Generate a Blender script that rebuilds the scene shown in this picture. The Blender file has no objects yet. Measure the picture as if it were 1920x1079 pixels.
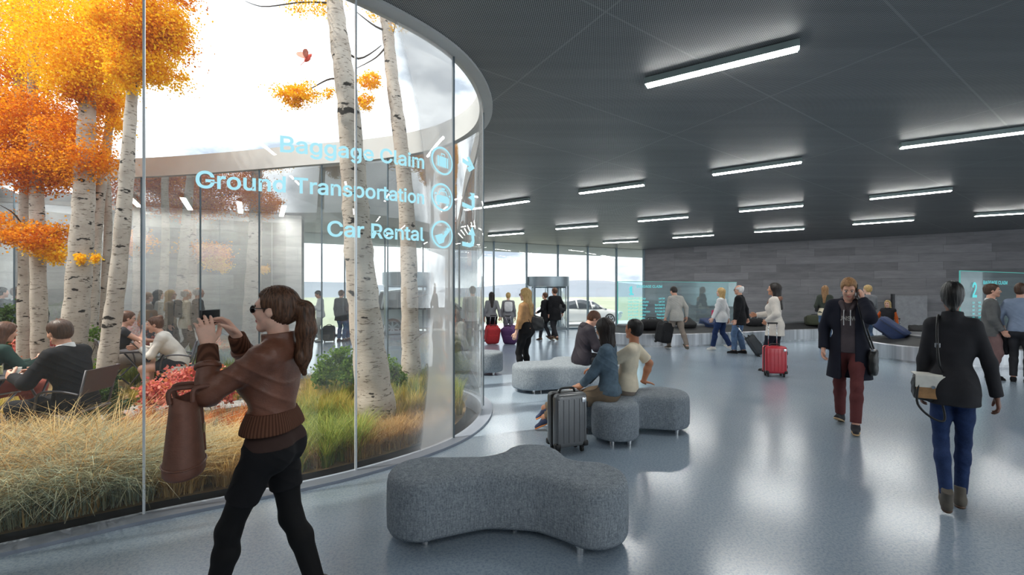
import bpy, bmesh, math, random
import numpy as np
from mathutils import Vector, Matrix, geometry, noise as mnoise

# ------------------------------------------------------------------ camera, world, sun, exposure
SC = bpy.context.scene
COL = SC.collection
F = 824.0            # focal length in pixels of the 1920 frame
EYE = 1.65
HOR = 545.0          # horizon row

cam_data = bpy.data.cameras.new('camera')
cam = bpy.data.objects.new('camera', cam_data)
COL.objects.link(cam)
cam_data.sensor_width = 36.0
cam_data.lens = 36.0 * F / 1920.0
cam_data.shift_y = (HOR - 539.5) / 1920.0
cam_data.clip_start = 0.05
cam_data.clip_end = 3000
cam.location = (0, 0, EYE)
cam.rotation_euler = (math.pi / 2, 0, 0)
SC.camera = cam

SC.view_settings.view_transform = 'Standard'
SC.view_settings.look = 'None'
SC.view_settings.gamma = 1.0
SC.view_settings.use_curve_mapping = False
SC.view_settings.exposure = 0.16
SC.cycles.max_bounces = 8
SC.cycles.diffuse_bounces = 4
SC.cycles.glossy_bounces = 4
SC.cycles.transmission_bounces = 6
SC.cycles.transparent_max_bounces = 24
SC.cycles.use_denoising = True
SC.cycles.sample_clamp_indirect = 6.0
SC.cycles.caustics_reflective = False
SC.cycles.caustics_refractive = False


def lin(r, g, b, a=1.0):
    f = lambda c: (c / 255.0) / 12.92 if c / 255.0 <= 0.04045 else ((c / 255.0 + 0.055) / 1.055) ** 2.4
    return (f(r), f(g), f(b), a)


world = bpy.data.worlds.new('world')
SC.world = world
world.use_nodes = True
nt = world.node_tree
nt.nodes.clear()
w_out = nt.nodes.new('ShaderNodeOutputWorld')
w_bg = nt.nodes.new('ShaderNodeBackground')
w_tc = nt.nodes.new('ShaderNodeTexCoord')
w_map = nt.nodes.new('ShaderNodeMapping')
w_map.inputs['Scale'].default_value = (1.0, 1.0, 2.2)
w_no = nt.nodes.new('ShaderNodeTexNoise')
w_no.inputs['Scale'].default_value = 2.6
w_no.inputs['Detail'].default_value = 7
w_no.inputs['Roughness'].default_value = 0.55
w_ramp = nt.nodes.new('ShaderNodeValToRGB')
w_ramp.color_ramp.elements[0].position = 0.40
w_ramp.color_ramp.elements[0].color = (0.255, 0.295, 0.35, 1)
w_ramp.color_ramp.elements[1].position = 0.55
w_ramp.color_ramp.elements[1].color = (0.93, 0.97, 1.0, 1)
nt.links.new(w_tc.outputs['Generated'], w_map.inputs['Vector'])
nt.links.new(w_map.outputs['Vector'], w_no.inputs['Vector'])
nt.links.new(w_no.outputs['Fac'], w_ramp.inputs['Fac'])
nt.links.new(w_ramp.outputs['Color'], w_bg.inputs['Color'])
nt.links.new(w_bg.outputs['Background'], w_out.inputs['Surface'])
w_bg.inputs['Strength'].default_value = 2.5

sun_data = bpy.data.lights.new('sun', 'SUN')
sun = bpy.data.objects.new('sun', sun_data)
COL.objects.link(sun)
sun_data.energy = 4.4
sun_data.color = (1.0, 0.93, 0.82)
sun_data.angle = math.radians(1.5)
sun.rotation_euler = Vector((0.62, 0.24, -1.0)).to_track_quat('-Z', 'Y').to_euler()

# ------------------------------------------------------------------ helpers
random.seed(7)
RNG = np.random.default_rng(7)
CK0, CKS = 2.85, 0.05       # ceiling height above the eye = CK0 - CKS * Y


def ceil_z(y):
    return EYE + CK0 - CKS * y


def fl(px, py, z=0.0):
    """floor point seen at a pixel"""
    d = (EYE - z) * F / (py - HOR)
    return Vector(((px - 960) / F * d, d, z))


def ce(px, py):
    """ceiling point seen at a pixel"""
    s = (HOR - py) / F
    d = CK0 / (s + CKS)
    return Vector(((px - 960) / F * d, d, ceil_z(d)))


def at(px, py, d):
    return Vector(((px - 960) / F * d, d, EYE + (HOR - py) / F * d))


def mesh_np(name, v, faces, mat=None, parent=None, smooth=True):
    """mesh object from numpy arrays; faces is an (n,3) or (n,4) array or a python list"""
    me = bpy.data.meshes.new(name)
    v = np.asarray(v, dtype=np.float32)
    if isinstance(faces, np.ndarray):
        n, k = faces.shape
        me.vertices.add(len(v))
        me.vertices.foreach_set('co', v.ravel())
        me.loops.add(n * k)
        me.loops.foreach_set('vertex_index', faces.astype(np.int32).ravel())
        me.polygons.add(n)
        me.polygons.foreach_set('loop_start', np.arange(0, n * k, k, dtype=np.int32))
        me.polygons.foreach_set('loop_total', np.full(n, k, dtype=np.int32))
        me.update(calc_edges=True)
    else:
        me.from_pydata([tuple(p) for p in v], [], faces)
        me.update()
    if smooth:
        me.polygons.foreach_set('use_smooth', np.ones(len(me.polygons), dtype=bool))
    if mat is not None:
        for m in (mat if isinstance(mat, (list, tuple)) else [mat]):
            me.materials.append(m)
    o = bpy.data.objects.new(name, me)
    COL.objects.link(o)
    if parent is not None:
        o.parent = parent
    return o


def obj_bm(name, bm, mat=None, parent=None, smooth=False, auto=None):
    me = bpy.data.meshes.new(name)
    bmesh.ops.recalc_face_normals(bm, faces=bm.faces)
    bm.to_mesh(me)
    bm.free()
    if mat is not None:
        for m in (mat if isinstance(mat, (list, tuple)) else [mat]):
            me.materials.append(m)
    if smooth:
        me.polygons.foreach_set('use_smooth', np.ones(len(me.polygons), dtype=bool))
        if auto:
            me.set_sharp_from_angle(angle=math.radians(auto))
    o = bpy.data.objects.new(name, me)
    COL.objects.link(o)
    if parent is not None:
        o.parent = parent
    return o


def tag(o, label=None, cat=None, group=None, kind=None):
    if label: o['label'] = label
    if cat: o['category'] = cat
    if group: o['group'] = group
    if kind: o['kind'] = kind
    return o


def empty(name, loc=(0, 0, 0), rz=0.0, label=None, cat=None, group=None):
    o = bpy.data.objects.new(name, None)
    COL.objects.link(o)
    o.location = loc
    o.rotation_euler = (0, 0, rz)
    return tag(o, label, cat, group)


def copy_tree(o, parent=None):
    c = o.copy()
    COL.objects.link(c)
    c.parent = parent
    for ch in list(o.children):
        copy_tree(ch, c)
    return c


def bm_new():
    return bmesh.new()


def bx(bm, c, size, rz=0.0, bevel=0.0, seg=2, M=None):
    """box centred at c"""
    m = Matrix.Translation(Vector(c)) @ Matrix.Rotation(rz, 4, 'Z') @ Matrix.Diagonal((size[0], size[1], size[2], 1))
    if M is not None:
        m = M @ m
    t = bmesh.new()
    bmesh.ops.create_cube(t, size=1.0, matrix=Matrix.Diagonal((size[0], size[1], size[2], 1)))
    if bevel > 0:
        bmesh.ops.bevel(t, geom=t.edges[:], offset=bevel, segments=seg, profile=0.5, affect='EDGES')
    mm = Matrix.Translation(Vector(c)) @ Matrix.Rotation(rz, 4, 'Z')
    if M is not None:
        mm = M @ mm
    bmesh.ops.transform(t, matrix=mm, verts=t.verts)
    merge(bm, t)


def merge(bm, t):
    vm = {}
    for v in t.verts:
        vm[v] = bm.verts.new(v.co)
    for f in t.faces:
        try:
            nf = bm.faces.new([vm[v] for v in f.verts])
            nf.material_index = f.material_index
        except ValueError:
            pass
    t.free()


def tube(bm, pts, r, n=8, caps=True):
    """swept round tube; r a number or a list"""
    pts = [Vector(p) for p in pts]
    rs = r if isinstance(r, (list, tuple)) else [r] * len(pts)
    up = Vector((0, 0, 1))
    rings = []
    prev_x = None
    for i, p in enumerate(pts):
        a = pts[max(i - 1, 0)]
        b = pts[min(i + 1, len(pts) - 1)]
        t = (b - a).normalized()
        if prev_x is None:
            ref = up if abs(t.dot(up)) < 0.9 else Vector((1, 0, 0))
            x = t.cross(ref).normalized()
        else:
            x = (prev_x - t * prev_x.dot(t)).normalized()
        y = t.cross(x)
        prev_x = x
        rings.append([bm.verts.new(p + (x * math.cos(2 * math.pi * k / n) + y * math.sin(2 * math.pi * k / n)) * rs[i]) for k in range(n)])
    for i in range(len(rings) - 1):
        for k in range(n):
            bm.faces.new((rings[i][k], rings[i][(k + 1) % n], rings[i + 1][(k + 1) % n], rings[i + 1][k]))
    if caps:
        bm.faces.new(rings[0][::-1])
        bm.faces.new(rings[-1])


def cyl(bm, c, r, h, n=24, axis='Z', r2=None, M=None):
    t = bmesh.new()
    bmesh.ops.create_cone(t, cap_ends=True, segments=n, radius1=r, radius2=r if r2 is None else r2, depth=h)
    m = Matrix.Translation(Vector(c))
    if axis == 'X': m = m @ Matrix.Rotation(math.pi / 2, 4, 'Y')
    if axis == 'Y': m = m @ Matrix.Rotation(math.pi / 2, 4, 'X')
    if M is not None: m = M @ m
    bmesh.ops.transform(t, matrix=m, verts=t.verts)
    merge(bm, t)


def catmull(pts, per=12, closed=False):
    pts = [Vector(p) for p in pts]
    n = len(pts)
    out = []
    rng = range(n) if closed else range(n - 1)
    for i in rng:
        if closed:
            p0, p1, p2, p3 = pts[(i - 1) % n], pts[i], pts[(i + 1) % n], pts[(i + 2) % n]
        else:
            p0, p1, p2, p3 = pts[max(i - 1, 0)], pts[i], pts[i + 1], pts[min(i + 2, n - 1)]
        # centripetal
        def tj(ti, a, b): return ti + max((b - a).length, 1e-5) ** 0.5
        t0 = 0; t1 = tj(t0, p0, p1); t2 = tj(t1, p1, p2); t3 = tj(t2, p2, p3)
        for k in range(per):
            t = t1 + (t2 - t1) * k / per
            A1 = p0.lerp(p1, (t - t0) / (t1 - t0)) if t1 > t0 + 1e-2 else p1
            A2 = p1.lerp(p2, (t - t1) / (t2 - t1))
            A3 = p2.lerp(p3, (t - t2) / (t3 - t2)) if t3 > t2 + 1e-2 else p2
            B1 = A1.lerp(A2, (t - t0) / (t2 - t0))
            B2 = A2.lerp(A3, (t - t1) / (t3 - t1))
            out.append(B1.lerp(B2, (t - t1) / (t2 - t1)))
    if not closed:
        out.append(pts[-1])
    return out


def poly_fill(loops, zf, mat, name, flip=False, parent=None):
    """flat (or sloped by zf(x,y)) polygon with holes"""
    tris = geometry.tessellate_polygon([[Vector((p[0], p[1], 0)) for p in lp] for lp in loops])
    v = [(p[0], p[1], zf(p[0], p[1])) for lp in loops for p in lp]
    me = bpy.data.meshes.new(name)
    me.from_pydata(v, [], [tuple(t) for t in tris])
    bm = bmesh.new(); bm.from_mesh(me)
    bm.normal_update()
    for f in bm.faces:
        if (f.normal.z > 0) == flip:
            f.normal_flip()
    bm.to_mesh(me); bm.free()
    me.materials.append(mat)
    o = bpy.data.objects.new(name, me)
    COL.objects.link(o)
    o.parent = parent
    return o


def wall_strip(name, pts, z0, z1, mat, closed=False, thick=0.0, parent=None):
    """vertical wall along plan points; z0,z1 numbers or functions of (x,y); thick grows to the left of travel"""
    f0 = z0 if callable(z0) else (lambda x, y: z0)
    f1 = z1 if callable(z1) else (lambda x, y: z1)
    bm = bm_new()
    n = len(pts)
    P = [Vector((p[0], p[1])) for p in pts]
    N = normals2d(P, closed)
    def ring(i):
        p = P[i]; q = P[i] + N[i] * thick
        r = [bm.verts.new((p.x, p.y, f0(p.x, p.y))), bm.verts.new((p.x, p.y, f1(p.x, p.y)))]
        if thick:
            r += [bm.verts.new((q.x, q.y, f1(p.x, p.y))), bm.verts.new((q.x, q.y, f0(p.x, p.y)))]
        return r
    R = [ring(i) for i in range(n)]
    for i in range(n if closed else n - 1):
        a, b = R[i], R[(i + 1) % n]
        m = len(a)
        if m == 2:
            bm.faces.new((a[0], b[0], b[1], a[1]))
        else:
            for k in range(4):
                bm.faces.new((a[k], b[k], b[(k + 1) % 4], a[(k + 1) % 4]))
    if thick and not closed:
        bm.faces.new(R[0][::-1]); bm.faces.new(R[-1])
    return obj_bm(name, bm, mat, parent)


def normals2d(P, closed):
    n = len(P)
    out = []
    for i in range(n):
        a = P[(i - 1) % n] if (closed or i > 0) else P[i]
        b = P[(i + 1) % n] if (closed or i < n - 1) else P[i]
        t = (b - a).normalized()
        out.append(Vector((-t.y, t.x)))
    return out


# ------------------------------------------------------------------ materials
MATS = {}


class NT:
    """tiny node-tree helper"""
    def __init__(self, name):
        self.m = bpy.data.materials.new(name)
        self.m.use_nodes = True
        self.t = self.m.node_tree
        self.t.nodes.clear()
        self.out = self.n('ShaderNodeOutputMaterial')

    def n(self, typ, **kw):
        nd = self.t.nodes.new(typ)
        for k, v in kw.items():
            if hasattr(nd, k) and not k[0].isupper():
                setattr(nd, k, v)
            else:
                nd.inputs[k].default_value = v
        return nd

    def l(self, a, b):
        self.t.links.new(a, b)

    def coord(self, kind='Object', scale=(1, 1, 1), rot=(0, 0, 0)):
        tc = self.n('ShaderNodeTexCoord')
        mp = self.n('ShaderNodeMapping')
        mp.inputs['Scale'].default_value = scale
        mp.inputs['Rotation'].default_value = rot
        self.l(tc.outputs[kind], mp.inputs['Vector'])
        return mp.outputs['Vector']

    def noise(self, vec, scale=5, detail=3, rough=0.5, dist=0.0):
        nd = self.n('ShaderNodeTexNoise')
        nd.inputs['Scale'].default_value = scale
        nd.inputs['Detail'].default_value = detail
        nd.inputs['Roughness'].default_value = rough
        nd.inputs['Distortion'].default_value = dist
        self.l(vec, nd.inputs['Vector'])
        return nd.outputs['Fac']

    def ramp(self, fac, stops, interp='LINEAR'):
        r = self.n('ShaderNodeValToRGB')
        r.color_ramp.interpolation = interp
        el = r.color_ramp.elements
        while len(el) < len(stops):
            el.new(0.5)
        for e, (p, c) in zip(el, stops):
            e.position = p
            e.color = c if len(c) == 4 else (*c, 1)
        self.l(fac, r.inputs['Fac'])
        return r.outputs['Color']

    def math(self, op, a, b=None):
        nd = self.n('ShaderNodeMath', operation=op)
        for i, x in enumerate((a, b)):
            if x is None: continue
            if isinstance(x, (int, float)): nd.inputs[i].default_value = x
            else: self.l(x, nd.inputs[i])
        return nd.outputs[0]

    def mix(self, fac, a, b, blend='MIX'):
        nd = self.n('ShaderNodeMix', data_type='RGBA', blend_type=blend)
        for i, x in ((0, fac), (6, a), (7, b)):
            if isinstance(x, (int, float)): nd.inputs[i].default_value = x
            elif isinstance(x, (tuple, list)): nd.inputs[i].default_value = x
            else: self.l(x, nd.inputs[i])
        return nd.outputs[2]

    def bump(self, h, strength=0.3, dist=0.01):
        nd = self.n('ShaderNodeBump')
        nd.inputs['Strength'].default_value = strength
        nd.inputs['Distance'].default_value = dist
        self.l(h, nd.inputs['Height'])
        return nd.outputs['Normal']

    def pbsdf(self, color=None, rough=0.5, metal=0.0, normal=None, spec=0.5):
        b = self.n('ShaderNodeBsdfPrincipled')
        for key, x in (('Base Color', color), ('Roughness', rough), ('Metallic', metal), ('Specular IOR Level', spec)):
            if x is None: continue
            if isinstance(x, (int, float, tuple, list)): b.inputs[key].default_value = x
            else: self.l(x, b.inputs[key])
        if normal is not None: self.l(normal, b.inputs['Normal'])
        return b

    def done(self, shader):
        self.l(shader.outputs[0] if hasattr(shader, 'outputs') else shader, self.out.inputs['Surface'])
        MATS[self.m.name] = self.m
        return self.m


def plain(name, rgb, rough=0.5, metal=0.0, var=0.12, nscale=8, bump=0.0, bscale=60, spec=0.5, stretch=(1, 1, 1), coat=0.0):
    """single-colour surface with slight tone variation and optional fine bump"""
    if name in MATS: return MATS[name]
    k = NT(name)
    c = lin(*rgb)
    v = k.coord('Object', stretch)
    f = k.noise(v, nscale, 4, 0.6)
    lo = tuple(x * (1 - var) for x in c[:3]) + (1,)
    hi = tuple(min(1, x * (1 + var)) for x in c[:3]) + (1,)
    col = k.ramp(f, [(0.3, lo), (0.7, hi)])
    nrm = None
    if bump > 0:
        nrm = k.bump(k.noise(v, bscale, 3, 0.6), bump, 0.004)
    b = k.pbsdf(col, rough, metal, nrm, spec)
    if coat: b.inputs['Coat Weight'].default_value = coat
    return k.done(b)


def emis(name, rgb, strength):
    if name in MATS: return MATS[name]
    k = NT(name)
    e = k.n('ShaderNodeEmission')
    e.inputs['Color'].default_value = lin(*rgb)
    e.inputs['Strength'].default_value = strength
    return k.done(e)
# ------------------------------------------------------------------ setting materials
YAW = math.radians(33)


def m_floor():
    k = NT('terrazzo')
    v = k.coord('Object')
    big = k.noise(v, 0.7, 3, 0.6)
    spk = k.noise(v, 55, 3, 0.75)
    spk2 = k.noise(v, 150, 2, 0.7)
    base = k.ramp(big, [(0.3, lin(148, 164, 180)), (0.7, lin(162, 177, 190))])
    col = k.mix(k.ramp(spk, [(0.44, (0, 0, 0)), (0.64, (0.8, 0.8, 0.8))]), base, lin(120, 138, 158))
    col = k.mix(k.ramp(spk2, [(0.58, (0, 0, 0)), (0.66, (1, 1, 1))]), col, lin(172, 184, 196))
    b = k.pbsdf(col, 0.22, 0.0, None, 0.7)
    b.inputs['Coat Weight'].default_value = 0.4
    b.inputs['Coat IOR'].default_value = 1.6
    b.inputs['Coat Roughness'].default_value = 0.17
    return k.done(b)


def m_ceiling():
    k = NT('ceiling_mesh')
    v = k.coord('Object', (1, 1, 1), (0, 0, -YAW))
    sep = k.n('ShaderNodeSeparateXYZ')
    k.l(v, sep.inputs[0])
    sx = k.math('SINE', k.math('MULTIPLY', sep.outputs[0], 2 * math.pi / 0.026))
    sy = k.math('SINE', k.math('MULTIPLY', sep.outputs[1], 2 * math.pi / 0.026))
    f = k.math('MULTIPLY', sx, sy)
    f2 = k.math('ADD', k.math('MULTIPLY', f, 0.5), 0.5)
    bands = k.noise(k.coord('Object', (0.15, 2.5, 1), (0, 0, -YAW)), 1.3, 3, 0.6)
    hi = k.ramp(bands, [(0.3, lin(148, 150, 150)), (0.75, lin(172, 173, 172))])
    col = k.mix(k.ramp(f2, [(0.35, (0, 0, 0)), (0.65, (1, 1, 1))]), lin(60, 62, 64), hi)
    # joints between the mesh panels
    j1 = k.math('LESS_THAN', k.math('FRACT', k.math('DIVIDE', sep.outputs[0], 3.0)), 0.008)
    j2 = k.math('LESS_THAN', k.math('FRACT', k.math('DIVIDE', sep.outputs[1], 1.5)), 0.014)
    col = k.mix(k.math('MULTIPLY', k.math('MAXIMUM', j1, j2), 0.16), col, lin(206, 206, 204))
    b = k.pbsdf(col, 0.5, 0.25)
    return k.done(b)


def m_blocks(name, rgb, w, h, dark, bump=0.25):
    """coursed stone / board-marked concrete laid along local X and Z"""
    k = NT(name)
    tc = k.n('ShaderNodeTexCoord')
    sep = k.n('ShaderNodeSeparateXYZ'); k.l(tc.outputs['Object'], sep.inputs[0])
    cmb = k.n('ShaderNodeCombineXYZ')
    k.l(sep.outputs[0], cmb.inputs[0]); k.l(sep.outputs[2], cmb.inputs[1])
    br = k.n('ShaderNodeTexBrick')
    k.l(cmb.outputs[0], br.inputs['Vector'])
    c = lin(*rgb)
    br.inputs['Color1'].default_value = tuple(x * 0.8 for x in c[:3]) + (1,)
    br.inputs['Color2'].default_value = tuple(x * 1.15 for x in c[:3]) + (1,)
    br.inputs['Mortar'].default_value = tuple(x * dark for x in c[:3]) + (1,)
    br.inputs['Scale'].default_value = 1.0
    br.inputs['Mortar Size'].default_value = 0.006
    br.inputs['Mortar Smooth'].default_value = 0.3
    br.inputs['Brick Width'].default_value = w
    br.inputs['Row Height'].default_value = h
    br.offset = 0.37
    br.offset_frequency = 3
    br.squash = 0.62
    br.squash_frequency = 2
    mp = k.n('ShaderNodeMapping'); mp.inputs['Scale'].default_value = (0.6, 0.6, 3.0)
    k.l(tc.outputs['Object'], mp.inputs['Vector'])
    n1 = k.noise(mp.outputs['Vector'], 2.2, 6, 0.65)
    stain = k.ramp(n1, [(0.3, (0.78, 0.78, 0.79)), (0.7, (1.12, 1.12, 1.1))])
    col = k.mix(1.0, br.outputs['Color'], stain, 'MULTIPLY')
    h1 = k.math('ADD', k.math('MULTIPLY', br.outputs['Fac'], -0.8), k.math('MULTIPLY', n1, 0.5))
    return k.done(k.pbsdf(col, 0.82, 0, k.bump(h1, bump, 0.02), 0.25))


def m_glass(name, tint=(0.97, 0.995, 0.99), refl=1.0, haze=0.0, refl_veil=0.0):
    k = NT(name)
    tr = k.n('ShaderNodeBsdfTransparent'); tr.inputs['Color'].default_value = (*tint, 1)
    gl = k.n('ShaderNodeBsdfGlossy'); gl.inputs['Roughness'].default_value = 0.0
    fr = k.n('ShaderNodeFresnel'); fr.inputs['IOR'].default_value = 1.5
    fac = k.math('MINIMUM', k.math('MULTIPLY', fr.outputs[0], 1.7 * refl), 0.55)
    mx = k.n('ShaderNodeMixShader')
    k.l(fac, mx.inputs[0]); k.l(tr.outputs[0], mx.inputs[1]); k.l(gl.outputs[0], mx.inputs[2])
    last = mx
    if haze > 0:
        # painted pale veil standing in for glancing reflections, denser at grazing angles
        df = k.n('ShaderNodeBsdfTranslucent'); df.inputs['Color'].default_value = (0.93, 0.96, 0.97, 1)
        d2 = k.n('ShaderNodeBsdfDiffuse'); d2.inputs['Color'].default_value = (0.93, 0.96, 0.97, 1)
        dm = k.n('ShaderNodeMixShader'); dm.inputs[0].default_value = 0.5
        k.l(df.outputs[0], dm.inputs[1]); k.l(d2.outputs[0], dm.inputs[2])
        m2 = k.n('ShaderNodeMixShader')
        k.l(k.math('MINIMUM', k.math('ADD', k.math('MULTIPLY', fr.outputs[0], refl_veil), haze), 0.75), m2.inputs[0])
        k.l(mx.outputs[0], m2.inputs[1]); k.l(dm.outputs[0], m2.inputs[2])
        last = m2
    return k.done(last)


M_FLOOR = m_floor()
M_CEIL = m_ceiling()
M_STONE = m_blocks('stone_blocks', (142, 140, 144), 2.1, 0.30, 0.72)
M_CONC = m_blocks('board_concrete', (222, 218, 214), 4.2, 0.42, 0.84, 0.15)
M_PLASTER = plain('ring_plaster', (205, 206, 204), 0.6, 0, 0.05, 2)
M_KERB = plain('kerb_metal', (150, 158, 172), 0.35, 0.2, 0.06, 3)
M_DARK = plain('dark_void', (24, 24, 26), 0.7)
M_TROUGH = plain('trough_dark', (30, 28, 26), 0.8)
M_STEEL = plain('brushed_steel', (205, 212, 218), 0.28, 0.9, 0.08, 3, stretch=(1, 1, 14))
M_MULL = plain('mullion_steel', (232, 238, 242), 0.35, 0.3, 0.04)
M_MULL_D = plain('mullion_grey', (96, 112, 122), 0.4, 0.4, 0.04)
M_GLASS = m_glass('drum_glass', refl=0.62, haze=0.008, refl_veil=0.42)
M_GLASS_F = m_glass('drum_glass_low_veil', refl=0.7, haze=0.006, refl_veil=0.03)  # same glass for the far panes, with hardly any painted veil
M_GLASS_W = m_glass('curtain_glass', (0.95, 0.985, 0.985), refl=0.6, haze=0.05, refl_veil=0.1)
M_SOFFIT = plain('soffit', (128, 136, 136), 0.7, 0, 0.04, 1)
M_ROOF = plain('roof_membrane', (120, 120, 120), 0.9)
M_REAR = plain('rear_plaster', (112, 114, 118), 0.8)

# ------------------------------------------------------------------ plan curves
W0 = Vector((-7.44, 15.6)); W1 = Vector((5.96, 19.9))
WD = (W1 - W0).normalized(); WN = Vector((-WD.y, WD.x))     # outward
DRUM_PTS = [(-3.27, 2.80, 0), (-5.0, 1.78, 0), (-7.3, 0.95, 0), (-10.0, 1.0, 0), (-12.4, 2.5, 0), (-13.6, 5.2, 0), (-13.0, 8.0, 0),
            (-11.0, 9.2, 0), (-7.74, 9.18, 0), (-4.15, 8.5, 0), (-2.17, 8.02, 0), (-1.15, 7.48, 0), (-0.56, 6.75, 0),
            (-0.395, 5.9, 0), (-0.64, 4.86, 0), (-1.41, 3.98, 0), (-2.70, 3.19, 0)]
DRUM = [Vector((p.x, p.y)) for p in catmull(DRUM_PTS, 14, True)]      # runs clockwise: left of travel is inside


def offset(P, d):
    N = normals2d(P, True)
    return [p + n * d for p, n in zip(P, N)]


_area = sum(a.x * b.y - b.x * a.y for a, b in zip(DRUM, DRUM[1:] + DRUM[:1]))
IN = 1.0 if _area > 0 else -1.0      # offset sign that goes inside
RING_OUT = offset(DRUM, -IN * 0.13)
RING_IN = offset(DRUM, IN * 0.05)

_L = [0.0]
for _a, _b in zip(DRUM, DRUM[1:] + DRUM[:1]):
    _L.append(_L[-1] + (_b - _a).length)
DLEN = _L[-1]


def drum_at(s, inset=0.0):
    s = s % DLEN
    import bisect
    i = min(bisect.bisect_right(_L, s) - 1, len(DRUM) - 1)
    a = DRUM[i]; b = DRUM[(i + 1) % len(DRUM)]
    t = (s - _L[i]) / max(_L[i + 1] - _L[i], 1e-6)
    p = a.lerp(b, t)
    tn = (b - a).normalized()
    return p + Vector((-tn.y, tn.x)) * IN * inset, tn


def drum_s(px):
    """arc position on the near side of the drum seen at pixel column px"""
    best = None
    n = 4000
    for i in range(n):
        s = DLEN * i / n
        p, t = drum_at(s)
        if p.y < 0.5 or p.x < -9: continue
        q = 960 + p.x / p.y * F
        near = (p.y < 5.9 and p.x > -6)
        if near:
            e = abs(q - px)
            if best is None or e < best[0]: best = (e, s)
    s = best[1]
    h = DLEN / n
    f = lambda q: (lambda p: 960 + p.x / p.y * F - px)(drum_at(q)[0])
    a, b = s - h, s + h
    fa = f(a)
    if fa * f(b) > 0: return s
    for _ in range(30):
        m = (a + b) / 2
        fm = f(m)
        if fa * fm <= 0: b = m
        else: a, fa = m, fm
    return (a + b) / 2


# ------------------------------------------------------------------ floor, ground, ceiling, roof
OUT = [(-18, -6.5), (23.5, -6.5), (23.5, 12.6), (W1.x, W1.y), (W0.x, W0.y), (-18, 12.2)]
tag(poly_fill([OUT, RING_OUT], lambda x, y: 0.0, M_FLOOR, 'floor'), kind='structure')
tag(poly_fill([OUT, RING_OUT], lambda x, y: ceil_z(y), M_CEIL, 'ceiling', flip=True), kind='structure')
W0e = W0 - WD * 12; W1e = W1 + WD * 16
RO = [(-18, -6.5), (23.5, -6.5), (23.5, 12.6), tuple(W1e + WN * 0.1), tuple(W1e + WN * 2.6), tuple(W0e + WN * 2.6), tuple(W0e), (-18, 10.2)]
tag(poly_fill([RO, RING_IN], lambda x, y: ceil_z(y) + 0.34, M_ROOF, 'roof_slab'), kind='structure')
SOF = [tuple(W0e), tuple(W1e), tuple(W1e + WN * 2.6), tuple(W0e + WN * 2.6)]
tag(poly_fill([SOF], lambda x, y: ceil_z(y) - 0.01, M_SOFFIT, 'ceiling_canopy', flip=True), kind='structure')
tag(wall_strip('roof_edge', [W0e + WN * 2.6, W1e + WN * 2.6], lambda x, y: ceil_z(y) - 0.01, lambda x, y: ceil_z(y) + 0.36, M_SOFFIT), kind='structure')

# rim of the opening: flat underside band plus inner fascia up to the roof
bm = bm_new()
n = len(DRUM)
va = [bm.verts.new((p.x, p.y, ceil_z(p.y) - 0.0)) for p in RING_OUT]
vb = [bm.verts.new((p.x, p.y, ceil_z(p.y) - 0.03)) for p in RING_OUT]
vc = [bm.verts.new((p.x, p.y, ceil_z(p.y) - 0.03)) for p in RING_IN]
vd = [bm.verts.new((p.x, p.y, ceil_z(p.y) + 0.36)) for p in RING_IN]
ve = [bm.verts.new((p.x, p.y, ceil_z(p.y) + 0.36)) for p in RING_OUT]
for i in range(n):
    j = (i + 1) % n
    for A, B in ((va, vb), (vb, vc), (vc, vd), (vd, ve)):
        bm.faces.new((A[i], A[j], B[j], B[i]))
tag(obj_bm('trim_1', bm, M_PLASTER), kind='structure')

# kerb and the dark trough inside the glass
K0 = offset(DRUM, -IN * 0.13); K1 = offset(DRUM, IN * 0.03); K2 = offset(DRUM, IN * 0.24)
bm = bm_new()
va = [bm.verts.new((p.x, p.y, -0.01)) for p in K0]
vb = [bm.verts.new((p.x, p.y, 0.025)) for p in K0]
vc = [bm.verts.new((p.x, p.y, 0.025)) for p in K1]
vd = [bm.verts.new((p.x, p.y, -0.30)) for p in K1]
for i in range(n):
    j = (i + 1) % n
    for A, B in ((va, vb), (vb, vc), (vc, vd)):
        bm.faces.new((A[i], A[j], B[j], B[i]))
tag(obj_bm('trim_2', bm, M_KERB), kind='structure')
bm = bm_new()
va = [bm.verts.new((p.x, p.y, -0.20)) for p in K1]
vb = [bm.verts.new((p.x, p.y, -0.20)) for p in K2]
vc = [bm.verts.new((p.x, p.y, 0.0)) for p in K2]
for i in range(n):
    j = (i + 1) % n
    for A, B in ((va, vb), (vb, vc)):
        bm.faces.new((A[i], A[j], B[j], B[i]))
tag(obj_bm('trim_3', bm, M_TROUGH), kind='structure')


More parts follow.
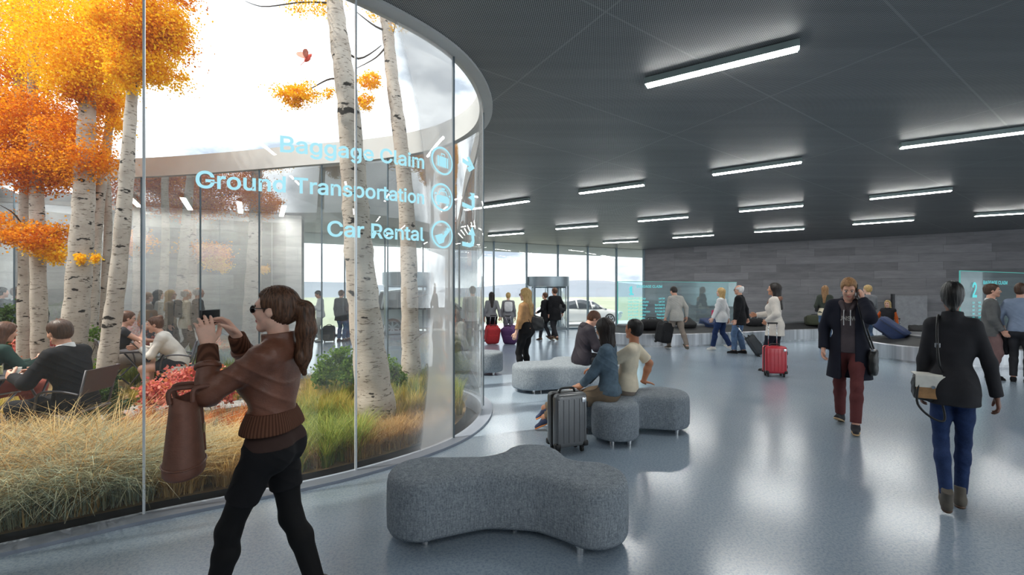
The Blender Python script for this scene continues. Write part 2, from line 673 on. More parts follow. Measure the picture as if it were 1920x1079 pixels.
# ------------------------------------------------------------------ drum glazing: panes with one slim post each
def drum_panes():
    cuts = [drum_s(270), drum_s(667), drum_s(850)]
    # direction of travel with increasing s
    cuts = sorted(cuts)
    lo, hi = cuts[0], cuts[-1]
    allc = list(cuts)
    rest = DLEN - (hi - lo)
    m = int(round(rest / 1.42))
    for i in range(1, m):
        allc.append((hi + rest * i / m) % DLEN)
    allc = sorted(allc)
    for i, s0 in enumerate(allc):
        s1 = allc[(i + 1) % len(allc)]
        if s1 <= s0: s1 += DLEN
        k = max(6, int((s1 - s0) / 0.12))
        pm_, _ = drum_at((s0 + s1) / 2)
        bm = bm_new()
        lo_, hi_ = [], []
        for q in range(k + 1):
            p, t = drum_at(s0 + 0.004 + (s1 - s0 - 0.008) * q / k)
            lo_.append(bm.verts.new((p.x, p.y, 0.02)))
            hi_.append(bm.verts.new((p.x, p.y, ceil_z(p.y) + 0.30)))
        for q in range(k):
            bm.faces.new((lo_[q], lo_[q + 1], hi_[q + 1], hi_[q]))
        o = obj_bm('window_%d' % (i + 1), bm, M_GLASS_F if (pm_.y > 6.4 or pm_.x < -9) else M_GLASS, None, True)
        tag(o, kind='structure')
        p, t = drum_at(s0)
        bm = bm_new()
        bx(bm, (p.x, p.y, ceil_z(p.y) / 2 + 0.05), (0.014, 0.03, ceil_z(p.y) + 0.05), math.atan2(t.y, t.x))
        obj_bm('mullion', bm, M_MULL if p.y < 4 else M_MULL_D, o)
    return len(allc)


NW = drum_panes()

# ------------------------------------------------------------------ curtain wall
NB = 10
for i in range(NB):
    a = W0.lerp(W1, i / NB); b = W0.lerp(W1, (i + 1) / NB)
    bm = bm_new()
    q = [bm.verts.new((p.x, p.y, z)) for p, z in ((a, 0.0), (b, 0.0), (b, ceil_z(b.y)), (a, ceil_z(a.y)))]
    bm.faces.new(q)
    o = tag(obj_bm('window_%d' % (NW + 1 + i), bm, M_GLASS_W), kind='structure')
    bm = bm_new()
    bx(bm, (b.x, b.y, ceil_z(b.y) / 2), (0.05, 0.12, ceil_z(b.y)), math.atan2(WD.y, WD.x))
    obj_bm('mullion', bm, M_MULL_D, o)
    bm = bm_new()
    mid = (a + b) / 2
    bx(bm, (mid.x, mid.y, 0.03), ((b - a).length, 0.10, 0.06), math.atan2(WD.y, WD.x))
    obj_bm('sill', bm, M_MULL_D, o)


def walled(name, a, b, mat, thick, z0=0.0, top=None):
    """wall whose local X runs from a to b (so block courses follow it)"""
    a = Vector(a); b = Vector(b)
    d = b - a
    ang = math.atan2(d.y, d.x)
    L = d.length
    bm = bm_new()
    f = lambda x, y: (top if top is not None else ceil_z((a + Matrix.Rotation(ang, 2) @ Vector((x, y))).y) + 0.02)
    P = [(0, 0), (L, 0), (L, thick), (0, thick)]
    lo = [bm.verts.new((x, y, z0)) for x, y in P]
    hi = [bm.verts.new((x, y, f(x, y))) for x, y in P]
    bm.faces.new(lo[::-1]); bm.faces.new(hi)
    for i in range(4):
        j = (i + 1) % 4
        bm.faces.new((lo[i], lo[j], hi[j], hi[i]))
    o = obj_bm(name, bm, mat)
    o.location = (a.x, a.y, 0)
    o.rotation_euler = (0, 0, ang)
    return tag(o, kind='structure')


walled('wall_back', (W1.x, W1.y), (24.2, 12.2), M_STONE, 0.4)
walled('wall_left', (-17.8, 9.3), (-6.2, 12.95), M_CONC, 0.5)
walled('wall_right', (23.6, 12.6), (23.6, -6.6), M_REAR, 0.3, 0.0, 0.5)
bm = bm_new()
q = [bm.verts.new(p) for p in ((23.7, 12.6, 0.5), (23.7, -6.5, 0.5), (23.7, -6.5, 4.9), (23.7, 12.6, 4.9))]
bm.faces.new(q)
tag(obj_bm('window_%d' % (NW + NB + 1), bm, M_GLASS_W), kind='structure')  # unseen glazing, added to let soft daylight in from the right
walled('wall_rear', (23.6, -6.5), (-18.1, -6.5), M_REAR, 0.3, 0.0, 0.5)
walled('wall_behind', (5.0, -6.5), (-18.1, -6.5), M_REAR, 0.3, 0.5)
bm = bm_new()
q = [bm.verts.new(p) for p in ((23.6, -6.55, 0.5), (5.0, -6.55, 0.5), (5.0, -6.55, 4.9), (23.6, -6.55, 4.9))]
bm.faces.new(q)
tag(obj_bm('window_%d' % (NW + NB + 2), bm, M_GLASS_W), kind='structure')  # unseen glazing, added to bring daylight in from behind the viewer
walled('wall_side', (-18.0, -6.5), (-18.0, 12.2), M_REAR, -0.3)

# ------------------------------------------------------------------ outside: road, field, hills
M_FIELD = None
k = NT('field_grass')
v = k.coord('Object')
f = k.noise(v, 0.05, 5, 0.6)
M_FIELD = k.done(k.pbsdf(k.ramp(f, [(0.3, lin(134, 142, 118)), (0.7, lin(156, 158, 136))]), 0.95))
M_ROAD = plain('road_asphalt', (190, 192, 194), 0.9, 0, 0.06, 2)
M_WALK = plain('walk_paving', (214, 214, 212), 0.8, 0, 0.05, 2)
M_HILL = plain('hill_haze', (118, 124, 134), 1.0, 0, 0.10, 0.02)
off = lambda d: (W0e + WN * d, W1e + WN * d)
a0, b0 = W0 - WD * 30 + WN * 0.02, W1 + WD * 60 + WN * 0.02
def band(name, d0, d1, z, mat):
    lp = [tuple(a0 + WN * d0), tuple(b0 + WN * d0), tuple(b0 + WN * d1), tuple(a0 + WN * d1)]
    return tag(poly_fill([lp], lambda x, y: z, mat, name), kind='structure')
band('path_outside', 0.0, 1.6, -0.06, M_WALK)
band('road', 1.6, 6.5, -0.2, M_ROAD)
M_EARTH = M_FIELD
fd = [(-900, 0), (900, 0), (900, 900), (-900, 900)]
lp = [tuple(a0 + WN * 6.5 - WD * 500), tuple(b0 + WN * 6.5 + WD * 500), tuple(b0 + WN * 700 + WD * 500), tuple(a0 + WN * 700 - WD * 500)]
tag(poly_fill([lp], lambda x, y: -0.24, M_FIELD, 'field'), kind='structure')
# hills: a ridge with depth, its crest following a smooth profile
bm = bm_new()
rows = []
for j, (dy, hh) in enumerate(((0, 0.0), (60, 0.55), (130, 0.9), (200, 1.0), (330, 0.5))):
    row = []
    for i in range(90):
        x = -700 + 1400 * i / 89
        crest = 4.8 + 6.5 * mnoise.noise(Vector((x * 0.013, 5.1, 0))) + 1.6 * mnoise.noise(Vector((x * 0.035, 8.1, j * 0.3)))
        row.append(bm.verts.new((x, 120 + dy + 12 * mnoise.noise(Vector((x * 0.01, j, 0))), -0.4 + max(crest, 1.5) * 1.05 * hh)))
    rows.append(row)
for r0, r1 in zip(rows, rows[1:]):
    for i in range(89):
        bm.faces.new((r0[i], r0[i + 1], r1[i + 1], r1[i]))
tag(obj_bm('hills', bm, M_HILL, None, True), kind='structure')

# ------------------------------------------------------------------ ceiling lamps
M_LAMP = emis('lamp_diffuser', (255, 255, 252), 56.0)
M_HOUSE = plain('lamp_housing', (150, 166, 164), 0.5, 0.1)


def lamp(p, q, label, group='linear ceiling lights'):
    p = Vector(p); q = Vector(q)
    d = q - p
    L = d.length
    c = (p + q) / 2
    r = empty('ceiling_light', c, 0, label, 'ceiling light', group)
    X = d.normalized(); Y = Vector((0, 0, 1)).cross(X).normalized(); Z = X.cross(Y)
    r.rotation_euler = Matrix((X, Y, Z)).transposed().to_euler()
    bm = bm_new()
    bx(bm, (0, 0, 0.040), (L + 0.03, 0.125, 0.075))
    obj_bm('housing', bm, M_HOUSE, r)
    bm = bm_new()
    bx(bm, (0, 0, -0.004), (L, 0.105, 0.012))
    obj_bm('diffuser', bm, M_LAMP, r)
    return r


LAMPS = [
    (1213, 148, 1496, 76, 'large bright linear ceiling light, the nearest one, alone above the middle of the hall'),
    (1690, 268, 1935, 236, 'long linear ceiling light cut off by the right edge of the photo, above sign 2'),
    (1337, 320, 1502, 296, 'linear ceiling light directly below the large nearest one'),
    (1087, 356, 1207, 340, 'linear ceiling light between the glass drum and the light below the largest one'),
    (1632, 367, 1783, 351, 'linear ceiling light next below the long light at the right photo edge'),
    (872, 388, 991, 371, 'linear ceiling light half hidden by the glass drum edge, higher of two there'),
    (1387, 391, 1505, 380, 'linear ceiling light in the middle row above the seventh pane of stone wall'),
    (1197, 410, 1290, 402, 'linear ceiling light above the right end of the curtain wall, upper of two there'),
    (1600, 416, 1712, 408, 'linear ceiling light near the stone wall, above the man on the phone'),
    (1830, 400, 1945, 393, 'linear ceiling light touching the right photo edge, close above the stone wall'),
    (1043, 425, 1120, 419, 'small linear ceiling light above the right hand revolving door'),
    (1262, 442, 1338, 437, 'small linear ceiling light close above the left end of the stone wall'),
    (1415, 431, 1507, 425, 'small linear ceiling light above the stone wall over the cream cardigan woman'),
    (917, 438, 981, 433, 'small linear ceiling light beside the drum glass, lower of two there'),
    (1131, 452, 1196, 449, 'smallest linear ceiling light, just above the right end of the curtain wall'),
]
LAMPS[6] = LAMPS[6][:4] + ('linear ceiling light in the middle of the hall, third down from the largest light',)
for x0, y0, x1, y1, lab in LAMPS:
    a, b = ce(x0, y0), ce(x1, y1)
    a.z -= 0.085; b.z -= 0.085
    lamp(a, b, lab)
DA = Vector((-0.839, 0.544)); DB = Vector((0.5445, 0.8387))
for (x, y) in ((3.6, -3.6), (9.5, -3.4), (7.2, 1.2), (13.5, 1.0), (17.5, -2.5), (18.5, 4.5), (-2.5, -3.2), (-8.0, -3.5), (0.8, -1.4), (-5.0, -1.6), (5.5, -1.2), (11.5, -1.2)):
    a = Vector((x, y)) + DA * 0.75; b = Vector((x, y)) - DA * 0.75
    lamp((a.x, a.y, ceil_z(a.y) - 0.085), (b.x, b.y, ceil_z(b.y) - 0.085), 'linear ceiling light outside the photo, over the hall behind the viewer', 'linear ceiling lights behind the viewer')

for i, (px, Y) in enumerate(((40, 10.2), (150, 10.4), (250, 10.9), (350, 11.2), (450, 11.6), (530, 12.0))):  # lamps added to brighten the passage wall
    x = (px - 960) / F * Y
    a = Vector((x, Y)) + Vector((-0.35, 0.6)); b = Vector((x, Y)) + Vector((0.35, -0.6))
    lamp((a.x, a.y, ceil_z(a.y) - 0.085), (b.x, b.y, ceil_z(b.y) - 0.085), 'added linear ceiling light brightening the board marked wall in the passage beyond the courtyard', 'added linear ceiling lights over the passage')
# ------------------------------------------------------------------ courtyard garden
k = NT('garden_soil')
v = k.coord('Object')
M_SOIL = k.done(k.pbsdf(k.ramp(k.noise(v, 3.0, 6, 0.7), [(0.3, lin(84, 66, 44)), (0.55, lin(128, 104, 66)), (0.75, lin(112, 112, 62))]), 0.95, 0, k.bump(k.noise(v, 40, 4, 0.7), 0.6, 0.03)))
tag(poly_fill([[tuple(p) for p in K2]], lambda x, y: 0.0, M_SOIL, 'ground_garden'), kind='structure')
M_GRAVEL = None
k = NT('gravel')
v = k.coord('Object')
M_GRAVEL = k.done(k.pbsdf(k.ramp(k.noise(v, 42, 3, 0.7), [(0.35, lin(96, 94, 92)), (0.65, lin(186, 184, 182))]), 0.9, 0, k.bump(k.noise(v, 60, 3, 0.7), 0.8, 0.02)))
gp = [fl(x, y) for x, y in ((-60, 800), (120, 772), (250, 762), (420, 752), (520, 742), (520, 752), (420, 768), (260, 782), (120, 796), (-60, 830))]
tag(poly_fill([[(p.x, p.y) for p in gp]], lambda x, y: 0.006, M_GRAVEL, 'path_gravel'), kind='structure')


def m_leaf(name, cols, trans=0.5, rough=0.6):
    k = NT(name)
    g = k.n('ShaderNodeNewGeometry')
    st = [(i / max(len(cols) - 1, 1), lin(*c)) for i, c in enumerate(cols)]
    col = k.ramp(g.outputs['Random Per Island'], st)
    d = k.pbsdf(col, rough, 0, None, 0.25)
    t = k.n('ShaderNodeBsdfTranslucent')
    k.l(col, t.inputs['Color'])
    mx = k.n('ShaderNodeMixShader'); mx.inputs[0].default_value = trans
    k.l(d.outputs[0], mx.inputs[1]); k.l(t.outputs[0], mx.inputs[2])
    return k.done(mx)


M_LY = m_leaf('leaf_yellow', [(222, 150, 12), (255, 204, 20), (255, 222, 50), (250, 186, 12), (255, 212, 30)])
M_LO = m_leaf('leaf_orange', [(176, 92, 14), (240, 156, 20), (250, 186, 32), (226, 126, 14), (246, 170, 26)])
M_LR = m_leaf('leaf_red', [(140, 62, 20), (214, 112, 28), (238, 150, 34), (184, 78, 22), (230, 132, 30)])
M_LP = m_leaf('leaf_pink', [(206, 92, 88), (228, 130, 120), (238, 164, 144), (176, 66, 68), (220, 150, 92)])
M_LG = m_leaf('leaf_green', [(66, 100, 36), (92, 130, 46), (124, 156, 60), (60, 92, 40)])
M_LGD = m_leaf('leaf_dark_green', [(44, 66, 36), (62, 86, 44), (82, 108, 52), (48, 70, 40)])
M_GT = m_leaf('grass_tan', [(150, 108, 56), (204, 166, 104), (222, 190, 134), (120, 84, 44), (190, 150, 86)], 0.3)
M_GS = m_leaf('grass_straw', [(206, 174, 112), (232, 208, 150), (170, 130, 70), (222, 186, 120)], 0.3)
M_GB = m_leaf('grass_bluegreen', [(140, 160, 142), (178, 188, 164), (216, 210, 172), (112, 136, 122), (198, 188, 144)], 0.3)
M_GO = m_leaf('grass_orange', [(196, 104, 44), (214, 142, 62), (202, 92, 60), (222, 170, 80)], 0.35)
M_GG = m_leaf('grass_green', [(88, 116, 46), (136, 154, 66), (178, 180, 86), (70, 98, 46)], 0.35)
M_GY = m_leaf('grass_yellow', [(206, 170, 74), (196, 184, 88), (150, 142, 56), (226, 196, 110), (120, 116, 50)], 0.35)

k = NT('aspen_bark')
v = k.coord('Object', (1, 1, 1))
vm = k.coord('Object', (2.2, 2.2, 9.0))
vk = k.coord('Object', (1.6, 1.6, 3.6))
base = k.ramp(k.noise(v, 3.5, 5, 0.6), [(0.3, lin(166, 154, 142)), (0.7, lin(202, 192, 180))])
lines = k.ramp(k.noise(vm, 5.0, 4, 0.6), [(0.58, (0, 0, 0)), (0.63, (1, 1, 1))])
knots = k.ramp(k.noise(vk, 2.6, 3, 0.55), [(0.635, (0, 0, 0)), (0.67, (1, 1, 1))])
c1 = k.mix(k.math('MULTIPLY', lines, 0.75), base, lin(88, 76, 62))
c2 = k.mix(knots, c1, lin(46, 42, 38))
M_BARK = k.done(k.pbsdf(c2, 0.8, 0, k.bump(k.noise(vm, 6, 4, 0.6), 0.4, 0.01), 0.2))
M_TWIG = plain('twig', (70, 56, 46), 0.8)


def leaf_quads(C, size, rng):
    """C (n,3) centres -> arrays of rhombic leaves, random facing"""
    n = len(C)
    a = rng.normal(size=(n, 3)); a /= np.linalg.norm(a, axis=1)[:, None]
    b = rng.normal(size=(n, 3)); b -= a * (a * b).sum(1)[:, None]; b /= np.linalg.norm(b, axis=1)[:, None]
    s = (size * rng.uniform(0.65, 1.2, n))[:, None]
    V = np.stack([C - a * s * 0.5, C + b * s * 0.42, C + a * s * 0.55, C - b * s * 0.42], 1).reshape(-1, 3)
    Q = np.arange(n * 4).reshape(n, 4)
    return V, Q


def blob_points(blobs, rng, per, sub=0.30):
    """clustered points inside ellipsoid blobs [(centre, radii, weight)]"""
    out = []
    for c, r, w in blobs:
        m = max(4, int(26 * w))
        d = rng.normal(size=(m, 3)); d /= np.linalg.norm(d, axis=1)[:, None]
        cc = np.array(c) + d * np.array(r) * (rng.uniform(0.15, 1, m) ** 0.5)[:, None]
        k = int(per * w / m)
        p = cc[:, None, :] + rng.normal(size=(m, k, 3)) * np.array(r)[None, None] * sub * rng.uniform(0.5, 1.1, (m, 1, 1))
        out.append(p.reshape(-1, 3))
    return np.concatenate(out)


def px_blob(px, py, Y, rx, ry, w=1.0, depth=None):
    c = at(px, py, Y)
    q = Y / F
    return (tuple(c), (rx * q, depth if depth else max(rx, ry) * q * 0.8, ry * q), w)


def multi_leaf(name, parts, parent, size, seed):
    """one crown mesh with a material per colour; parts [(points, material)]"""
    rng = np.random.default_rng(seed)
    Vs, Qs, mi, off_ = [], [], [], 0
    mats = []
    for P, m in parts:
        V, Q = leaf_quads(P, size, rng)
        Vs.append(V); Qs.append(Q + off_); off_ += len(V)
        if m not in mats: mats.append(m)
        mi.append(np.full(len(Q), mats.index(m), dtype=np.int32))
    o = mesh_np(name, np.concatenate(Vs), np.concatenate(Qs), mats, parent, smooth=False)
    o.data.polygons.foreach_set('material_index', np.concatenate(mi))
    return o


def trunk_mesh(name, pts, parent, extra=None, mat=None):
    """pts [(px,py,Y,width_px)] -> tapering trunk; extra = list of branch polylines (world, radius)"""
    bm = bm_new()
    P = [at(p[0], p[1], p[2]) for p in pts]
    R = [p[3] * p[2] / F / 2 for p in pts]
    dense = catmull([Vector((q.x, q.y, q.z)) for q in P], 6)
    rr = []
    for i in range(len(dense)):
        t = i / 6
        j = min(int(t), len(R) - 2)
        rr.append((R[j] + (R[j + 1] - R[j]) * (t - j)) * (1 + 0.05 * math.sin(i * 1.7) + 0.03 * math.sin(i * 3.1)))
    tube(bm, dense, rr, 14)
    for br, r in (extra or []):
        d2 = catmull(br, 5)
        tube(bm, d2, [r * (1 - 0.75 * i / (len(d2) - 1)) for i in range(len(d2))], 6)
    return obj_bm(name, bm, mat or M_BARK, parent, True)


def tree(name, label, pts, blobs, seed, leaves=6000, size=0.055, branches=None, group=None):
    leaves *= 3.0; size *= 0.70
    rng = np.random.default_rng(seed)
    b0 = at(pts[0][0], pts[0][1], pts[0][2]); b0.z = 0
    root = empty(name, (0, 0, 0), 0, label, 'tree', group)
    t = trunk_mesh('trunk', pts, root, None)
    brs = []
    for br in (branches or []):
        brs.append(([at(*q) for q in br[0]], br[1]))
    for P, r in brs:
        bm = bm_new()
        d2 = catmull(P, 5)
        tube(bm, d2, [r * (1 - 0.8 * i / (len(d2) - 1)) for i in range(len(d2))], 6)
        obj_bm('branch', bm, M_TWIG, root, True)
    if blobs:
        tot = sum(b[1] for b in blobs)
        parts = []
        for bl, w, m in [(px_blob(*b[0]), b[1], b[2]) for b in blobs]:
            parts.append((blob_points([(bl[0], bl[1], w)], rng, leaves / tot), m))
        multi_leaf('crown', parts, root, size, seed)
    return root


tree('aspen_tree', 'slim aspen trunk nearest the left photo edge, under red and orange leaves',
     [(46, 722, 8.2, 21), (44, 620, 8.2, 19), (46, 480, 8.2, 17), (46, 360, 8.2, 16), (38, 200, 8.2, 16), (30, 20, 8.2, 12), (26, -120, 8.2, 7)],
     [((10, 240, 7.9, 70, 60), 1.2, M_LO), ((28, 300, 8.1, 75, 45), 1.3, M_LR), ((45, 225, 8.2, 75, 45), 1.2, M_LR), ((10, 430, 8.1, 40, 28), 0.55, M_LO), ((20, 60, 8.2, 75, 75), 1.7, M_LY), ((20, 155, 8.2, 60, 40), 0.9, M_LO), ((60, -60, 8.2, 90, 60), 1.2, M_LY)],
     11, 11500, 0.06, [([(42, 300, 8.2), (70, 270, 8.1), (110, 235, 8.0)], 0.022), ([(46, 430, 8.2), (25, 400, 8.0), (0, 385, 7.9)], 0.02)], 'aspens in the courtyard')
tree('aspen_tree', 'second aspen trunk from the left photo edge, standing behind the seated man',
     [(77, 725, 7.8, 27), (74, 620, 7.8, 25), (71, 480, 7.8, 22), (68, 350, 7.8, 20), (62, 220, 7.8, 16), (64, 40, 7.8, 13), (70, -120, 7.8, 8)],
     [((95, 300, 7.7, 70, 42), 1.2, M_LO), ((70, 330, 7.8, 60, 30), 0.7, M_LR), ((95, 215, 7.8, 70, 45), 1.2, M_LO), ((75, 440, 7.6, 52, 26), 0.7, M_LO), ((95, 470, 7.6, 32, 22), 0.4, M_LY), ((85, 80, 7.8, 80, 75), 1.8, M_LY), ((100, -50, 7.8, 80, 60), 1.0, M_LY)],
     12, 11000, 0.058, [([(68, 330, 7.8), (100, 300, 7.7), (150, 285, 7.5)], 0.025), ([(70, 460, 7.8), (95, 440, 7.7), (125, 430, 7.6)], 0.016)], 'aspens in the courtyard')
tree('aspen_tree', 'thick pale aspen trunk leaning right behind the seated man in the dark suit',
     [(134, 735, 7.3, 43), (139, 640, 7.3, 40), (148, 520, 7.3, 37), (156, 400, 7.3, 33), (160, 300, 7.3, 30), (165, 180, 7.3, 24), (170, 40, 7.3, 19), (174, -120, 7.3, 10)],
     [((150, 300, 7.2, 52, 36), 1.0, M_LO), ((130, 250, 7.3, 60, 36), 0.9, M_LO), ((165, 190, 7.3, 42, 34), 0.7, M_LO), ((155, 80, 7.0, 92, 85), 2.8, M_LY), ((130, 150, 7.0, 60, 40), 0.9, M_LY), ((205, 110, 7.2, 55, 60), 1.2, M_LY), ((165, 482, 7.2, 13, 17), 0.15, M_LY), ((170, -60, 7.3, 90, 60), 1.2, M_LY)],
     13, 12500, 0.055, [([(162, 200, 7.3), (140, 160, 7.3), (120, 110, 7.3)], 0.03), ([(158, 330, 7.3), (180, 300, 7.2), (192, 285, 7.2)], 0.02)], 'aspens in the courtyard')
tree('aspen_tree', 'thin dark knotted aspen stem just right of the thick leaning trunk',
     [(168, 725, 8.3, 22), (172, 600, 8.3, 20), (178, 480, 8.3, 17), (188, 370, 8.3, 15), (203, 250, 8.3, 13), (215, 120, 8.3, 10), (222, -60, 8.3, 6)],
     [((212, 215, 8.2, 32, 38), 0.8, M_LY), ((225, 110, 8.2, 45, 55), 1.2, M_LY)],
     14, 3200, 0.058, None, 'aspens in the courtyard')
tree('aspen_tree', 'thinnest aspen stem, upright between the dark knotted stem and the slanted trunk',
     [(192, 725, 8.6, 15), (196, 580, 8.6, 14), (203, 420, 8.6, 12), (201, 330, 8.6, 11), (206, 240, 8.6, 9), (214, 120, 8.6, 7)],
     [((195, 150, 8.5, 38, 38), 1.0, M_LY)],
     15, 1800, 0.058, None, 'aspens in the courtyard')
tree('aspen_tree', 'slanted aspen trunk nearest the first glass post, with the rightmost yellow crown',
     [(194, 752, 6.5, 32), (206, 640, 6.5, 29), (221, 520, 6.5, 26), (236, 350, 6.5, 23), (246, 200, 6.5, 18), (255, 90, 6.5, 16), (264, -20, 6.5, 11), (270, -140, 6.5, 6)],
     [((280, 70, 6.4, 62, 52), 1.5, M_LO), ((310, 50, 6.4, 42, 55), 1.2, M_LY), ((285, 135, 6.4, 50, 32), 0.9, M_LY), ((240, 30, 6.2, 55, 60), 1.6, M_LY), ((295, -50, 6.4, 70, 50), 1.0, M_LO), ((235, 130, 6.3, 28, 36), 0.6, M_LY)],
     16, 10500, 0.052, [([(250, 140, 7.0), (280, 110, 6.9), (325, 60, 6.9)], 0.022), ([(248, 160, 7.0), (225, 130, 7.0), (215, 90, 7.0)], 0.02)], 'aspens in the courtyard')
tree('aspen_tree', 'large cream aspen trunk nearest the glass, with dark knots and sparse yellow leaves',
     [(716, 838, 5.3, 84), (709, 790, 5.3, 74), (696, 690, 5.3, 62), (682, 570, 5.3, 57), (671, 450, 5.3, 50), (663, 330, 5.3, 45), (652, 190, 5.3, 39), (637, 80, 5.3, 34), (626, -10, 5.3, 29), (618, -120, 5.3, 22)],
     [((552, 182, 5.3, 36, 17), 1.0, M_LY), ((575, 168, 5.3, 30, 12), 0.3, M_LY), ((540, 4, 5.2, 60, 9), 0.35, M_LY), ((612, 175, 5.3, 20, 14), 0.12, M_LY), ((588, -20, 5.2, 60, 25), 0.4, M_LY)],
     17, 1500, 0.036, [([(650, 150, 5.3), (620, 148, 5.3), (585, 165, 5.3), (545, 185, 5.3)], 0.014), ([(640, 90, 5.3), (672, 110, 5.4), (715, 85, 5.5)], 0.02), ([(626, 6, 5.3), (570, 4, 5.2), (490, 12, 5.2), (460, 2, 5.2)], 0.012), ([(700, 640, 5.3), (690, 570, 5.2), (675, 590, 5.2)], 0.006)], 'aspens in the courtyard')
tree('aspen_tree', 'second cream aspen trunk, farther and right of the large one near the glass',
     [(774, 735, 7.1, 39), (770, 660, 7.1, 34), (768, 560, 7.1, 31), (765, 450, 7.1, 30), (759, 350, 7.1, 29), (748, 240, 7.1, 26), (736, 150, 7.1, 23), (727, 60, 7.1, 21), (721, 20, 7.1, 19), (712, -120, 7.1, 13)],
     [((692, 152, 7.0, 20, 13), 0.7, M_LY), ((686, 192, 7.0, 15, 14), 0.5, M_LY), ((705, 12, 7.0, 32, 16), 0.25, M_LY), ((745, 30, 7.0, 22, 25), 0.12, M_LY)],
     18, 900, 0.045, [([(730, 60, 7.1), (705, 50, 7.0), (668, 22, 7.0)], 0.022), ([(735, 75, 7.1), (742, 40, 7.1), (744, 28, 7.1)], 0.012), ([(728, 82, 7.1), (705, 108, 7.0), (664, 130, 7.0)], 0.02), ([(772, 560, 7.0), (790, 555, 6.9), (820, 548, 6.9)], 0.010), ([(776, 638, 7.0), (795, 625, 6.9), (812, 620, 6.9)], 0.008)], 'aspens in the courtyard')


# ------------------------------------------------------------------ grasses: blades nobody could count
def in_poly(P, poly):
    x, y = P[:, 0], P[:, 1]
    c = np.zeros(len(P), bool)
    j = len(poly) - 1
    for i in range(len(poly)):
        xi, yi = poly[i]; xj, yj = poly[j]
        c ^= ((yi > y) != (yj > y)) & (x < (xj - xi) * (y - yi) / (yj - yi + 1e-9) + xi)
        j = i
    return c


SAFE = [tuple(p) for p in offset(DRUM, IN * 0.27)]


def grass(name, label, poly_px, n, h, mat, seed, lean=0.35, w=0.004, tuft=0.0, cat='grass', margin=True):
    rng = np.random.default_rng(seed)
    W = np.array([[fl(*p).x, fl(*p).y] for p in poly_px])
    lo, hi = W.min(0), W.max(0)
    P = lo + rng.uniform(size=(n * 6, 2)) * (hi - lo)
    P = P[in_poly(P, W)]
    P = P[in_poly(P, SAFE)][:n]
    if tuft > 0:
        nt_ = max(6, len(P) // 90)
        cs = P[rng.integers(0, len(P), nt_)]
        P = cs[rng.integers(0, nt_, len(P))]
        ang = rng.uniform(0, 2 * np.pi, len(P)); rad = tuft * np.sqrt(rng.uniform(0, 1, len(P)))
        dirv = np.stack([np.cos(ang), np.sin(ang)], 1)
        P = P + dirv * rad[:, None] * 0.5
        P_ok = in_poly(P, SAFE)
        P, dirv, rad = P[P_ok], dirv[P_ok], rad[P_ok]
        d2 = dirv + rng.normal(size=(len(P), 2)) * 0.4
    else:
        d2 = rng.normal(size=(len(P), 2))
    m = len(P)
    d2 /= np.linalg.norm(d2, axis=1)[:, None]
    H = h * rng.uniform(0.55, 1.15, m)
    L = lean * H * rng.uniform(0.3, 1.6, m)
    side = np.stack([-d2[:, 1], d2[:, 0]], 1)
    # turn blades partly to random facing so they never vanish edge-on
    ww = w * rng.uniform(0.6, 1.3, m)
    S = 4
    V = np.zeros((m, S + 1, 2, 3))
    for i in range(S + 1):
        t = i / S
        c = np.zeros((m, 3))
        c[:, :2] = P + d2 * (L * t ** 2)[:, None]
        c[:, 2] = H * (t - 0.28 * lean * t ** 3)
        q = np.zeros((m, 3)); q[:, :2] = side * (ww * (1 - 0.85 * t))[:, None]
        V[:, i, 0] = c - q; V[:, i, 1] = c + q
    V = V.reshape(-1, 3)
    base = np.arange(m)[:, None] * (2 * (S + 1))
    Q = []
    for i in range(S):
        a = base + 2 * i
        Q.append(np.concatenate([a, a + 1, a + 3, a + 2], 1))
    Q = np.concatenate(Q)
    o = mesh_np(name, V, Q, mat, None, True)
    return tag(o, label, cat, None, 'stuff')


grass('tan_grass', 'tall tan feather grass sweeping across the left foreground behind the glass', [(-260, 1010), (-250, 885), (250, 872), (330, 895), (300, 945), (60, 1005)], 8000, 0.56, M_GT, 1, 0.8, 0.0050, 0.22)
grass('blue_grass', 'grey green arching grass along the foot of the glass at the far left', [(-200, 1095), (-190, 940), (150, 900), (300, 885), (345, 955), (0, 1050)], 8500, 0.60, M_GB, 2, 1.25, 0.0032, 0.26)
grass('straw_grass', 'pale straw coloured grass behind the photographer and her bag', [(290, 950), (290, 875), (450, 850), (490, 890), (430, 928)], 5500, 0.38, M_GS, 3, 0.8, 0.0042, 0.18)
grass('rust_grass', 'low rust and orange grass in front of the gravel path', [(180, 820), (220, 785), (560, 765), (560, 835), (300, 870)], 6000, 0.20, M_GO, 4, 0.4, 0.0038, 0.12)
grass('ochre_grass', 'ochre undergrowth beyond the gravel path, below the pink shrubs', [(-120, 775), (40, 752), (500, 738), (500, 752), (250, 764), (-120, 800)], 5000, 0.24, M_GY, 5, 0.4, 0.005, 0.1)
grass('mixed_grass', 'mixed green and brown meadow between the photographer and the large trunk', [(540, 900), (545, 770), (660, 762), (700, 880), (600, 912)], 5500, 0.30, M_GG, 6, 0.5, 0.0036, 0.14)
grass('low_grass', 'low tan grass at the foot of the glass right of the photographer', [(540, 935), (540, 860), (700, 832), (840, 812), (850, 830), (700, 880)], 5000, 0.26, M_GT, 7, 0.6, 0.003, 0.14)
grass('brown_grass', 'brownish green meadow around the base of the large trunk', [(650, 880), (660, 790), (850, 785), (880, 812), (760, 862)], 6500, 0.26, M_GT, 8, 0.5, 0.0034, 0.12)
grass('sunlit_grass', 'sunlit yellow green grass right of the large trunk', [(560, 790), (570, 742), (880, 735), (896, 790), (720, 810)], 9000, 0.34, M_GY, 9, 0.35, 0.0040, 0.1)
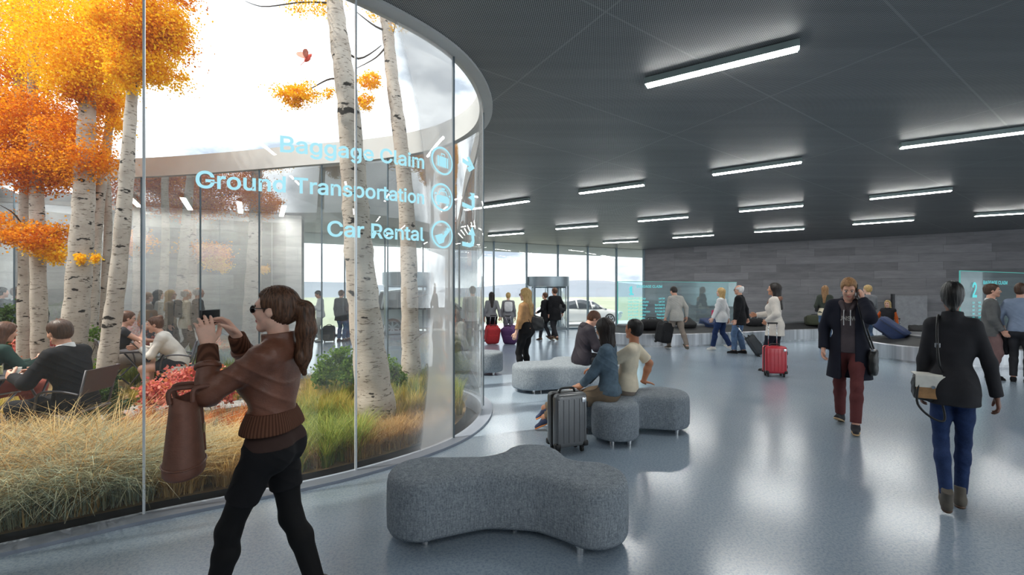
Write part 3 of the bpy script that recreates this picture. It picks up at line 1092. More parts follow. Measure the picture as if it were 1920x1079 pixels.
grass('green_grass', 'bright green grass blades between the two cream trunks', [(600, 770), (610, 735), (880, 735), (890, 770)], 5000, 0.36, M_GG, 10, 0.3, 0.0045, 0.12)
grass('tall_grass', 'tall green grass behind the cafe table with the woman in white', [(60, 722), (90, 706), (460, 702), (470, 724), (250, 726)], 4200, 0.36, M_GG, 20, 0.3, 0.006, 0.12)
grass('far_grass', 'dark green grass clumps at the far right end of the courtyard', [(590, 738), (600, 722), (860, 722), (880, 738)], 4200, 0.42, M_GG, 21, 0.35, 0.005, 0.12)


grass('straw_stalks', 'long pale straw stalks arching out of the tan grass at the left', [(-200, 1000), (-200, 890), (280, 880), (320, 930), (60, 1000)], 520, 0.78, M_GS, 41, 0.9, 0.0042, 0.3)
grass('silver_stalks', 'long silvery stalks arching over the grey green grass at the left', [(-190, 1080), (-180, 950), (300, 900), (330, 950), (0, 1045)], 460, 0.70, M_GB, 42, 1.5, 0.0036, 0.3)
grass('green_tufts', 'dark green grass tufts beside the large trunk near the glass', [(555, 905), (560, 850), (700, 830), (690, 870)], 1500, 0.42, M_GG, 43, 0.6, 0.0042, 0.10)


def shrub(name, label, blobs, leaves, mat, seed, size, cat='shrub', group=None, stems=7):
    """blobs [(px, py, Y, rx_px, ry_px)]"""
    rng = np.random.default_rng(seed)
    B = [px_blob(*b) for b in blobs]
    P = blob_points([(c, r, 1.0) for c, r, w in B], rng, leaves / len(B), 0.24)
    P = P[(P[:, 2] > 0.02)]
    ok = in_poly(P[:, :2], SAFE)
    P = P[ok]
    root = empty(name, (0, 0, 0), 0, label, cat, group)
    multi_leaf('foliage', [(P, mat)], root, size, seed)
    bm = bm_new()
    for i in range(stems):
        t = P[rng.integers(0, len(P))]
        c = np.array(B[i % len(B)][0])
        s = Vector((c[0] + rng.normal() * 0.06, c[1] + rng.normal() * 0.06, 0))
        tube(bm, catmull([s, s.lerp(Vector(t), 0.5) + Vector((0, 0, 0.08)), Vector(t)], 4), [0.008] * 4 + [0.006] * 4 + [0.003], 5)
    obj_bm('stems', bm, M_TWIG, root, True)
    return root


shrub('pink_shrub', 'pink and red leaved shrub in front of the seated woman in white', [(325, 720, 5.8, 42, 28), (385, 708, 5.9, 34, 26), (350, 742, 5.6, 58, 22), (296, 738, 5.7, 30, 22), (412, 732, 5.7, 28, 24)], 3800, M_LP, 31, 0.045)
shrub('pink_shrub', 'coral red shrub between the left aspen trunks, behind the seated man', [(20, 650, 8.4, 30, 25), (55, 655, 8.4, 30, 30), (105, 645, 8.5, 22, 35), (150, 660, 8.6, 24, 22), (100, 690, 8.4, 40, 20)], 3000, M_LP, 32, 0.05)
shrub('green_shrub', 'dark green shrub at the left photo edge in front of the standing men', [(15, 605, 8.8, 30, 32), (50, 620, 8.8, 24, 26), (20, 640, 8.8, 40, 25)], 2200, M_LGD, 33, 0.07)
shrub('green_shrub', 'dark green shrub beside the grey folding chair', [(192, 745, 5.0, 28, 26), (216, 765, 5.0, 26, 24), (172, 775, 5.0, 24, 20), (200, 718, 5.1, 18, 18)], 2600, M_LGD, 34, 0.042)
shrub('green_shrub', 'small green shrub between the trunks left of the cup holding woman', [(150, 640, 7.9, 10, 20), (176, 630, 7.9, 12, 16), (186, 690, 7.6, 14, 16)], 600, M_LG, 35, 0.05, stems=4)
shrub('green_shrub', 'bright green shrub left of the large cream trunk', [(625, 685, 6.3, 32, 24), (650, 665, 6.3, 26, 16), (605, 705, 6.2, 22, 20), (655, 700, 6.2, 25, 22)], 2600, M_LG, 36, 0.045)
shrub('green_shrub', 'green shrub between the two cream trunks', [(722, 690, 6.5, 24, 22), (740, 705, 6.5, 20, 20), (712, 712, 6.4, 22, 20)], 1700, M_LG, 37, 0.042)
shrub('pink_shrub', 'small red leaved shrub low at the corner of the left cafe table', [(10, 690, 7.4, 30, 20), (80, 700, 7.6, 30, 16), (180, 700, 7.8, 26, 14)], 1200, M_LR, 38, 0.04)

# dried seed heads
M_SEED = plain('seed_head', (40, 30, 24), 0.9)
rng = np.random.default_rng(5)
for px, py in ((340, 820), (352, 800), (362, 806), (372, 812), (330, 812), (360, 822), (375, 808), (345, 830), (366, 795), (326, 790)):
    Y = 4.5 + rng.uniform(-0.15, 0.15)
    t = at(px, py, Y)
    root = empty('coneflower', (0, 0, 0), 0, 'dark dried coneflower head on a thin stem left of the brown bag', 'flower', 'dried coneflowers')
    bm = bm_new(); bh = bm_new()
    tube(bm, [(t.x + rng.normal() * 0.02, Y, 0.0), (t.x, Y, t.z)], 0.003, 5)
    M = Matrix.Translation(t)
    tt = bmesh.new(); bmesh.ops.create_icosphere(tt, subdivisions=2, radius=0.02, matrix=M @ Matrix.Diagonal((1, 1, 0.85, 1))); merge(bh, tt)
    obj_bm('stem', bm, M_TWIG, root, True); obj_bm('seed_head', bh, M_SEED, root, True)

# red bird in flight
M_BIRD = plain('bird_red', (232, 84, 62), 0.7, 0, 0.2, 30)
M_BIRDW = plain('bird_wing', (240, 140, 118), 0.7, 0, 0.2, 30)
bpos = at(577, 110, 5.0)
bird = empty('bird', bpos, 0, 'small red bird flying in the open sky above the courtyard', 'bird')
bird.rotation_euler = (0.35, -0.9, 0.5)
bm = bm_new()
prof = [(-0.055, 0.004), (-0.04, 0.016), (-0.015, 0.024), (0.015, 0.024), (0.035, 0.017), (0.045, 0.018), (0.056, 0.016), (0.066, 0.009), (0.070, 0.005), (0.082, 0.001)]
tube(bm, [(x, 0, 0.006 * (x > 0.03)) for x, r in prof], [r for x, r in prof], 12)
obj_bm('body', bm, M_BIRD, bird, True)
for sgn in (-1, 1):
    bm = bm_new()
    up, lo = [], []
    out = [(0.03, 0.012), (0.04, 0.05), (0.03, 0.09), (0.0, 0.115), (-0.03, 0.11), (-0.04, 0.08), (-0.035, 0.04), (-0.025, 0.012)]
    top = [bm.verts.new((x, sgn * y, 0.012 + y * 0.75 + 0.002)) for x, y in out]
    bot = [bm.verts.new((x, sgn * y, 0.012 + y * 0.75 - 0.002)) for x, y in out]
    bm.faces.new(top); bm.faces.new(bot[::-1])
    for i in range(8):
        bm.faces.new((top[i], top[(i + 1) % 8], bot[(i + 1) % 8], bot[i]))
    obj_bm('wing', bm, M_BIRDW, bird)
bm = bm_new()
bx(bm, (-0.085, 0, 0.0), (0.07, 0.03, 0.005), 0, 0.002)
obj_bm('tail', bm, M_BIRD, bird)
# ------------------------------------------------------------------ furniture and equipment materials
k = NT('bench_felt')
v = k.coord('Object')
vs = k.coord('Object', (60, 60, 6))
vh = k.coord('Object', (8, 8, 90))
a = k.noise(vs, 3.0, 3, 0.6); b_ = k.noise(vh, 3.0, 3, 0.6); c_ = k.noise(v, 90, 3, 0.7)
s_ = k.math('ADD', k.math('ADD', k.math('MULTIPLY', a, 0.35), k.math('MULTIPLY', b_, 0.2)), k.math('MULTIPLY', c_, 0.45))
M_FELT = k.done(k.pbsdf(k.ramp(s_, [(0.36, lin(98, 106, 114)), (0.5, lin(138, 146, 154)), (0.64, lin(172, 180, 186))]), 0.95, 0, k.bump(s_, 0.35, 0.004), 0.1))
M_CHROME = plain('chrome', (214, 216, 220), 0.18, 1.0, 0.03)
M_BELT = plain('belt_rubber', (38, 38, 40), 0.6, 0, 0.15, 6)
M_ISLAND = plain('island_metal', (120, 122, 126), 0.45, 0.4, 0.05)
k = NT('skirt_steel')
v = k.coord('Object', (2.2, 2.2, 0.05))
f = k.noise(v, 1.6, 3, 0.6)
M_SKIRT = k.done(k.pbsdf(k.ramp(f, [(0.3, lin(150, 152, 156)), (0.55, lin(206, 208, 212)), (0.7, lin(236, 238, 240))]), 0.32, 0.75))
M_BLACK = plain('black_plastic', (22, 22, 24), 0.45)
M_BLACKF = plain('black_fabric', (26, 26, 29), 0.85, 0, 0.2, 20, 0.3, 200)
M_RUBBER = plain('rubber', (18, 18, 19), 0.7)


def smin2(a, b, k):
    h = max(k - abs(a - b), 0.0) / k
    return min(a, b) - h * h * k * 0.25


def bench(label, lobes, centre, h=0.44, waist=0.17, group='lobed felt benches', feet=None):
    """lobes [(x, y, r)] in the world, joined by necks to the centre"""
    c = Vector(centre)

    def sd(p):
        d = None
        for x, y, r in lobes:
            q = Vector((x, y)); ab = q - c
            t = max(0, min(1, (p - c).dot(ab) / ab.length_squared))
            e = (p - (c + ab * t)).length - (waist + (r - waist) * (t ** 1.6))
            d = e if d is None else smin2(d, e, 0.16)
        return d
    # walk along the outline
    def grad(p):
        e = 1e-3
        return Vector((sd(p + Vector((e, 0))) - sd(p - Vector((e, 0))), sd(p + Vector((0, e))) - sd(p - Vector((0, e))))) / (2 * e)
    p = Vector((lobes[0][0], lobes[0][1]))
    while sd(p) < 0: p = p + Vector((0, -0.01))
    out = []
    p0 = None
    for i in range(600):
        for _ in range(3):
            g = grad(p); p = p - g * (sd(p) / max(g.length_squared, 0.2))
        if p0 is None: p0 = p.copy()
        elif i > 8 and (p - p0).length < 0.026: break
        out.append(p - c)
        g = grad(p).normalized()
        p = p + Vector((-g.y, g.x)) * 0.026
    N = len(out)
    root = empty('felt_bench', (c.x, c.y, 0), 0, label, 'bench', group)
    Nn = normals2d(out, True)          # out runs anticlockwise: left normal points inward
    lev = [(0.055, 0.035), (0.06, 0.012), (0.085, 0.0), (0.2, -0.003), (h - 0.075, 0.0), (h - 0.04, 0.006), (h - 0.016, 0.020), (h - 0.004, 0.042), (h, 0.07)]
    bm = bm_new()
    rings = [[bm.verts.new((p.x + n_.x * ins, p.y + n_.y * ins, z)) for p, n_ in zip(out, Nn)] for z, ins in lev]
    for r0, r1 in zip(rings, rings[1:]):
        for i in range(N):
            j = (i + 1) % N
            bm.faces.new((r0[i], r0[j], r1[j], r1[i]))
    for t in geometry.tessellate_polygon([[Vector((v.co.x, v.co.y, 0)) for v in rings[-1]]]):
        bm.faces.new([rings[-1][i] for i in t])
    bm.faces.new(rings[0][::-1])
    obj_bm('upholstery', bm, M_FELT, root, True)
    for x, y in (feet or [(c.x + (x - c.x) * 0.92, c.y + (y - c.y) * 0.92) for x, y, r in lobes]):
        bm = bm_new()
        cyl(bm, (x - c.x, y - c.y, 0.03), 0.026, 0.06, 20)
        cyl(bm, (x - c.x, y - c.y, 0.052), 0.036, 0.012, 20)
        obj_bm('foot', bm, M_CHROME, root, True, 40)
    return root


bench('empty three lobed grey felt bench in the foreground beside the photographer', [(-0.60, 3.0, 0.245), (0.52, 2.92, 0.245), (0.15, 3.27, 0.235)], (0.02, 3.12), feet=[(-0.566, 2.86), (0.43, 2.76), (0.02, 3.02), (0.18, 3.3)], waist=0.15)
bench('grey felt bench carrying the girl in the denim jacket and the boy', [(1.135, 4.85, 0.255), (1.80, 5.28, 0.31), (0.80, 5.35, 0.26)], (1.2, 5.22), feet=[(1.07, 4.69), (1.25, 4.69), (1.89, 5.05), (0.8, 5.3)], waist=0.17)
bench('long grey felt bench on which the man in the dark jacket sits', [(0.33, 7.28, 0.33), (1.55, 7.45, 0.34), (0.98, 7.85, 0.28)], (0.95, 7.42), feet=[(0.35, 7.08), (0.46, 7.15), (1.6, 7.3), (0.98, 7.85)], waist=0.30)
bench('grey felt bench half behind the glass drum edge, farthest of the felt benches', [(-0.48, 8.75, 0.30), (-1.45, 8.95, 0.30), (-0.95, 9.4, 0.28)], (-0.95, 8.98), feet=[(-0.36, 8.55), (-1.45, 8.8), (-0.95, 9.35)], waist=0.24)


# ------------------------------------------------------------------ carousels
def carousel(label, pts, lo=0.0, hi=0.38, belt=0.85):
    P = [Vector((p.x, p.y)) for p in catmull([(x, y, 0) for x, y in pts], 10, True)]
    ar = sum(a.x * b.y - b.x * a.y for a, b in zip(P, P[1:] + P[:1]))
    s = 1.0 if ar > 0 else -1.0
    cx = sum(p.x for p in P) / len(P); cy = sum(p.y for p in P) / len(P)
    root = empty('baggage_carousel', (cx, cy, 0), 0, label, 'baggage carousel', 'baggage carousels')
    n = len(P)

    def lev(bm, d, z):
        return [bm.verts.new((p.x - cx, p.y - cy, z)) for p in offset(P, s * d)]

    def skin(bm, rows):
        for a, b in zip(rows, rows[1:]):
            for i in range(n):
                j = (i + 1) % n
                bm.faces.new((a[i], a[j], b[j], b[i]))
    bm = bm_new()
    skin(bm, [lev(bm, 0.05, 0.0), lev(bm, 0.05, 0.04), lev(bm, 0.0, 0.05), lev(bm, 0.0, hi - 0.02), lev(bm, 0.012, hi), lev(bm, 0.07, hi), lev(bm, 0.07, hi - 0.05)])
    obj_bm('skirt', bm, M_SKIRT, root, True, 30)
    bm = bm_new()
    skin(bm, [lev(bm, 0.07, hi - 0.03), lev(bm, belt, hi + 0.13)])
    obj_bm('belt', bm, M_BELT, root)
    bm = bm_new()
    r = [lev(bm, belt, hi - 0.1), lev(bm, belt, hi + 0.17), lev(bm, belt + 0.05, hi + 0.20)]
    skin(bm, r)
    vs = r[-1]
    tri = geometry.tessellate_polygon([[Vector((v.co.x, v.co.y, 0)) for v in vs]])
    for t in tri:
        try: bm.faces.new([vs[i] for i in t])
        except ValueError: pass
    obj_bm('island', bm, M_ISLAND, root)
    return root


carousel('long baggage carousel with a black belt in front of the stone wall, below sign 1', [(2.55, 14.1), (2.95, 13.2), (4.5, 12.75), (7.0, 13.45), (9.2, 14.25), (11.4, 14.85), (13.2, 15.15), (13.6, 15.7), (12.6, 16.15), (10.0, 16.35), (7.0, 16.0), (4.4, 15.25), (3.0, 14.8)], belt=0.8)
carousel('nearer baggage carousel with a rounded steel skirt, below sign 2 at the right', [(8.92, 10.7), (9.05, 9.95), (9.7, 9.5), (11.2, 9.4), (13.4, 9.6), (14.7, 10.4), (15.0, 11.6), (13.8, 12.7), (11.6, 12.75), (9.8, 12.2), (9.1, 11.5)], belt=0.85)


# ------------------------------------------------------------------ lettering
try:
    FONT = bpy.data.fonts.load(bpy.utils.system_resource('DATAFILES', path='fonts') + '/Inter.woff2')
except Exception:
    FONT = None


def text_mesh(s, bold=0.0, align='LEFT'):
    """(verts, faces) of a flat text 1 unit high caps"""
    cu = bpy.data.curves.new('t', 'FONT')
    cu.body = s
    if FONT: cu.font = FONT
    cu.resolution_u = 3
    cu.offset = bold
    cu.align_x = align
    o = bpy.data.objects.new('t', cu)
    COL.objects.link(o)
    dg = bpy.context.evaluated_depsgraph_get()
    me = bpy.data.meshes.new_from_object(o.evaluated_get(dg))
    v = np.array([x.co[:] for x in me.vertices])
    f = [tuple(p.vertices) for p in me.polygons]
    bpy.data.objects.remove(o); bpy.data.curves.remove(cu); bpy.data.meshes.remove(me)
    return v, f


M_SIGN = emis('sign_cyan', (168, 226, 240), 1.0)
M_SIGN2 = emis('sign_board_cyan', (110, 226, 232), 0.9)
M_SIGNG = m_glass('sign_glass', (0.80, 0.90, 0.91), 0.15, 0.05)
M_SIGNE = emis('sign_edge', (110, 210, 200), 0.55)


# text bent along the drum glass ---------------------------------------------------------
def drum_text(name, parent, V, Fc, px0, px1, yb0, yb1, cap, mat, inset=-0.012):
    """lay flat lettering V (0..w, 0..1 cap) onto the glass between pixel columns px0..px1; baseline rows yb0, yb1"""
    s0, s1 = drum_s(px0), drum_s(px1)
    p0, _ = drum_at(s0); p1, _ = drum_at(s1)
    z0 = EYE + (HOR - yb0) / F * p0.y; z1 = EYE + (HOR - yb1) / F * p1.y
    x0, x1 = V[:, 0].min(), V[:, 0].max()
    out = []
    for x, y, _ in V:
        t = (x - x0) / (x1 - x0)
        p, tn = drum_at(s0 + (s1 - s0) * t, inset)
        out.append((p.x, p.y, z0 + (z1 - z0) * t + y * cap))
    return mesh_np(name, np.array(out), Fc, mat, parent, smooth=False)


def ring_mesh(r0, r1, n=48):
    V = [(math.cos(2 * math.pi * i / n) * r, math.sin(2 * math.pi * i / n) * r, 0) for r in (r0, r1) for i in range(n)]
    return V, [(i, (i + 1) % n, n + (i + 1) % n, n + i) for i in range(n)]


def poly_group(polys):
    V, Fc = [], []
    for p in polys:
        b = len(V)
        V += [(x, y, 0) for x, y in p]
        Fc.append(tuple(range(b, b + len(p))))
    return V, Fc


def rect(x0, y0, x1, y1):
    return [(x0, y0), (x1, y0), (x1, y1), (x0, y1)]


ICONS = {
    'case': [rect(-.42, -.36, -.30, .26), rect(-.26, -.36, .26, .26), rect(.30, -.36, .42, .26), rect(-.15, .30, -.10, .46), rect(.10, .30, .15, .46), rect(-.10, .40, .10, .46)],
    'car': [[(-.5, -.34), (.5, -.34), (.5, .0), (.34, .10), (-.34, .10), (-.5, .0)], [(-.36, .14), (-.24, .40), (.24, .40), (.36, .14), (.28, .14), (.19, .33), (-.19, .33), (-.28, .14)], rect(-.42, -.5, -.26, -.36), rect(.26, -.5, .42, -.36), rect(-.14, .43, .14, .56), rect(-.6, .1, -.46, .2), rect(.46, .1, .6, .2)],
    'key': [[(-.58, -.12), (-.46, -.42), (-.30, -.62), (.06, -.48), (.14, -.20), (-.08, .06)], [(-.02, -.08), (.14, -.20), (.56, .28), (.60, .44), (.44, .44)], [(.06, .14), (.16, .06), (.30, .24), (.22, .30)], [(.24, .36), (.34, .28), (.44, .42), (.34, .48)]],
}
ARROWS = {
    'right': [rect(-.6, -.16, .1, .16), [(.0, .62), (.62, .0), (.0, -.62), (-.22, -.40), (.16, .0), (-.22, .40)]],
    'bend': [rect(-.62, -.70, .30, -.36), [(.30, -.70), (.62, -.36), (.62, .10), (.26, .10), (.26, -.36)], [(-.1, .16), (.62, .80), (.64, .0), (.3, .1)], [(.05, .62), (.62, .80), (.62, .45), (.3, .40)]],
    'up': [rect(-.62, -.80, .10, -.46), [(.10, -.80), (.5, -.6), (.62, -.2), (.55, .25), (.2, .25), (.28, -.2), (.10, -.46)], [(-.12, .18), (.36, .95), (.72, .28), (.4, .2)]],
}


def flat_icon(V, sx, sy):
    return np.array([(x * sx, y * sy, 0) for x, y, _ in V])


def drum_flat(name, parent, V, Fc, px, py, half, mat, halfw):
    """icon centred at a pixel; half = half height in pixels of a unit"""
    s = drum_s(px)
    p, tn = drum_at(s)
    z = EYE + (HOR - py) / F * p.y
    u = half / F * p.y
    s0, s1 = drum_s(px - halfw), drum_s(px + halfw)
    out = []
    for x, y, _ in V:
        q, _t = drum_at(s0 + (s1 - s0) * (x + 1) / 2, -0.013)
        out.append((q.x, q.y, z + y * u))
    return mesh_np(name, np.array(out), Fc, mat, parent, smooth=False)


for i, (txt, px0, px1, yb0, yb1, cappx, yi, icon, arr, lab) in enumerate((
        ('Baggage Claim', 525, 794, 285, 317, 37, 302, 'case', 'right', 'glowing pale blue glass sign reading Baggage Claim, top row with suitcase icon'),
        ('Ground Transportation', 367, 794, 352, 383, 38, 370, 'car', 'bend', 'glowing pale blue glass sign reading Ground Transportation, middle row with car icon'),
        ('Car Rental', 613, 794, 443, 452, 36, 440, 'key', 'up', 'glowing pale blue glass sign reading Car Rental, bottom row with key icon'))):
    p, _ = drum_at(drum_s((px0 + px1) / 2))
    root = empty('glass_sign', (0, 0, 0), 0, lab, 'sign', None)
    V, Fc = text_mesh(txt, 0.016)
    V = V / 0.70
    pm, _ = drum_at(drum_s((px0 + px1) / 2))
    drum_text('lettering', root, V, Fc, px0, px1, yb0, yb1, cappx / F * pm.y, M_SIGN)
    V, Fc = ring_mesh(0.86, 1.0)
    drum_flat('icon_ring', root, V, Fc, 827, yi, 26, M_SIGN, 20)
    V, Fc = poly_group(ICONS[icon])
    drum_flat('icon', root, V, Fc, 827, yi, 31, M_SIGN, 24)
    V, Fc = poly_group(ARROWS[arr])
    drum_flat('arrow', root, V, Fc, 874, yi + 4, 24, M_SIGN, 19)


# baggage claim boards -------------------------------------------------------------------
ROWS = [('05:21', 'MU510', 'Chicago', 'Last Call'), ('08:10', 'MA214', 'Los Angeles', 'Last Call'), ('16:35', 'AA807', 'Anchorage', 'Now Boarding'), ('17:05', 'BE627', 'Portland', 'Go to Gate 25'),
        ('18:25', 'SU271', 'San Francisco', 'Go to Gate 28'), ('19:40', 'LA455', 'Houston', 'Please wait'), ('20:15', 'MU292', 'Seattle', 'Please wait')]


def board(label, a, b, z0, z1, num, items, post=True):
    """glass board from plan point a to b; items = pixel fractions along the board"""
    a = Vector(a); b = Vector(b); d = b - a; L = d.length
    ang = math.atan2(d.y, d.x)
    root = empty('claim_board', (a.x, a.y, 0), ang, label, 'display board', 'glass baggage claim boards')
    bm = bm_new()
    bx(bm, (L / 2, 0, (z0 + z1) / 2), (L, 0.016, z1 - z0))
    obj_bm('glass_panel', bm, M_SIGNG, root)
    bm = bm_new()
    bx(bm, (0, 0, (z0 + z1) / 2), (0.018, 0.022, z1 - z0)); bx(bm, (L / 2, 0, z1), (L, 0.020, 0.014))
    obj_bm('edge_light', bm, M_SIGNE, root)

    def put(txt, x, z, cap, nm, right=False, sx=1.0, bold=0.006):
        V, Fc = text_mesh(txt, bold)
        V = V / 0.70 * cap
        V[:, 0] *= sx
        if right: V[:, 0] -= V[:, 0].max()
        o = mesh_np(nm, np.stack([V[:, 0] + x, np.full(len(V), -0.014), V[:, 1] + z], 1), Fc, M_SIGN2, root, smooth=False)
        return o
    u = items
    put(num, u['nx'] * L, u['nz'], u['nh'], 'number_text', False, 0.9, 0.02)
    put('BAGGAGE CLAIM', u['tx'] * L, u['tz'], u['th'], 'heading_text', False, u.get('ts', 0.82), 0.006)
    for i, r in enumerate(ROWS):
        z = u['r0'] - i * u['dr']
        V, Fc, off_ = [], [], 0
        for txt, x, right in ((r[0], u['c'][0], 0), (r[1], u['c'][1], 0), (r[2], u['c'][2], 0), (r[3], u['c'][3], 1)):
            v_, f_ = text_mesh(txt, 0.008)
            v_ = v_ / 0.70 * u['rh']; v_[:, 0] *= u.get('rs', 0.8)
            if right: v_[:, 0] -= v_[:, 0].max()
            V += [(p[0] + x * L, -0.014, p[1] + z) for p in v_]
            Fc += [tuple(q + off_ for q in t) for t in f_]
            off_ = len(V)
        mesh_np('flight_text', np.array(V), Fc, M_SIGN2, root, smooth=False)
    return root


def frac(a, b, px):
    """fraction along plan segment a-b seen at pixel column"""
    m = (px - 960) / F
    dx, dy = b[0] - a[0], b[1] - a[1]
    return (m * a[1] - a[0]) / (dx - m * dy)


A1, B1 = (3.4, 14.15), (8.05, 15.75)
f1 = lambda p: frac(A1, B1, p)
y1 = lambda p: A1[1] + (B1[1] - A1[1]) * f1(p)
zz = lambda py, Y: EYE + (HOR - py) / F * Y
board('glowing glass board marked 1 BAGGAGE CLAIM, behind the man carrying black suitcases', A1, B1, 0.58, 1.94, '1',
      dict(nx=f1(1178), nz=zz(553, 14.4), nh=21 / F * 14.4, tx=f1(1193), tz=zz(540, 14.6), th=6.5 / F * 14.6, ts=1.04, r0=zz(561.5, 14.6), dr=6.1 / F * 14.6, rh=4.4 / F * 14.6,
           c=(f1(1177), f1(1187), f1(1199), f1(1246)), rs=0.78))
A2, B2 = (10.8, 10.6), (14.6, 12.3)
f2 = lambda p: frac(A2, B2, p)
board('glowing glass board marked 2 BAGGAGE CLAIM, at the right photo edge', A2, B2, 0.58, 2.126, '2',
      dict(nx=f2(1821), nz=zz(557.5, 10.75), nh=37 / F * 10.75, tx=f2(1842), tz=zz(533, 10.9), th=9 / F * 10.9, ts=1.35, r0=zz(570, 10.8), dr=7.0 / F * 10.8, rh=5.0 / F * 10.8,
           c=(f2(1822), f2(1833), f2(1850), f2(1896)), rs=0.6))

# hatch panel in the stone wall
hp = at(1706, 588, 16.0)
bm = bm_new()
bx(bm, (hp.x, hp.y, 0.83), (0.95, 0.10, 1.26), math.radians(-22.6), 0.005)
o = tag(obj_bm('door_1', bm, plain('hatch_grey', (150, 150, 154), 0.6)), kind='structure')
bm = bm_new()
hx = Matrix.Rotation(math.radians(-22.6), 2) @ Vector((-0.5, -0.02))
bx(bm, (hp.x + hx.x, hp.y + hx.y, 0.85), (0.07, 0.16, 1.34), math.radians(-22.6))
obj_bm('door_frame', bm, plain('hatch_dark', (58, 58, 62), 0.6), o)


# ------------------------------------------------------------------ revolving doors
M_PORTAL = plain('portal_metal', (158, 170, 178), 0.35, 0.6, 0.05, 2)


def revolving(label, c, r, top, canopy):
    root = empty('revolving_door', (c[0], c[1], 0), math.atan2(WD.y, WD.x), label, 'revolving door', 'revolving doors')
    bm = bm_new()
    cyl(bm, (0, 0, top - canopy / 2), r, canopy, 48)
    cyl(bm, (0, 0, top - canopy - 0.02), r - 0.03, 0.04, 48)
    obj_bm('canopy', bm, M_PORTAL, root, True, 40)
    for a in (28, 152, 208, 332):
        bm = bm_new()
        x, y = (r - 0.05) * math.cos(math.radians(a)), (r - 0.05) * math.sin(math.radians(a))
        bx(bm, (x, y, (top - canopy) / 2), (0.07, 0.07, top - canopy), math.radians(a))
        obj_bm('post', bm, M_PORTAL, root)
    for a0 in (-28, 152):
        bm = bm_new()
        lo, hi = [], []
        for i in range(13):
            a = math.radians(a0 + 56 * i / 12)
            lo.append(bm.verts.new(((r - 0.05) * math.cos(a), (r - 0.05) * math.sin(a), 0.02))); hi.append(bm.verts.new(((r - 0.05) * math.cos(a), (r - 0.05) * math.sin(a), top - canopy)))
        for i in range(12):
            bm.faces.new((lo[i], lo[i + 1], hi[i + 1], hi[i]))
        obj_bm('side_glass', bm, M_GLASS_W, root, True)
    bm = bm_new(); cyl(bm, (0, 0, (top - canopy) / 2), 0.03, top - canopy, 12)
    obj_bm('shaft', bm, M_PORTAL, root, True, 40)
    for a in (75, 195, 315):
        M = Matrix.Rotation(math.radians(a), 4, 'Z')
        bm = bm_new()
        bx(bm, ((r - 0.06) / 2, 0, 0.08), (r - 0.1, 0.03, 0.12), M=M); bx(bm, ((r - 0.06) / 2, 0, top - canopy - 0.08), (r - 0.1, 0.03, 0.06), M=M)
        bx(bm, (r - 0.1, 0, (top - canopy) / 2), (0.035, 0.03, top - canopy - 0.1), M=M)
        w = obj_bm('wing', bm, M_PORTAL, root)
        bm = bm_new()
        q = [bm.verts.new(M @ Vector(p)) for p in ((0.03, 0, 0.14), (r - 0.12, 0, 0.14), (r - 0.12, 0, top - canopy - 0.1), (0.03, 0, top - canopy - 0.1))]
        bm.faces.new(q)
        obj_bm('wing_pane', bm, M_GLASS_W, w)
    return root


def wall_pt(px):
    t = frac(W0, W1, px)
    return W0.lerp(W1, t)


c = wall_pt(1027); revolving('revolving door in the curtain wall behind the couple in black coats', (c.x, c.y), 0.90, 2.22, 0.36)
c = wall_pt(766); revolving('revolving door seen through the glass drum, in front of the white SUV', (c.x, c.y), 0.96, 2.32, 0.45)


# ------------------------------------------------------------------ vehicles outside
M_CARW = plain('car_white', (244, 244, 244), 0.4, 0.0, 0.03, 1, coat=0.6)
M_CARS = plain('car_silver', (240, 241, 240), 0.4, 0.0, 0.03, 1, coat=0.6)
M_CARG = plain('car_glass', (52, 58, 66), 0.1, 0.0, 0.05, spec=0.8)
M_RIM = plain('rim_alloy', (178, 182, 186), 0.3, 0.8)
M_LAMPC = plain('car_lamp', (220, 226, 230), 0.15, 0.2)


def loft(bm, sections):
    """sections: list of rings (lists of 3d points)"""
    R = [[bm.verts.new(p) for p in s] for s in sections]
    n = len(R[0])
    for a, b in zip(R, R[1:]):
        for i in range(n):
            j = (i + 1) % n
            bm.faces.new((a[i], a[j], b[j], b[i]))
    bm.faces.new(R[0][::-1]); bm.faces.new(R[-1])


def lerp_tab(tab, x):
    for (x0, *v0), (x1, *v1) in zip(tab, tab[1:]):
        if x0 <= x <= x1:
            t = (x - x0) / (x1 - x0)
            t = t * t * (3 - 2 * t)
            return [a + (b - a) * t for a, b in zip(v0, v1)]
    return list(tab[-1][1:])


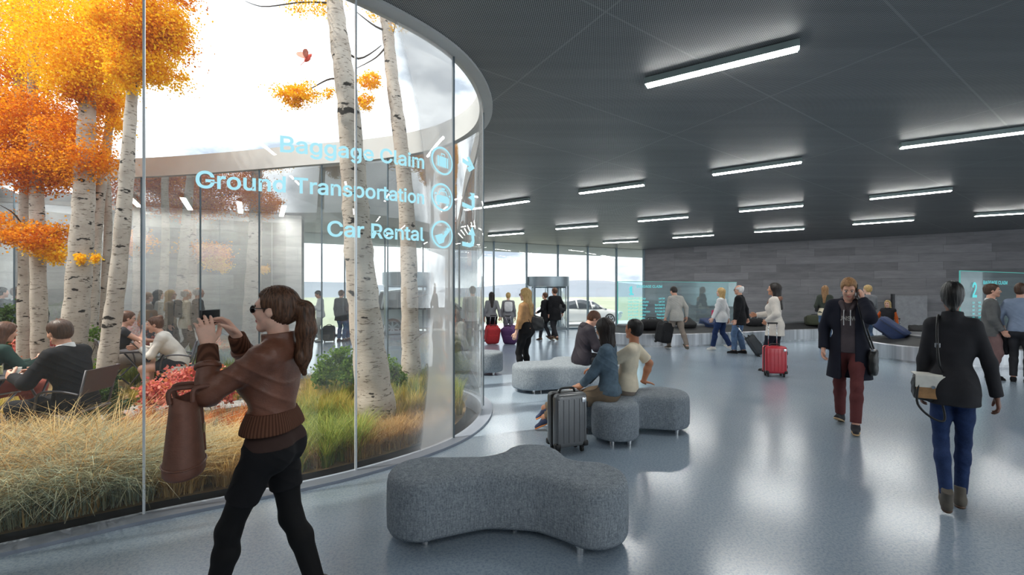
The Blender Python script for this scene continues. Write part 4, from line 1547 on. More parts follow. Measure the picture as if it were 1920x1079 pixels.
def car(name, label, loc, rz, paint, body, cabin, wheel_x, wr, w):
    """body [(x, zlow, zbelt, halfw)], cabin [(x, zbase, zroof, half base, half roof)]; +x is the nose"""
    root = empty(name, loc, rz, label, 'car')
    bm = bm_new()
    secs = []
    x0, x1 = body[0][0], body[-1][0]
    for i in range(41):
        x = x0 + (x1 - x0) * i / 40
        zl, zb, hw = lerp_tab(body, x)
        zm = zl + (zb - zl) * 0.55
        prof = [(-hw * 0.86, zl), (-hw * 0.98, zl + 0.12), (-hw, zm), (-hw * 0.97, zb - 0.1), (-hw * 0.86, zb - 0.01), (-hw * 0.4, zb + 0.02)]
        ring = [(x, y, z) for y, z in prof] + [(x, -y, z) for y, z in prof[::-1]]
        secs.append(ring)
    loft(bm, secs)
    b = obj_bm('body', bm, paint, root, True, 50)
    bm = bm_new(); bg = bm_new()
    secs = []; top = []
    cx0, cx1 = cabin[0][0], cabin[-1][0]
    for i in range(25):
        x = cx0 + (cx1 - cx0) * i / 24
        zb, zr, h0, h1 = lerp_tab(cabin, x)
        zr = max(zr, zb + 0.004)
        pr = [(-h0, zb - 0.04), (-h1 - (h0 - h1) * 0.15, zb + (zr - zb) * 0.86), (-h1 * 0.9, zr - 0.015), (-h1 * 0.4, zr)]
        ring = [(x, y, z) for y, z in pr] + [(x, -y, z) for y, z in pr[::-1]]
        secs.append(ring)
        pr2 = [(-h1 - (h0 - h1) * 0.10, zb + (zr - zb) * 0.84), (-h1 * 0.93, zr - 0.004), (-h1 * 0.4, zr + 0.014)]
        top.append([(x, y, z) for y, z in pr2] + [(x, -y, z) for y, z in pr2[::-1]])
    loft(bg, secs)
    obj_bm('windows', bg, M_CARG, root, True, 50)
    # roof skin and pillars
    m0 = next(i for i in range(25) if lerp_tab(cabin, cx0 + (cx1 - cx0) * i / 24)[1] > max(c[2] for c in cabin) - 0.16)
    m1 = max(i for i in range(25) if lerp_tab(cabin, cx0 + (cx1 - cx0) * i / 24)[1] > max(c[2] for c in cabin) - 0.16)
    loft(bm, top[m0:m1 + 1])
    obj_bm('roof', bm, paint, root, True, 50)
    for fr in (0.10, 0.42, 0.70, 0.95):
        for sgn in (-1, 1):
            i = fr * 24
            x = cx0 + (cx1 - cx0) * fr
            zb, zr, h0, h1 = lerp_tab(cabin, x)
            xt = x + (0.1 if fr < 0.3 else (-0.25 if fr > 0.9 else 0))
            zt = lerp_tab(cabin, min(max(xt, cx0), cx1))[1]
            bm = bm_new()
            tube(bm, [(x, sgn * (h0 + 0.006), zb - 0.02), (xt, sgn * (h1 + 0.02), max(zt - 0.05, zb + 0.05))], 0.04, 6)
            obj_bm('pillar', bm, paint, root, True)
    for x in wheel_x:
        for sgn in (-1, 1):
            bm = bm_new()
            cyl(bm, (x, sgn * (w - 0.12), wr), wr, 0.22, 36, 'Y')
            t = obj_bm('wheel', bm, M_RUBBER, root, True, 40)
            bm = bm_new()
            cyl(bm, (x, sgn * (w - 0.005), wr), wr * 0.20, 0.03, 20, 'Y')
            for s_ in range(7):
                a = 2 * math.pi * s_ / 7
                M = Matrix.Translation((x, sgn * (w - 0.006), wr)) @ Matrix.Rotation(a, 4, 'Y')
                bx(bm, (0, 0, wr * 0.40), (wr * 0.16, 0.03, wr * 0.55), M=M)
            ro = [(x + wr * 0.70 * math.cos(2 * math.pi * q / 28), sgn * (w - 0.004), wr + wr * 0.70 * math.sin(2 * math.pi * q / 28)) for q in range(29)]
            tube(bm, ro, wr * 0.05, 6, False)
            obj_bm('rim', bm, M_RIM, t, True, 40)
    for sgn in (-1, 1):
        bm = bm_new(); bx(bm, (body[-1][0] - 0.14, sgn * (w - 0.28), body[-3][2] - 0.16), (0.22, 0.34, 0.14), 0, 0.04)
        obj_bm('headlamp', bm, M_LAMPC, root, True)
        bm = bm_new(); bx(bm, (cabin[-2][0] - 0.05, sgn * (w + 0.06), cabin[-2][1] + 0.12), (0.12, 0.20, 0.13), 0, 0.04)
        obj_bm('mirror', bm, paint, root, True)
    return root


c = Vector(((800 - 960) / F * 18.6, 18.6))
car('suv', 'white SUV parked outside behind the revolving door seen through the drum', (c.x, c.y + 0.1, -0.2), math.atan2(WD.y, WD.x) - 0.05, M_CARW,
    [(-2.35, 0.5, 0.9, 0.82), (-2.2, 0.32, 1.12, 0.93), (-1.3, 0.28, 1.16, 0.96), (0.9, 0.28, 1.10, 0.96), (1.6, 0.28, 1.06, 0.94), (2.2, 0.34, 0.94, 0.86), (2.4, 0.5, 0.74, 0.74)],
    [(-2.2, 1.10, 1.12, 0.86, 0.80), (-1.9, 1.14, 1.82, 0.90, 0.74), (-0.9, 1.14, 1.90, 0.92, 0.76), (0.3, 1.10, 1.86, 0.92, 0.74), (1.0, 1.08, 1.40, 0.90, 0.80), (1.5, 1.06, 1.08, 0.86, 0.82)],
    (-1.42, 1.45), 0.37, 0.97)
c = Vector(((1085 - 960) / F * 23.4, 23.4))
car('sedan', 'pale silver saloon car outside, behind the couple in black coats', (c.x, c.y, -0.2), math.atan2(WD.y, WD.x) + 0.03, M_CARS,
    [(-2.2, 0.45, 0.78, 0.75), (-2.05, 0.28, 0.95, 0.86), (-1.2, 0.22, 0.98, 0.90), (0.8, 0.22, 0.92, 0.90), (1.6, 0.24, 0.82, 0.86), (2.1, 0.3, 0.68, 0.78), (2.25, 0.4, 0.58, 0.68)],
    [(-1.75, 0.95, 0.97, 0.80, 0.72), (-1.0, 0.97, 1.32, 0.84, 0.60), (-0.2, 0.96, 1.42, 0.86, 0.62), (0.4, 0.93, 1.32, 0.85, 0.62), (1.25, 0.88, 0.90, 0.80, 0.72)],
    (-1.35, 1.35), 0.32, 0.90)


# ------------------------------------------------------------------ luggage
def case_hard(label, loc, rz, w, d, h, paint, group=None, handle=0.0, tilt=0.0, name='hard_suitcase', cat='suitcase', ribs=6):
    """upright hard shell case standing on four castors; local -Y is its front face, tilt leans it back about X"""
    root = empty(name, loc, rz, label, cat, group)
    if tilt: root.rotation_euler = Matrix.Rotation(rz, 3, 'Z').to_4x4().to_euler(); root.rotation_euler = (Matrix.Rotation(rz, 4, 'Z') @ Matrix.Rotation(tilt, 4, 'X')).to_euler()
    z0 = 0.065
    bm = bm_new()
    bx(bm, (0, -d * 0.26, z0 + h / 2), (w, d * 0.46, h), 0, min(0.05, d * 0.2), 4)
    bx(bm, (0, d * 0.26, z0 + h / 2), (w, d * 0.46, h), 0, min(0.05, d * 0.2), 4)
    for s in (-1, 1):
        for i in range(ribs):
            x = (i - (ribs - 1) / 2) * w * 0.82 / (ribs - 1)
            bx(bm, (x, s * d * 0.487, z0 + h * 0.5), (w * 0.062, d * 0.05, h * 0.80), 0, d * 0.022, 3)
    obj_bm('shell', bm, paint, root, True, 45)
    bm = bm_new(); bx(bm, (0, 0, z0 + h / 2), (w * 0.985, d * 0.10, h * 0.985), 0, 0.02, 3)
    obj_bm('zip_band', bm, M_BLACK, root, True, 45)
    for sx in (-1, 1):
        for sy in (-1, 1):
            bm = bm_new()
            x, y = sx * (w / 2 - 0.05), sy * (d / 2 - 0.05)
            cyl(bm, (x, y, 0.026), 0.026, 0.022, 18, 'X')
            bx(bm, (x, y, 0.056), (0.04, 0.035, 0.03), 0, 0.006)
            obj_bm('castor', bm, M_RUBBER, root, True, 40)
            bm = bm_new()
            bx(bm, (sx * (w / 2 - 0.028), sy * (d / 2 - 0.028), z0 + 0.03), (0.064, 0.064, 0.06), 0, 0.018, 3)
            obj_bm('corner_guard', bm, M_BLACK, root, True)
    bm = bm_new()
    tube(bm, catmull([(-w * 0.24, 0, z0 + h - 0.005), (-w * 0.2, 0, z0 + h + 0.03), (0, 0, z0 + h + 0.038), (w * 0.2, 0, z0 + h + 0.03), (w * 0.24, 0, z0 + h - 0.005)], 5), 0.012, 8)
    obj_bm('top_handle', bm, M_BLACK, root, True)
    for z in (0.26, 0.76):
        bm = bm_new()
        bx(bm, (w / 2 + 0.004, 0, z0 + h * z), (0.02, 0.05, 0.075), 0, 0.006); bx(bm, (w / 2 + 0.004, -d * 0.3, z0 + h * z), (0.012, 0.045, 0.06), 0, 0.005)
        obj_bm('side_latch', bm, M_BLACK, root, True)
    bm = bm_new()
    bx(bm, (w * 0.36, -d / 2, z0 + h * 0.87), (0.05, 0.012, 0.05), 0, 0.005)
    obj_bm('lock_plate', bm, M_CHROME, root, True)
    if handle > 0:
        bm = bm_new()
        for s in (-1, 1):
            tube(bm, [(s * w * 0.2, d * 0.36, z0 + h - 0.02), (s * w * 0.2, d * 0.36, z0 + h + handle)], 0.008, 8)
        hd = obj_bm('pull_handle', bm, M_CHROME, root, True)
        bm = bm_new()
        bx(bm, (0, d * 0.36, z0 + h + handle + 0.01), (w * 0.5, 0.032, 0.032), 0, 0.012, 3)
        obj_bm('grip', bm, M_BLACK, hd, True)
    return root


def case_soft(label, loc, rot, w, d, h, mat, group=None, handle=0.0, name='suitcase', cat='suitcase', trim=None, wheels=True):
    """soft sided upright; origin at its base, rot an Euler"""
    root = empty(name, loc, 0, label, cat, group)
    root.rotation_euler = rot
    z0 = 0.03 if wheels else 0.0
    t = bmesh.new()
    bmesh.ops.create_cube(t, size=1.0, matrix=Matrix.Diagonal((w, d, h, 1)))
    bmesh.ops.subdivide_edges(t, edges=t.edges[:], cuts=5, use_grid_fill=True)
    for v in t.verts:
        x, y, z = v.co.x / w * 2, v.co.y / d * 2, v.co.z / h * 2
        b = 1 + 0.10 * (1 - x * x) * (1 - z * z)
        v.co.y *= b
        rr = (abs(x) ** 6 + abs(z) ** 6) ** (1 / 6)
        mx = max(abs(x), abs(z))
        if rr > 1: v.co.x *= mx / rr * 1.0; v.co.z *= mx / rr
        v.co.z += h / 2 + z0
        v.co.x += 0.006 * math.sin(z * 7 + y * 3); v.co.y += 0.006 * math.sin(x * 9 + z * 5)
    bm = bm_new(); merge(bm, t)
    obj_bm('body', bm, mat, root, True)
    bm = bm_new()
    for y in (-d * 0.43, d * 0.30):
        lp = []
        for i in range(33):
            a = 2 * math.pi * i / 32
            c_, s_ = math.cos(a), math.sin(a)
            k_ = 1 / (abs(c_) ** 6 + abs(s_) ** 6) ** (1 / 6)
            lp.append((c_ * k_ * (w / 2 + 0.002), y, z0 + h / 2 + s_ * k_ * (h / 2 + 0.002)))
        tube(bm, lp, 0.006, 6, False)
    obj_bm('piping', bm, trim or M_BLACK, root, True)
    bm = bm_new()
    bx(bm, (0, -d * 0.55, z0 + h * 0.34), (w * 0.78, d * 0.10, h * 0.48), 0, 0.02, 3)
    obj_bm('front_pocket', bm, mat, root, True, 50)
    bm = bm_new()
    tube(bm, catmull([(-w * 0.2, 0, z0 + h - 0.01), (-w * 0.16, 0, z0 + h + 0.03), (w * 0.16, 0, z0 + h + 0.03), (w * 0.2, 0, z0 + h - 0.01)], 5), 0.012, 8)
    obj_bm('top_handle', bm, M_BLACK, root, True)
    if wheels:
        for s in (-1, 1):
            bm = bm_new(); cyl(bm, (s * w * 0.4, d * 0.42, 0.03), 0.032, 0.035, 18, 'X')
            obj_bm('wheel', bm, M_RUBBER, root, True, 40)
    if handle > 0:
        bm = bm_new()
        for s in (-1, 1):
            tube(bm, [(s * w * 0.18, d * 0.40, z0 + h - 0.02), (s * w * 0.18, d * 0.40, z0 + h + handle)], 0.008, 8)
        hd = obj_bm('pull_handle', bm, M_CHROME, root, True)
        bm = bm_new(); bx(bm, (0, d * 0.40, z0 + h + handle + 0.01), (w * 0.46, 0.032, 0.03), 0, 0.012, 3)
        obj_bm('grip', bm, M_BLACK, hd, True)
    return root


def duffel(label, loc, rz, L, r, mat, group=None):
    root = empty('duffel_bag', loc, rz, label, 'bag', group)
    bm = bm_new()
    secs = []
    for i in range(15):
        t = i / 14
        x = (t - 0.5) * L
        e = max(0.05, 1 - abs(2 * t - 1) ** 5)
        q = (e ** 0.5)
        ring = []
        for j in range(20):
            a = 2 * math.pi * j / 20
            c_, s_ = math.cos(a), math.sin(a)
            kx = 1 / (abs(c_) ** 3.2 + abs(s_) ** 3.2) ** (1 / 3.2)
            z = s_ * kx * r * 0.8 * q * (1 + 0.06 * math.sin(i * 1.3))
            ring.append((x, c_ * kx * r * q, max(z, -r * 0.8) + r * 0.8))
        secs.append(ring)
    loft(bm, secs)
    obj_bm('body', bm, mat, root, True)
    for y in (-0.5, 0.5):
        bm = bm_new()
        tube(bm, catmull([(-L * 0.2, y * r, r * 1.3), (-L * 0.14, y * r * 0.7, r * 1.75), (L * 0.14, y * r * 0.7, r * 1.75), (L * 0.2, y * r, r * 1.3)], 6), 0.014, 8)
        obj_bm('handle', bm, M_BLACK, root, True)
    bm = bm_new(); bx(bm, (0, 0, r * 1.61), (L * 0.8, 0.025, 0.012), 0, 0.004)
    obj_bm('zip', bm, M_CHROME, root, True)
    return root


M_CGREY = plain('case_grey', (112, 114, 116), 0.32, 0.35, 0.06, 3, coat=0.3)
M_CRED = plain('case_red', (186, 36, 52), 0.3, 0.1, 0.06, 3, coat=0.4)
M_CREDF = plain('case_red_fabric', (190, 48, 52), 0.75, 0, 0.12, 20, 0.2)
M_CPUR = plain('case_purple', (92, 56, 104), 0.75, 0, 0.15, 20, 0.2)
M_CNAVY = plain('case_navy', (34, 52, 92), 0.6, 0, 0.15, 12, 0.2)
M_COLIVE = plain('case_olive', (58, 62, 44), 0.75, 0, 0.15, 12, 0.2)
M_CDGREY = plain('case_dark_grey', (52, 56, 60), 0.6, 0, 0.12, 12, 0.2)

# foreground grey case: front face turned toward the viewer's left
p = fl(1052, 848)
case_hard('grey ribbed hard shell suitcase standing before the seated children', (0.565, 4.52, 0), math.radians(22), 0.37, 0.23, 0.545, M_CGREY)
pr = fl(1452, 706)
case_hard('bright red hard shell suitcase with raised handle beside the cream cardigan woman', (pr.x, pr.y, 0), math.radians(-10), 0.38, 0.24, 0.52, M_CRED, handle=0.42)
# ------------------------------------------------------------------ figure engine: distance fields turned into smooth meshes
def V3(*a): return np.array(a, dtype=np.float64)


def nrm(v):
    v = np.asarray(v, float)
    return v / max(np.linalg.norm(v), 1e-9)


def rotx(d): c, s = math.cos(math.radians(d)), math.sin(math.radians(d)); return np.array([[1, 0, 0], [0, c, -s], [0, s, c]])
def roty(d): c, s = math.cos(math.radians(d)), math.sin(math.radians(d)); return np.array([[c, 0, s], [0, 1, 0], [-s, 0, c]])
def rotz(d): c, s = math.cos(math.radians(d)), math.sin(math.radians(d)); return np.array([[c, -s, 0], [s, c, 0], [0, 0, 1]])


class Cap:
    """tapered capsule; flat=(axis, factor) squashes it along an axis; cut0/cut1 end it flat"""
    def __init__(s, a, b, ra, rb=None, flat=None, k=0.03, cut0=False, cut1=False):
        s.a, s.b, s.ra, s.rb = np.asarray(a, float), np.asarray(b, float), ra, (ra if rb is None else rb)
        s.flat, s.k, s.cut0, s.cut1 = flat, k, cut0, cut1

    def box(s):
        r = max(s.ra, s.rb) * (max(1.0, s.flat[1]) if s.flat else 1.0)
        return np.minimum(s.a, s.b) - r, np.maximum(s.a, s.b) + r

    def grown(s, g, **kw):
        c = Cap(s.a, s.b, s.ra + g, s.rb + g, s.flat, s.k, s.cut0, s.cut1)
        for k_, v in kw.items(): setattr(c, k_, v)
        return c

    def __call__(s, X, Y, Z):
        px, py, pz = X - s.a[0], Y - s.a[1], Z - s.a[2]
        ba = s.b - s.a
        if s.flat:
            n, f = nrm(s.flat[0]), s.flat[1]
            e = 1.0 / f - 1.0
            dn = (px * n[0] + py * n[1] + pz * n[2]) * e
            px, py, pz = px + dn * n[0], py + dn * n[1], pz + dn * n[2]
            ba = ba + n * (ba.dot(n) * e)
        L2 = max(ba.dot(ba), 1e-9)
        h = (px * ba[0] + py * ba[1] + pz * ba[2]) / L2
        hc = np.clip(h, 0, 1)
        qx, qy, qz = px - hc * ba[0], py - hc * ba[1], pz - hc * ba[2]
        d = np.sqrt(qx * qx + qy * qy + qz * qz) - (s.ra + (s.rb - s.ra) * hc)
        L = math.sqrt(L2)
        if s.cut1: d = np.maximum(d, (h - 1) * L)
        if s.cut0: d = np.maximum(d, -h * L)
        return d


class Ell:
    """ellipsoid with rotation"""
    def __init__(s, c, r, R=None, k=0.02):
        s.c, s.r, s.R, s.k = np.asarray(c, float), np.asarray(r, float), R, k

    def box(s):
        m = s.r.max()
        return s.c - m, s.c + m

    def grown(s, g, **kw):
        return Ell(s.c, s.r + g, s.R, s.k)

    def __call__(s, X, Y, Z):
        px, py, pz = X - s.c[0], Y - s.c[1], Z - s.c[2]
        if s.R is not None:
            R = s.R.T
            px, py, pz = (R[0, 0] * px + R[0, 1] * py + R[0, 2] * pz, R[1, 0] * px + R[1, 1] * py + R[1, 2] * pz, R[2, 0] * px + R[2, 1] * py + R[2, 2] * pz)
        k0 = np.sqrt((px / s.r[0]) ** 2 + (py / s.r[1]) ** 2 + (pz / s.r[2]) ** 2)
        k1 = np.sqrt((px / s.r[0] ** 2) ** 2 + (py / s.r[1] ** 2) ** 2 + (pz / s.r[2] ** 2) ** 2) + 1e-9
        return k0 * (k0 - 1.0) / k1


class Rbox:
    def __init__(s, c, h, R=None, r=0.01, k=0.01):
        s.c, s.h, s.R, s.r, s.k = np.asarray(c, float), np.asarray(h, float), R, r, k

    def box(s):
        m = np.linalg.norm(s.h)
        return s.c - m, s.c + m

    def __call__(s, X, Y, Z):
        px, py, pz = X - s.c[0], Y - s.c[1], Z - s.c[2]
        if s.R is not None:
            R = s.R.T
            px, py, pz = (R[0, 0] * px + R[0, 1] * py + R[0, 2] * pz, R[1, 0] * px + R[1, 1] * py + R[1, 2] * pz, R[2, 0] * px + R[2, 1] * py + R[2, 2] * pz)
        qx, qy, qz = np.abs(px) - s.h[0] + s.r, np.abs(py) - s.h[1] + s.r, np.abs(pz) - s.h[2] + s.r
        o = np.sqrt(np.maximum(qx, 0) ** 2 + np.maximum(qy, 0) ** 2 + np.maximum(qz, 0) ** 2)
        return o + np.minimum(np.maximum(np.maximum(qx, qy), qz), 0) - s.r


class Field:
    def __init__(s, prims, vox, pad=0.03):
        lo = np.min([p.box()[0] for p in prims], 0) - pad
        hi = np.max([p.box()[1] for p in prims], 0) + pad
        s.vox, s.lo = vox, lo
        n = np.maximum(np.ceil((hi - lo) / vox).astype(int) + 1, 3)
        s.ax = [(lo[i] + vox * np.arange(n[i])).astype(np.float32) for i in range(3)]
        s.d = np.full(n, 0.15, np.float32)
        for p in prims: s.add(p)

    def sub(s, p, m):
        lo, hi = p.box()
        i0 = np.clip(np.floor((lo - m - s.lo) / s.vox).astype(int), 0, np.array(s.d.shape) - 1)
        i1 = np.clip(np.ceil((hi + m - s.lo) / s.vox).astype(int) + 1, 1, s.d.shape)
        sl = tuple(slice(a, max(b, a + 1)) for a, b in zip(i0, i1))
        return sl, (s.ax[0][sl[0]][:, None, None], s.ax[1][sl[1]][None, :, None], s.ax[2][sl[2]][None, None, :])

    def add(s, p, k=None):
        k = p.k if k is None else k
        sl, g = s.sub(p, k + 2.5 * s.vox)
        d = s.d[sl]; n = p(*g).astype(np.float32)
        h = np.clip(k - np.abs(d - n), 0, None) / k
        s.d[sl] = np.minimum(d, n) - h * h * (k * 0.25)

    def cut(s, p, k=0.01):
        """smooth subtraction"""
        sl, g = s.sub(p, k + 2.5 * s.vox)
        d = s.d[sl]; n = -p(*g).astype(np.float32)
        h = np.clip(k - np.abs(d - n), 0, None) / k
        s.d[sl] = np.maximum(d, n) + h * h * (k * 0.25)

    def plane(s, o, n):
        """keep the side the normal points away from"""
        n = nrm(n)
        g = (s.ax[0][:, None, None] - o[0]) * n[0] + (s.ax[1][None, :, None] - o[1]) * n[1] + (s.ax[2][None, None, :] - o[2]) * n[2]
        np.maximum(s.d, g.astype(np.float32), out=s.d)

    def mesh(s, smooth=1):
        d = s.d
        d[0], d[-1], d[:, 0], d[:, -1], d[:, :, 0], d[:, :, -1] = [np.maximum(x, 1e-3) for x in (d[0], d[-1], d[:, 0], d[:, -1], d[:, :, 0], d[:, :, -1])]
        b = d < 0
        nx, ny, nz = d.shape
        c = [b[i:nx - 1 + i, j:ny - 1 + j, k:nz - 1 + k] for i in (0, 1) for j in (0, 1) for k in (0, 1)]
        anyb = c[0].copy(); allb = c[0].copy()
        for q in c[1:]:
            anyb |= q; allb &= q
        I, J, K = np.nonzero(anyb & ~allb)
        corner = {}
        for i in (0, 1):
            for j in (0, 1):
                for k in (0, 1):
                    corner[(i, j, k)] = d[I + i, J + j, K + k].astype(np.float64)
        acc = np.zeros((len(I), 3)); cnt = np.zeros(len(I))
        cs = list(corner)
        for a in cs:
            for ax in range(3):
                if a[ax] == 0:
                    e = list(a); e[ax] = 1; e = tuple(e)
                    da, de = corner[a], corner[e]
                    m = (da < 0) != (de < 0)
                    t = np.where(m, da / np.where(m, da - de, 1), 0)
                    p = np.zeros((len(I), 3)); p += np.array(a); p[:, ax] += t
                    acc += p * m[:, None]; cnt += m
        V = s.lo + (np.stack([I, J, K], 1) + acc / cnt[:, None]) * s.vox
        idx = np.full((nx - 1, ny - 1, nz - 1), -1, np.int32)
        idx[I, J, K] = np.arange(len(I), dtype=np.int32)
        Q = []
        for ax in range(3):
            sl0 = [slice(1, None)] * 3; sl1 = [slice(1, None)] * 3
            # edge along ax from (i,j,k) to +1, interior in the other two axes
            A = [slice(1, n - 1) for n in d.shape]; B = list(A)
            A[ax] = slice(0, d.shape[ax] - 1); B[ax] = slice(1, d.shape[ax])
            x = b[tuple(A)]; y = b[tuple(B)]
            m = x != y
            P = np.stack(np.nonzero(m), 1)
            sgn = x[m]
            off0 = np.array([1, 1, 1]); off0[ax] = 0
            P = P + off0
            u, v = [(1, 2), (2, 0), (0, 1)][ax]
            eu = np.zeros(3, int); eu[u] = 1; ev = np.zeros(3, int); ev[v] = 1
            def id_(p): return idx[p[:, 0], p[:, 1], p[:, 2]]
            q = np.stack([id_(P - eu - ev), id_(P - ev), id_(P), id_(P - eu)], 1)
            q[~sgn] = q[~sgn][:, ::-1]
            Q.append(q)
        Q = np.concatenate(Q)
        Q = Q[(Q >= 0).all(1)]
        for _ in range(smooth):
            a = np.zeros_like(V); n = np.zeros(len(V))
            for i in range(4):
                p, q = Q[:, i], Q[:, (i + 1) % 4]
                for e, f in ((p, q), (q, p)):
                    for ax in range(3):
                        a[:, ax] += np.bincount(e, V[f, ax], len(V))
                    n += np.bincount(e, minlength=len(V))
            V = V * 0.5 + 0.5 * a / np.maximum(n, 1)[:, None]
        return V, Q


def vnormals(V, Q):
    n = np.cross(V[Q[:, 2]] - V[Q[:, 0]], V[Q[:, 3]] - V[Q[:, 1]])
    N = np.zeros_like(V)
    for i in range(4):
        for ax in range(3):
            N[:, ax] += np.bincount(Q[:, i], n[:, ax], len(V))
    return N / np.maximum(np.linalg.norm(N, axis=1), 1e-9)[:, None]


def folds(V, Q, amp, freq=1.0, seed=0.0, stretch=(1, 1, 1)):
    """cloth wrinkles: warped ridges moved along the normal"""
    N = vnormals(V, Q)
    p = V * freq * np.array(stretch)
    x, y, z = p[:, 0] + seed, p[:, 1] + seed * 1.7, p[:, 2]
    w = 1.3 * np.sin(9 * x + 5 * z + seed) + 1.1 * np.sin(11 * y - 7 * z)
    a = np.sin(26 * z + 14 * x + w * 1.6) * 0.6 + np.sin(38 * z - 18 * y + w * 2.1 + seed) * 0.4
    m = 0.55 + 0.45 * np.sin(7 * z + 5 * x + 3 * y + seed * 2)
    r = (1 - np.abs(a)) ** 2 - 0.45
    return V + N * (amp * r * m)[:, None]


def ik(a, t, l1, l2, pole):
    a = np.asarray(a, float); t = np.asarray(t, float)
    d = t - a; L = np.linalg.norm(d)
    L = min(max(L, abs(l1 - l2) + 0.01), l1 + l2 - 0.003)
    u = nrm(d); t = a + u * L
    p = np.asarray(pole, float); p = p - u * p.dot(u)
    p = nrm(p) if np.linalg.norm(p) > 1e-4 else nrm(np.cross(u, (1, 0, 0)))
    x = (l1 * l1 - l2 * l2 + L * L) / (2 * L)
    h = math.sqrt(max(l1 * l1 - x * x, 0))
    return a + u * x + p * h, t


def frame(y, z):
    """columns x,y,z with y exact and z as near as possible"""
    y = nrm(y); z = np.asarray(z, float); z = z - y * z.dot(y)
    z = nrm(z) if np.linalg.norm(z) > 1e-5 else nrm(np.cross(y, (0.3, 0.5, 0.8)))
    return np.stack([np.cross(y, z), y, z], 1)


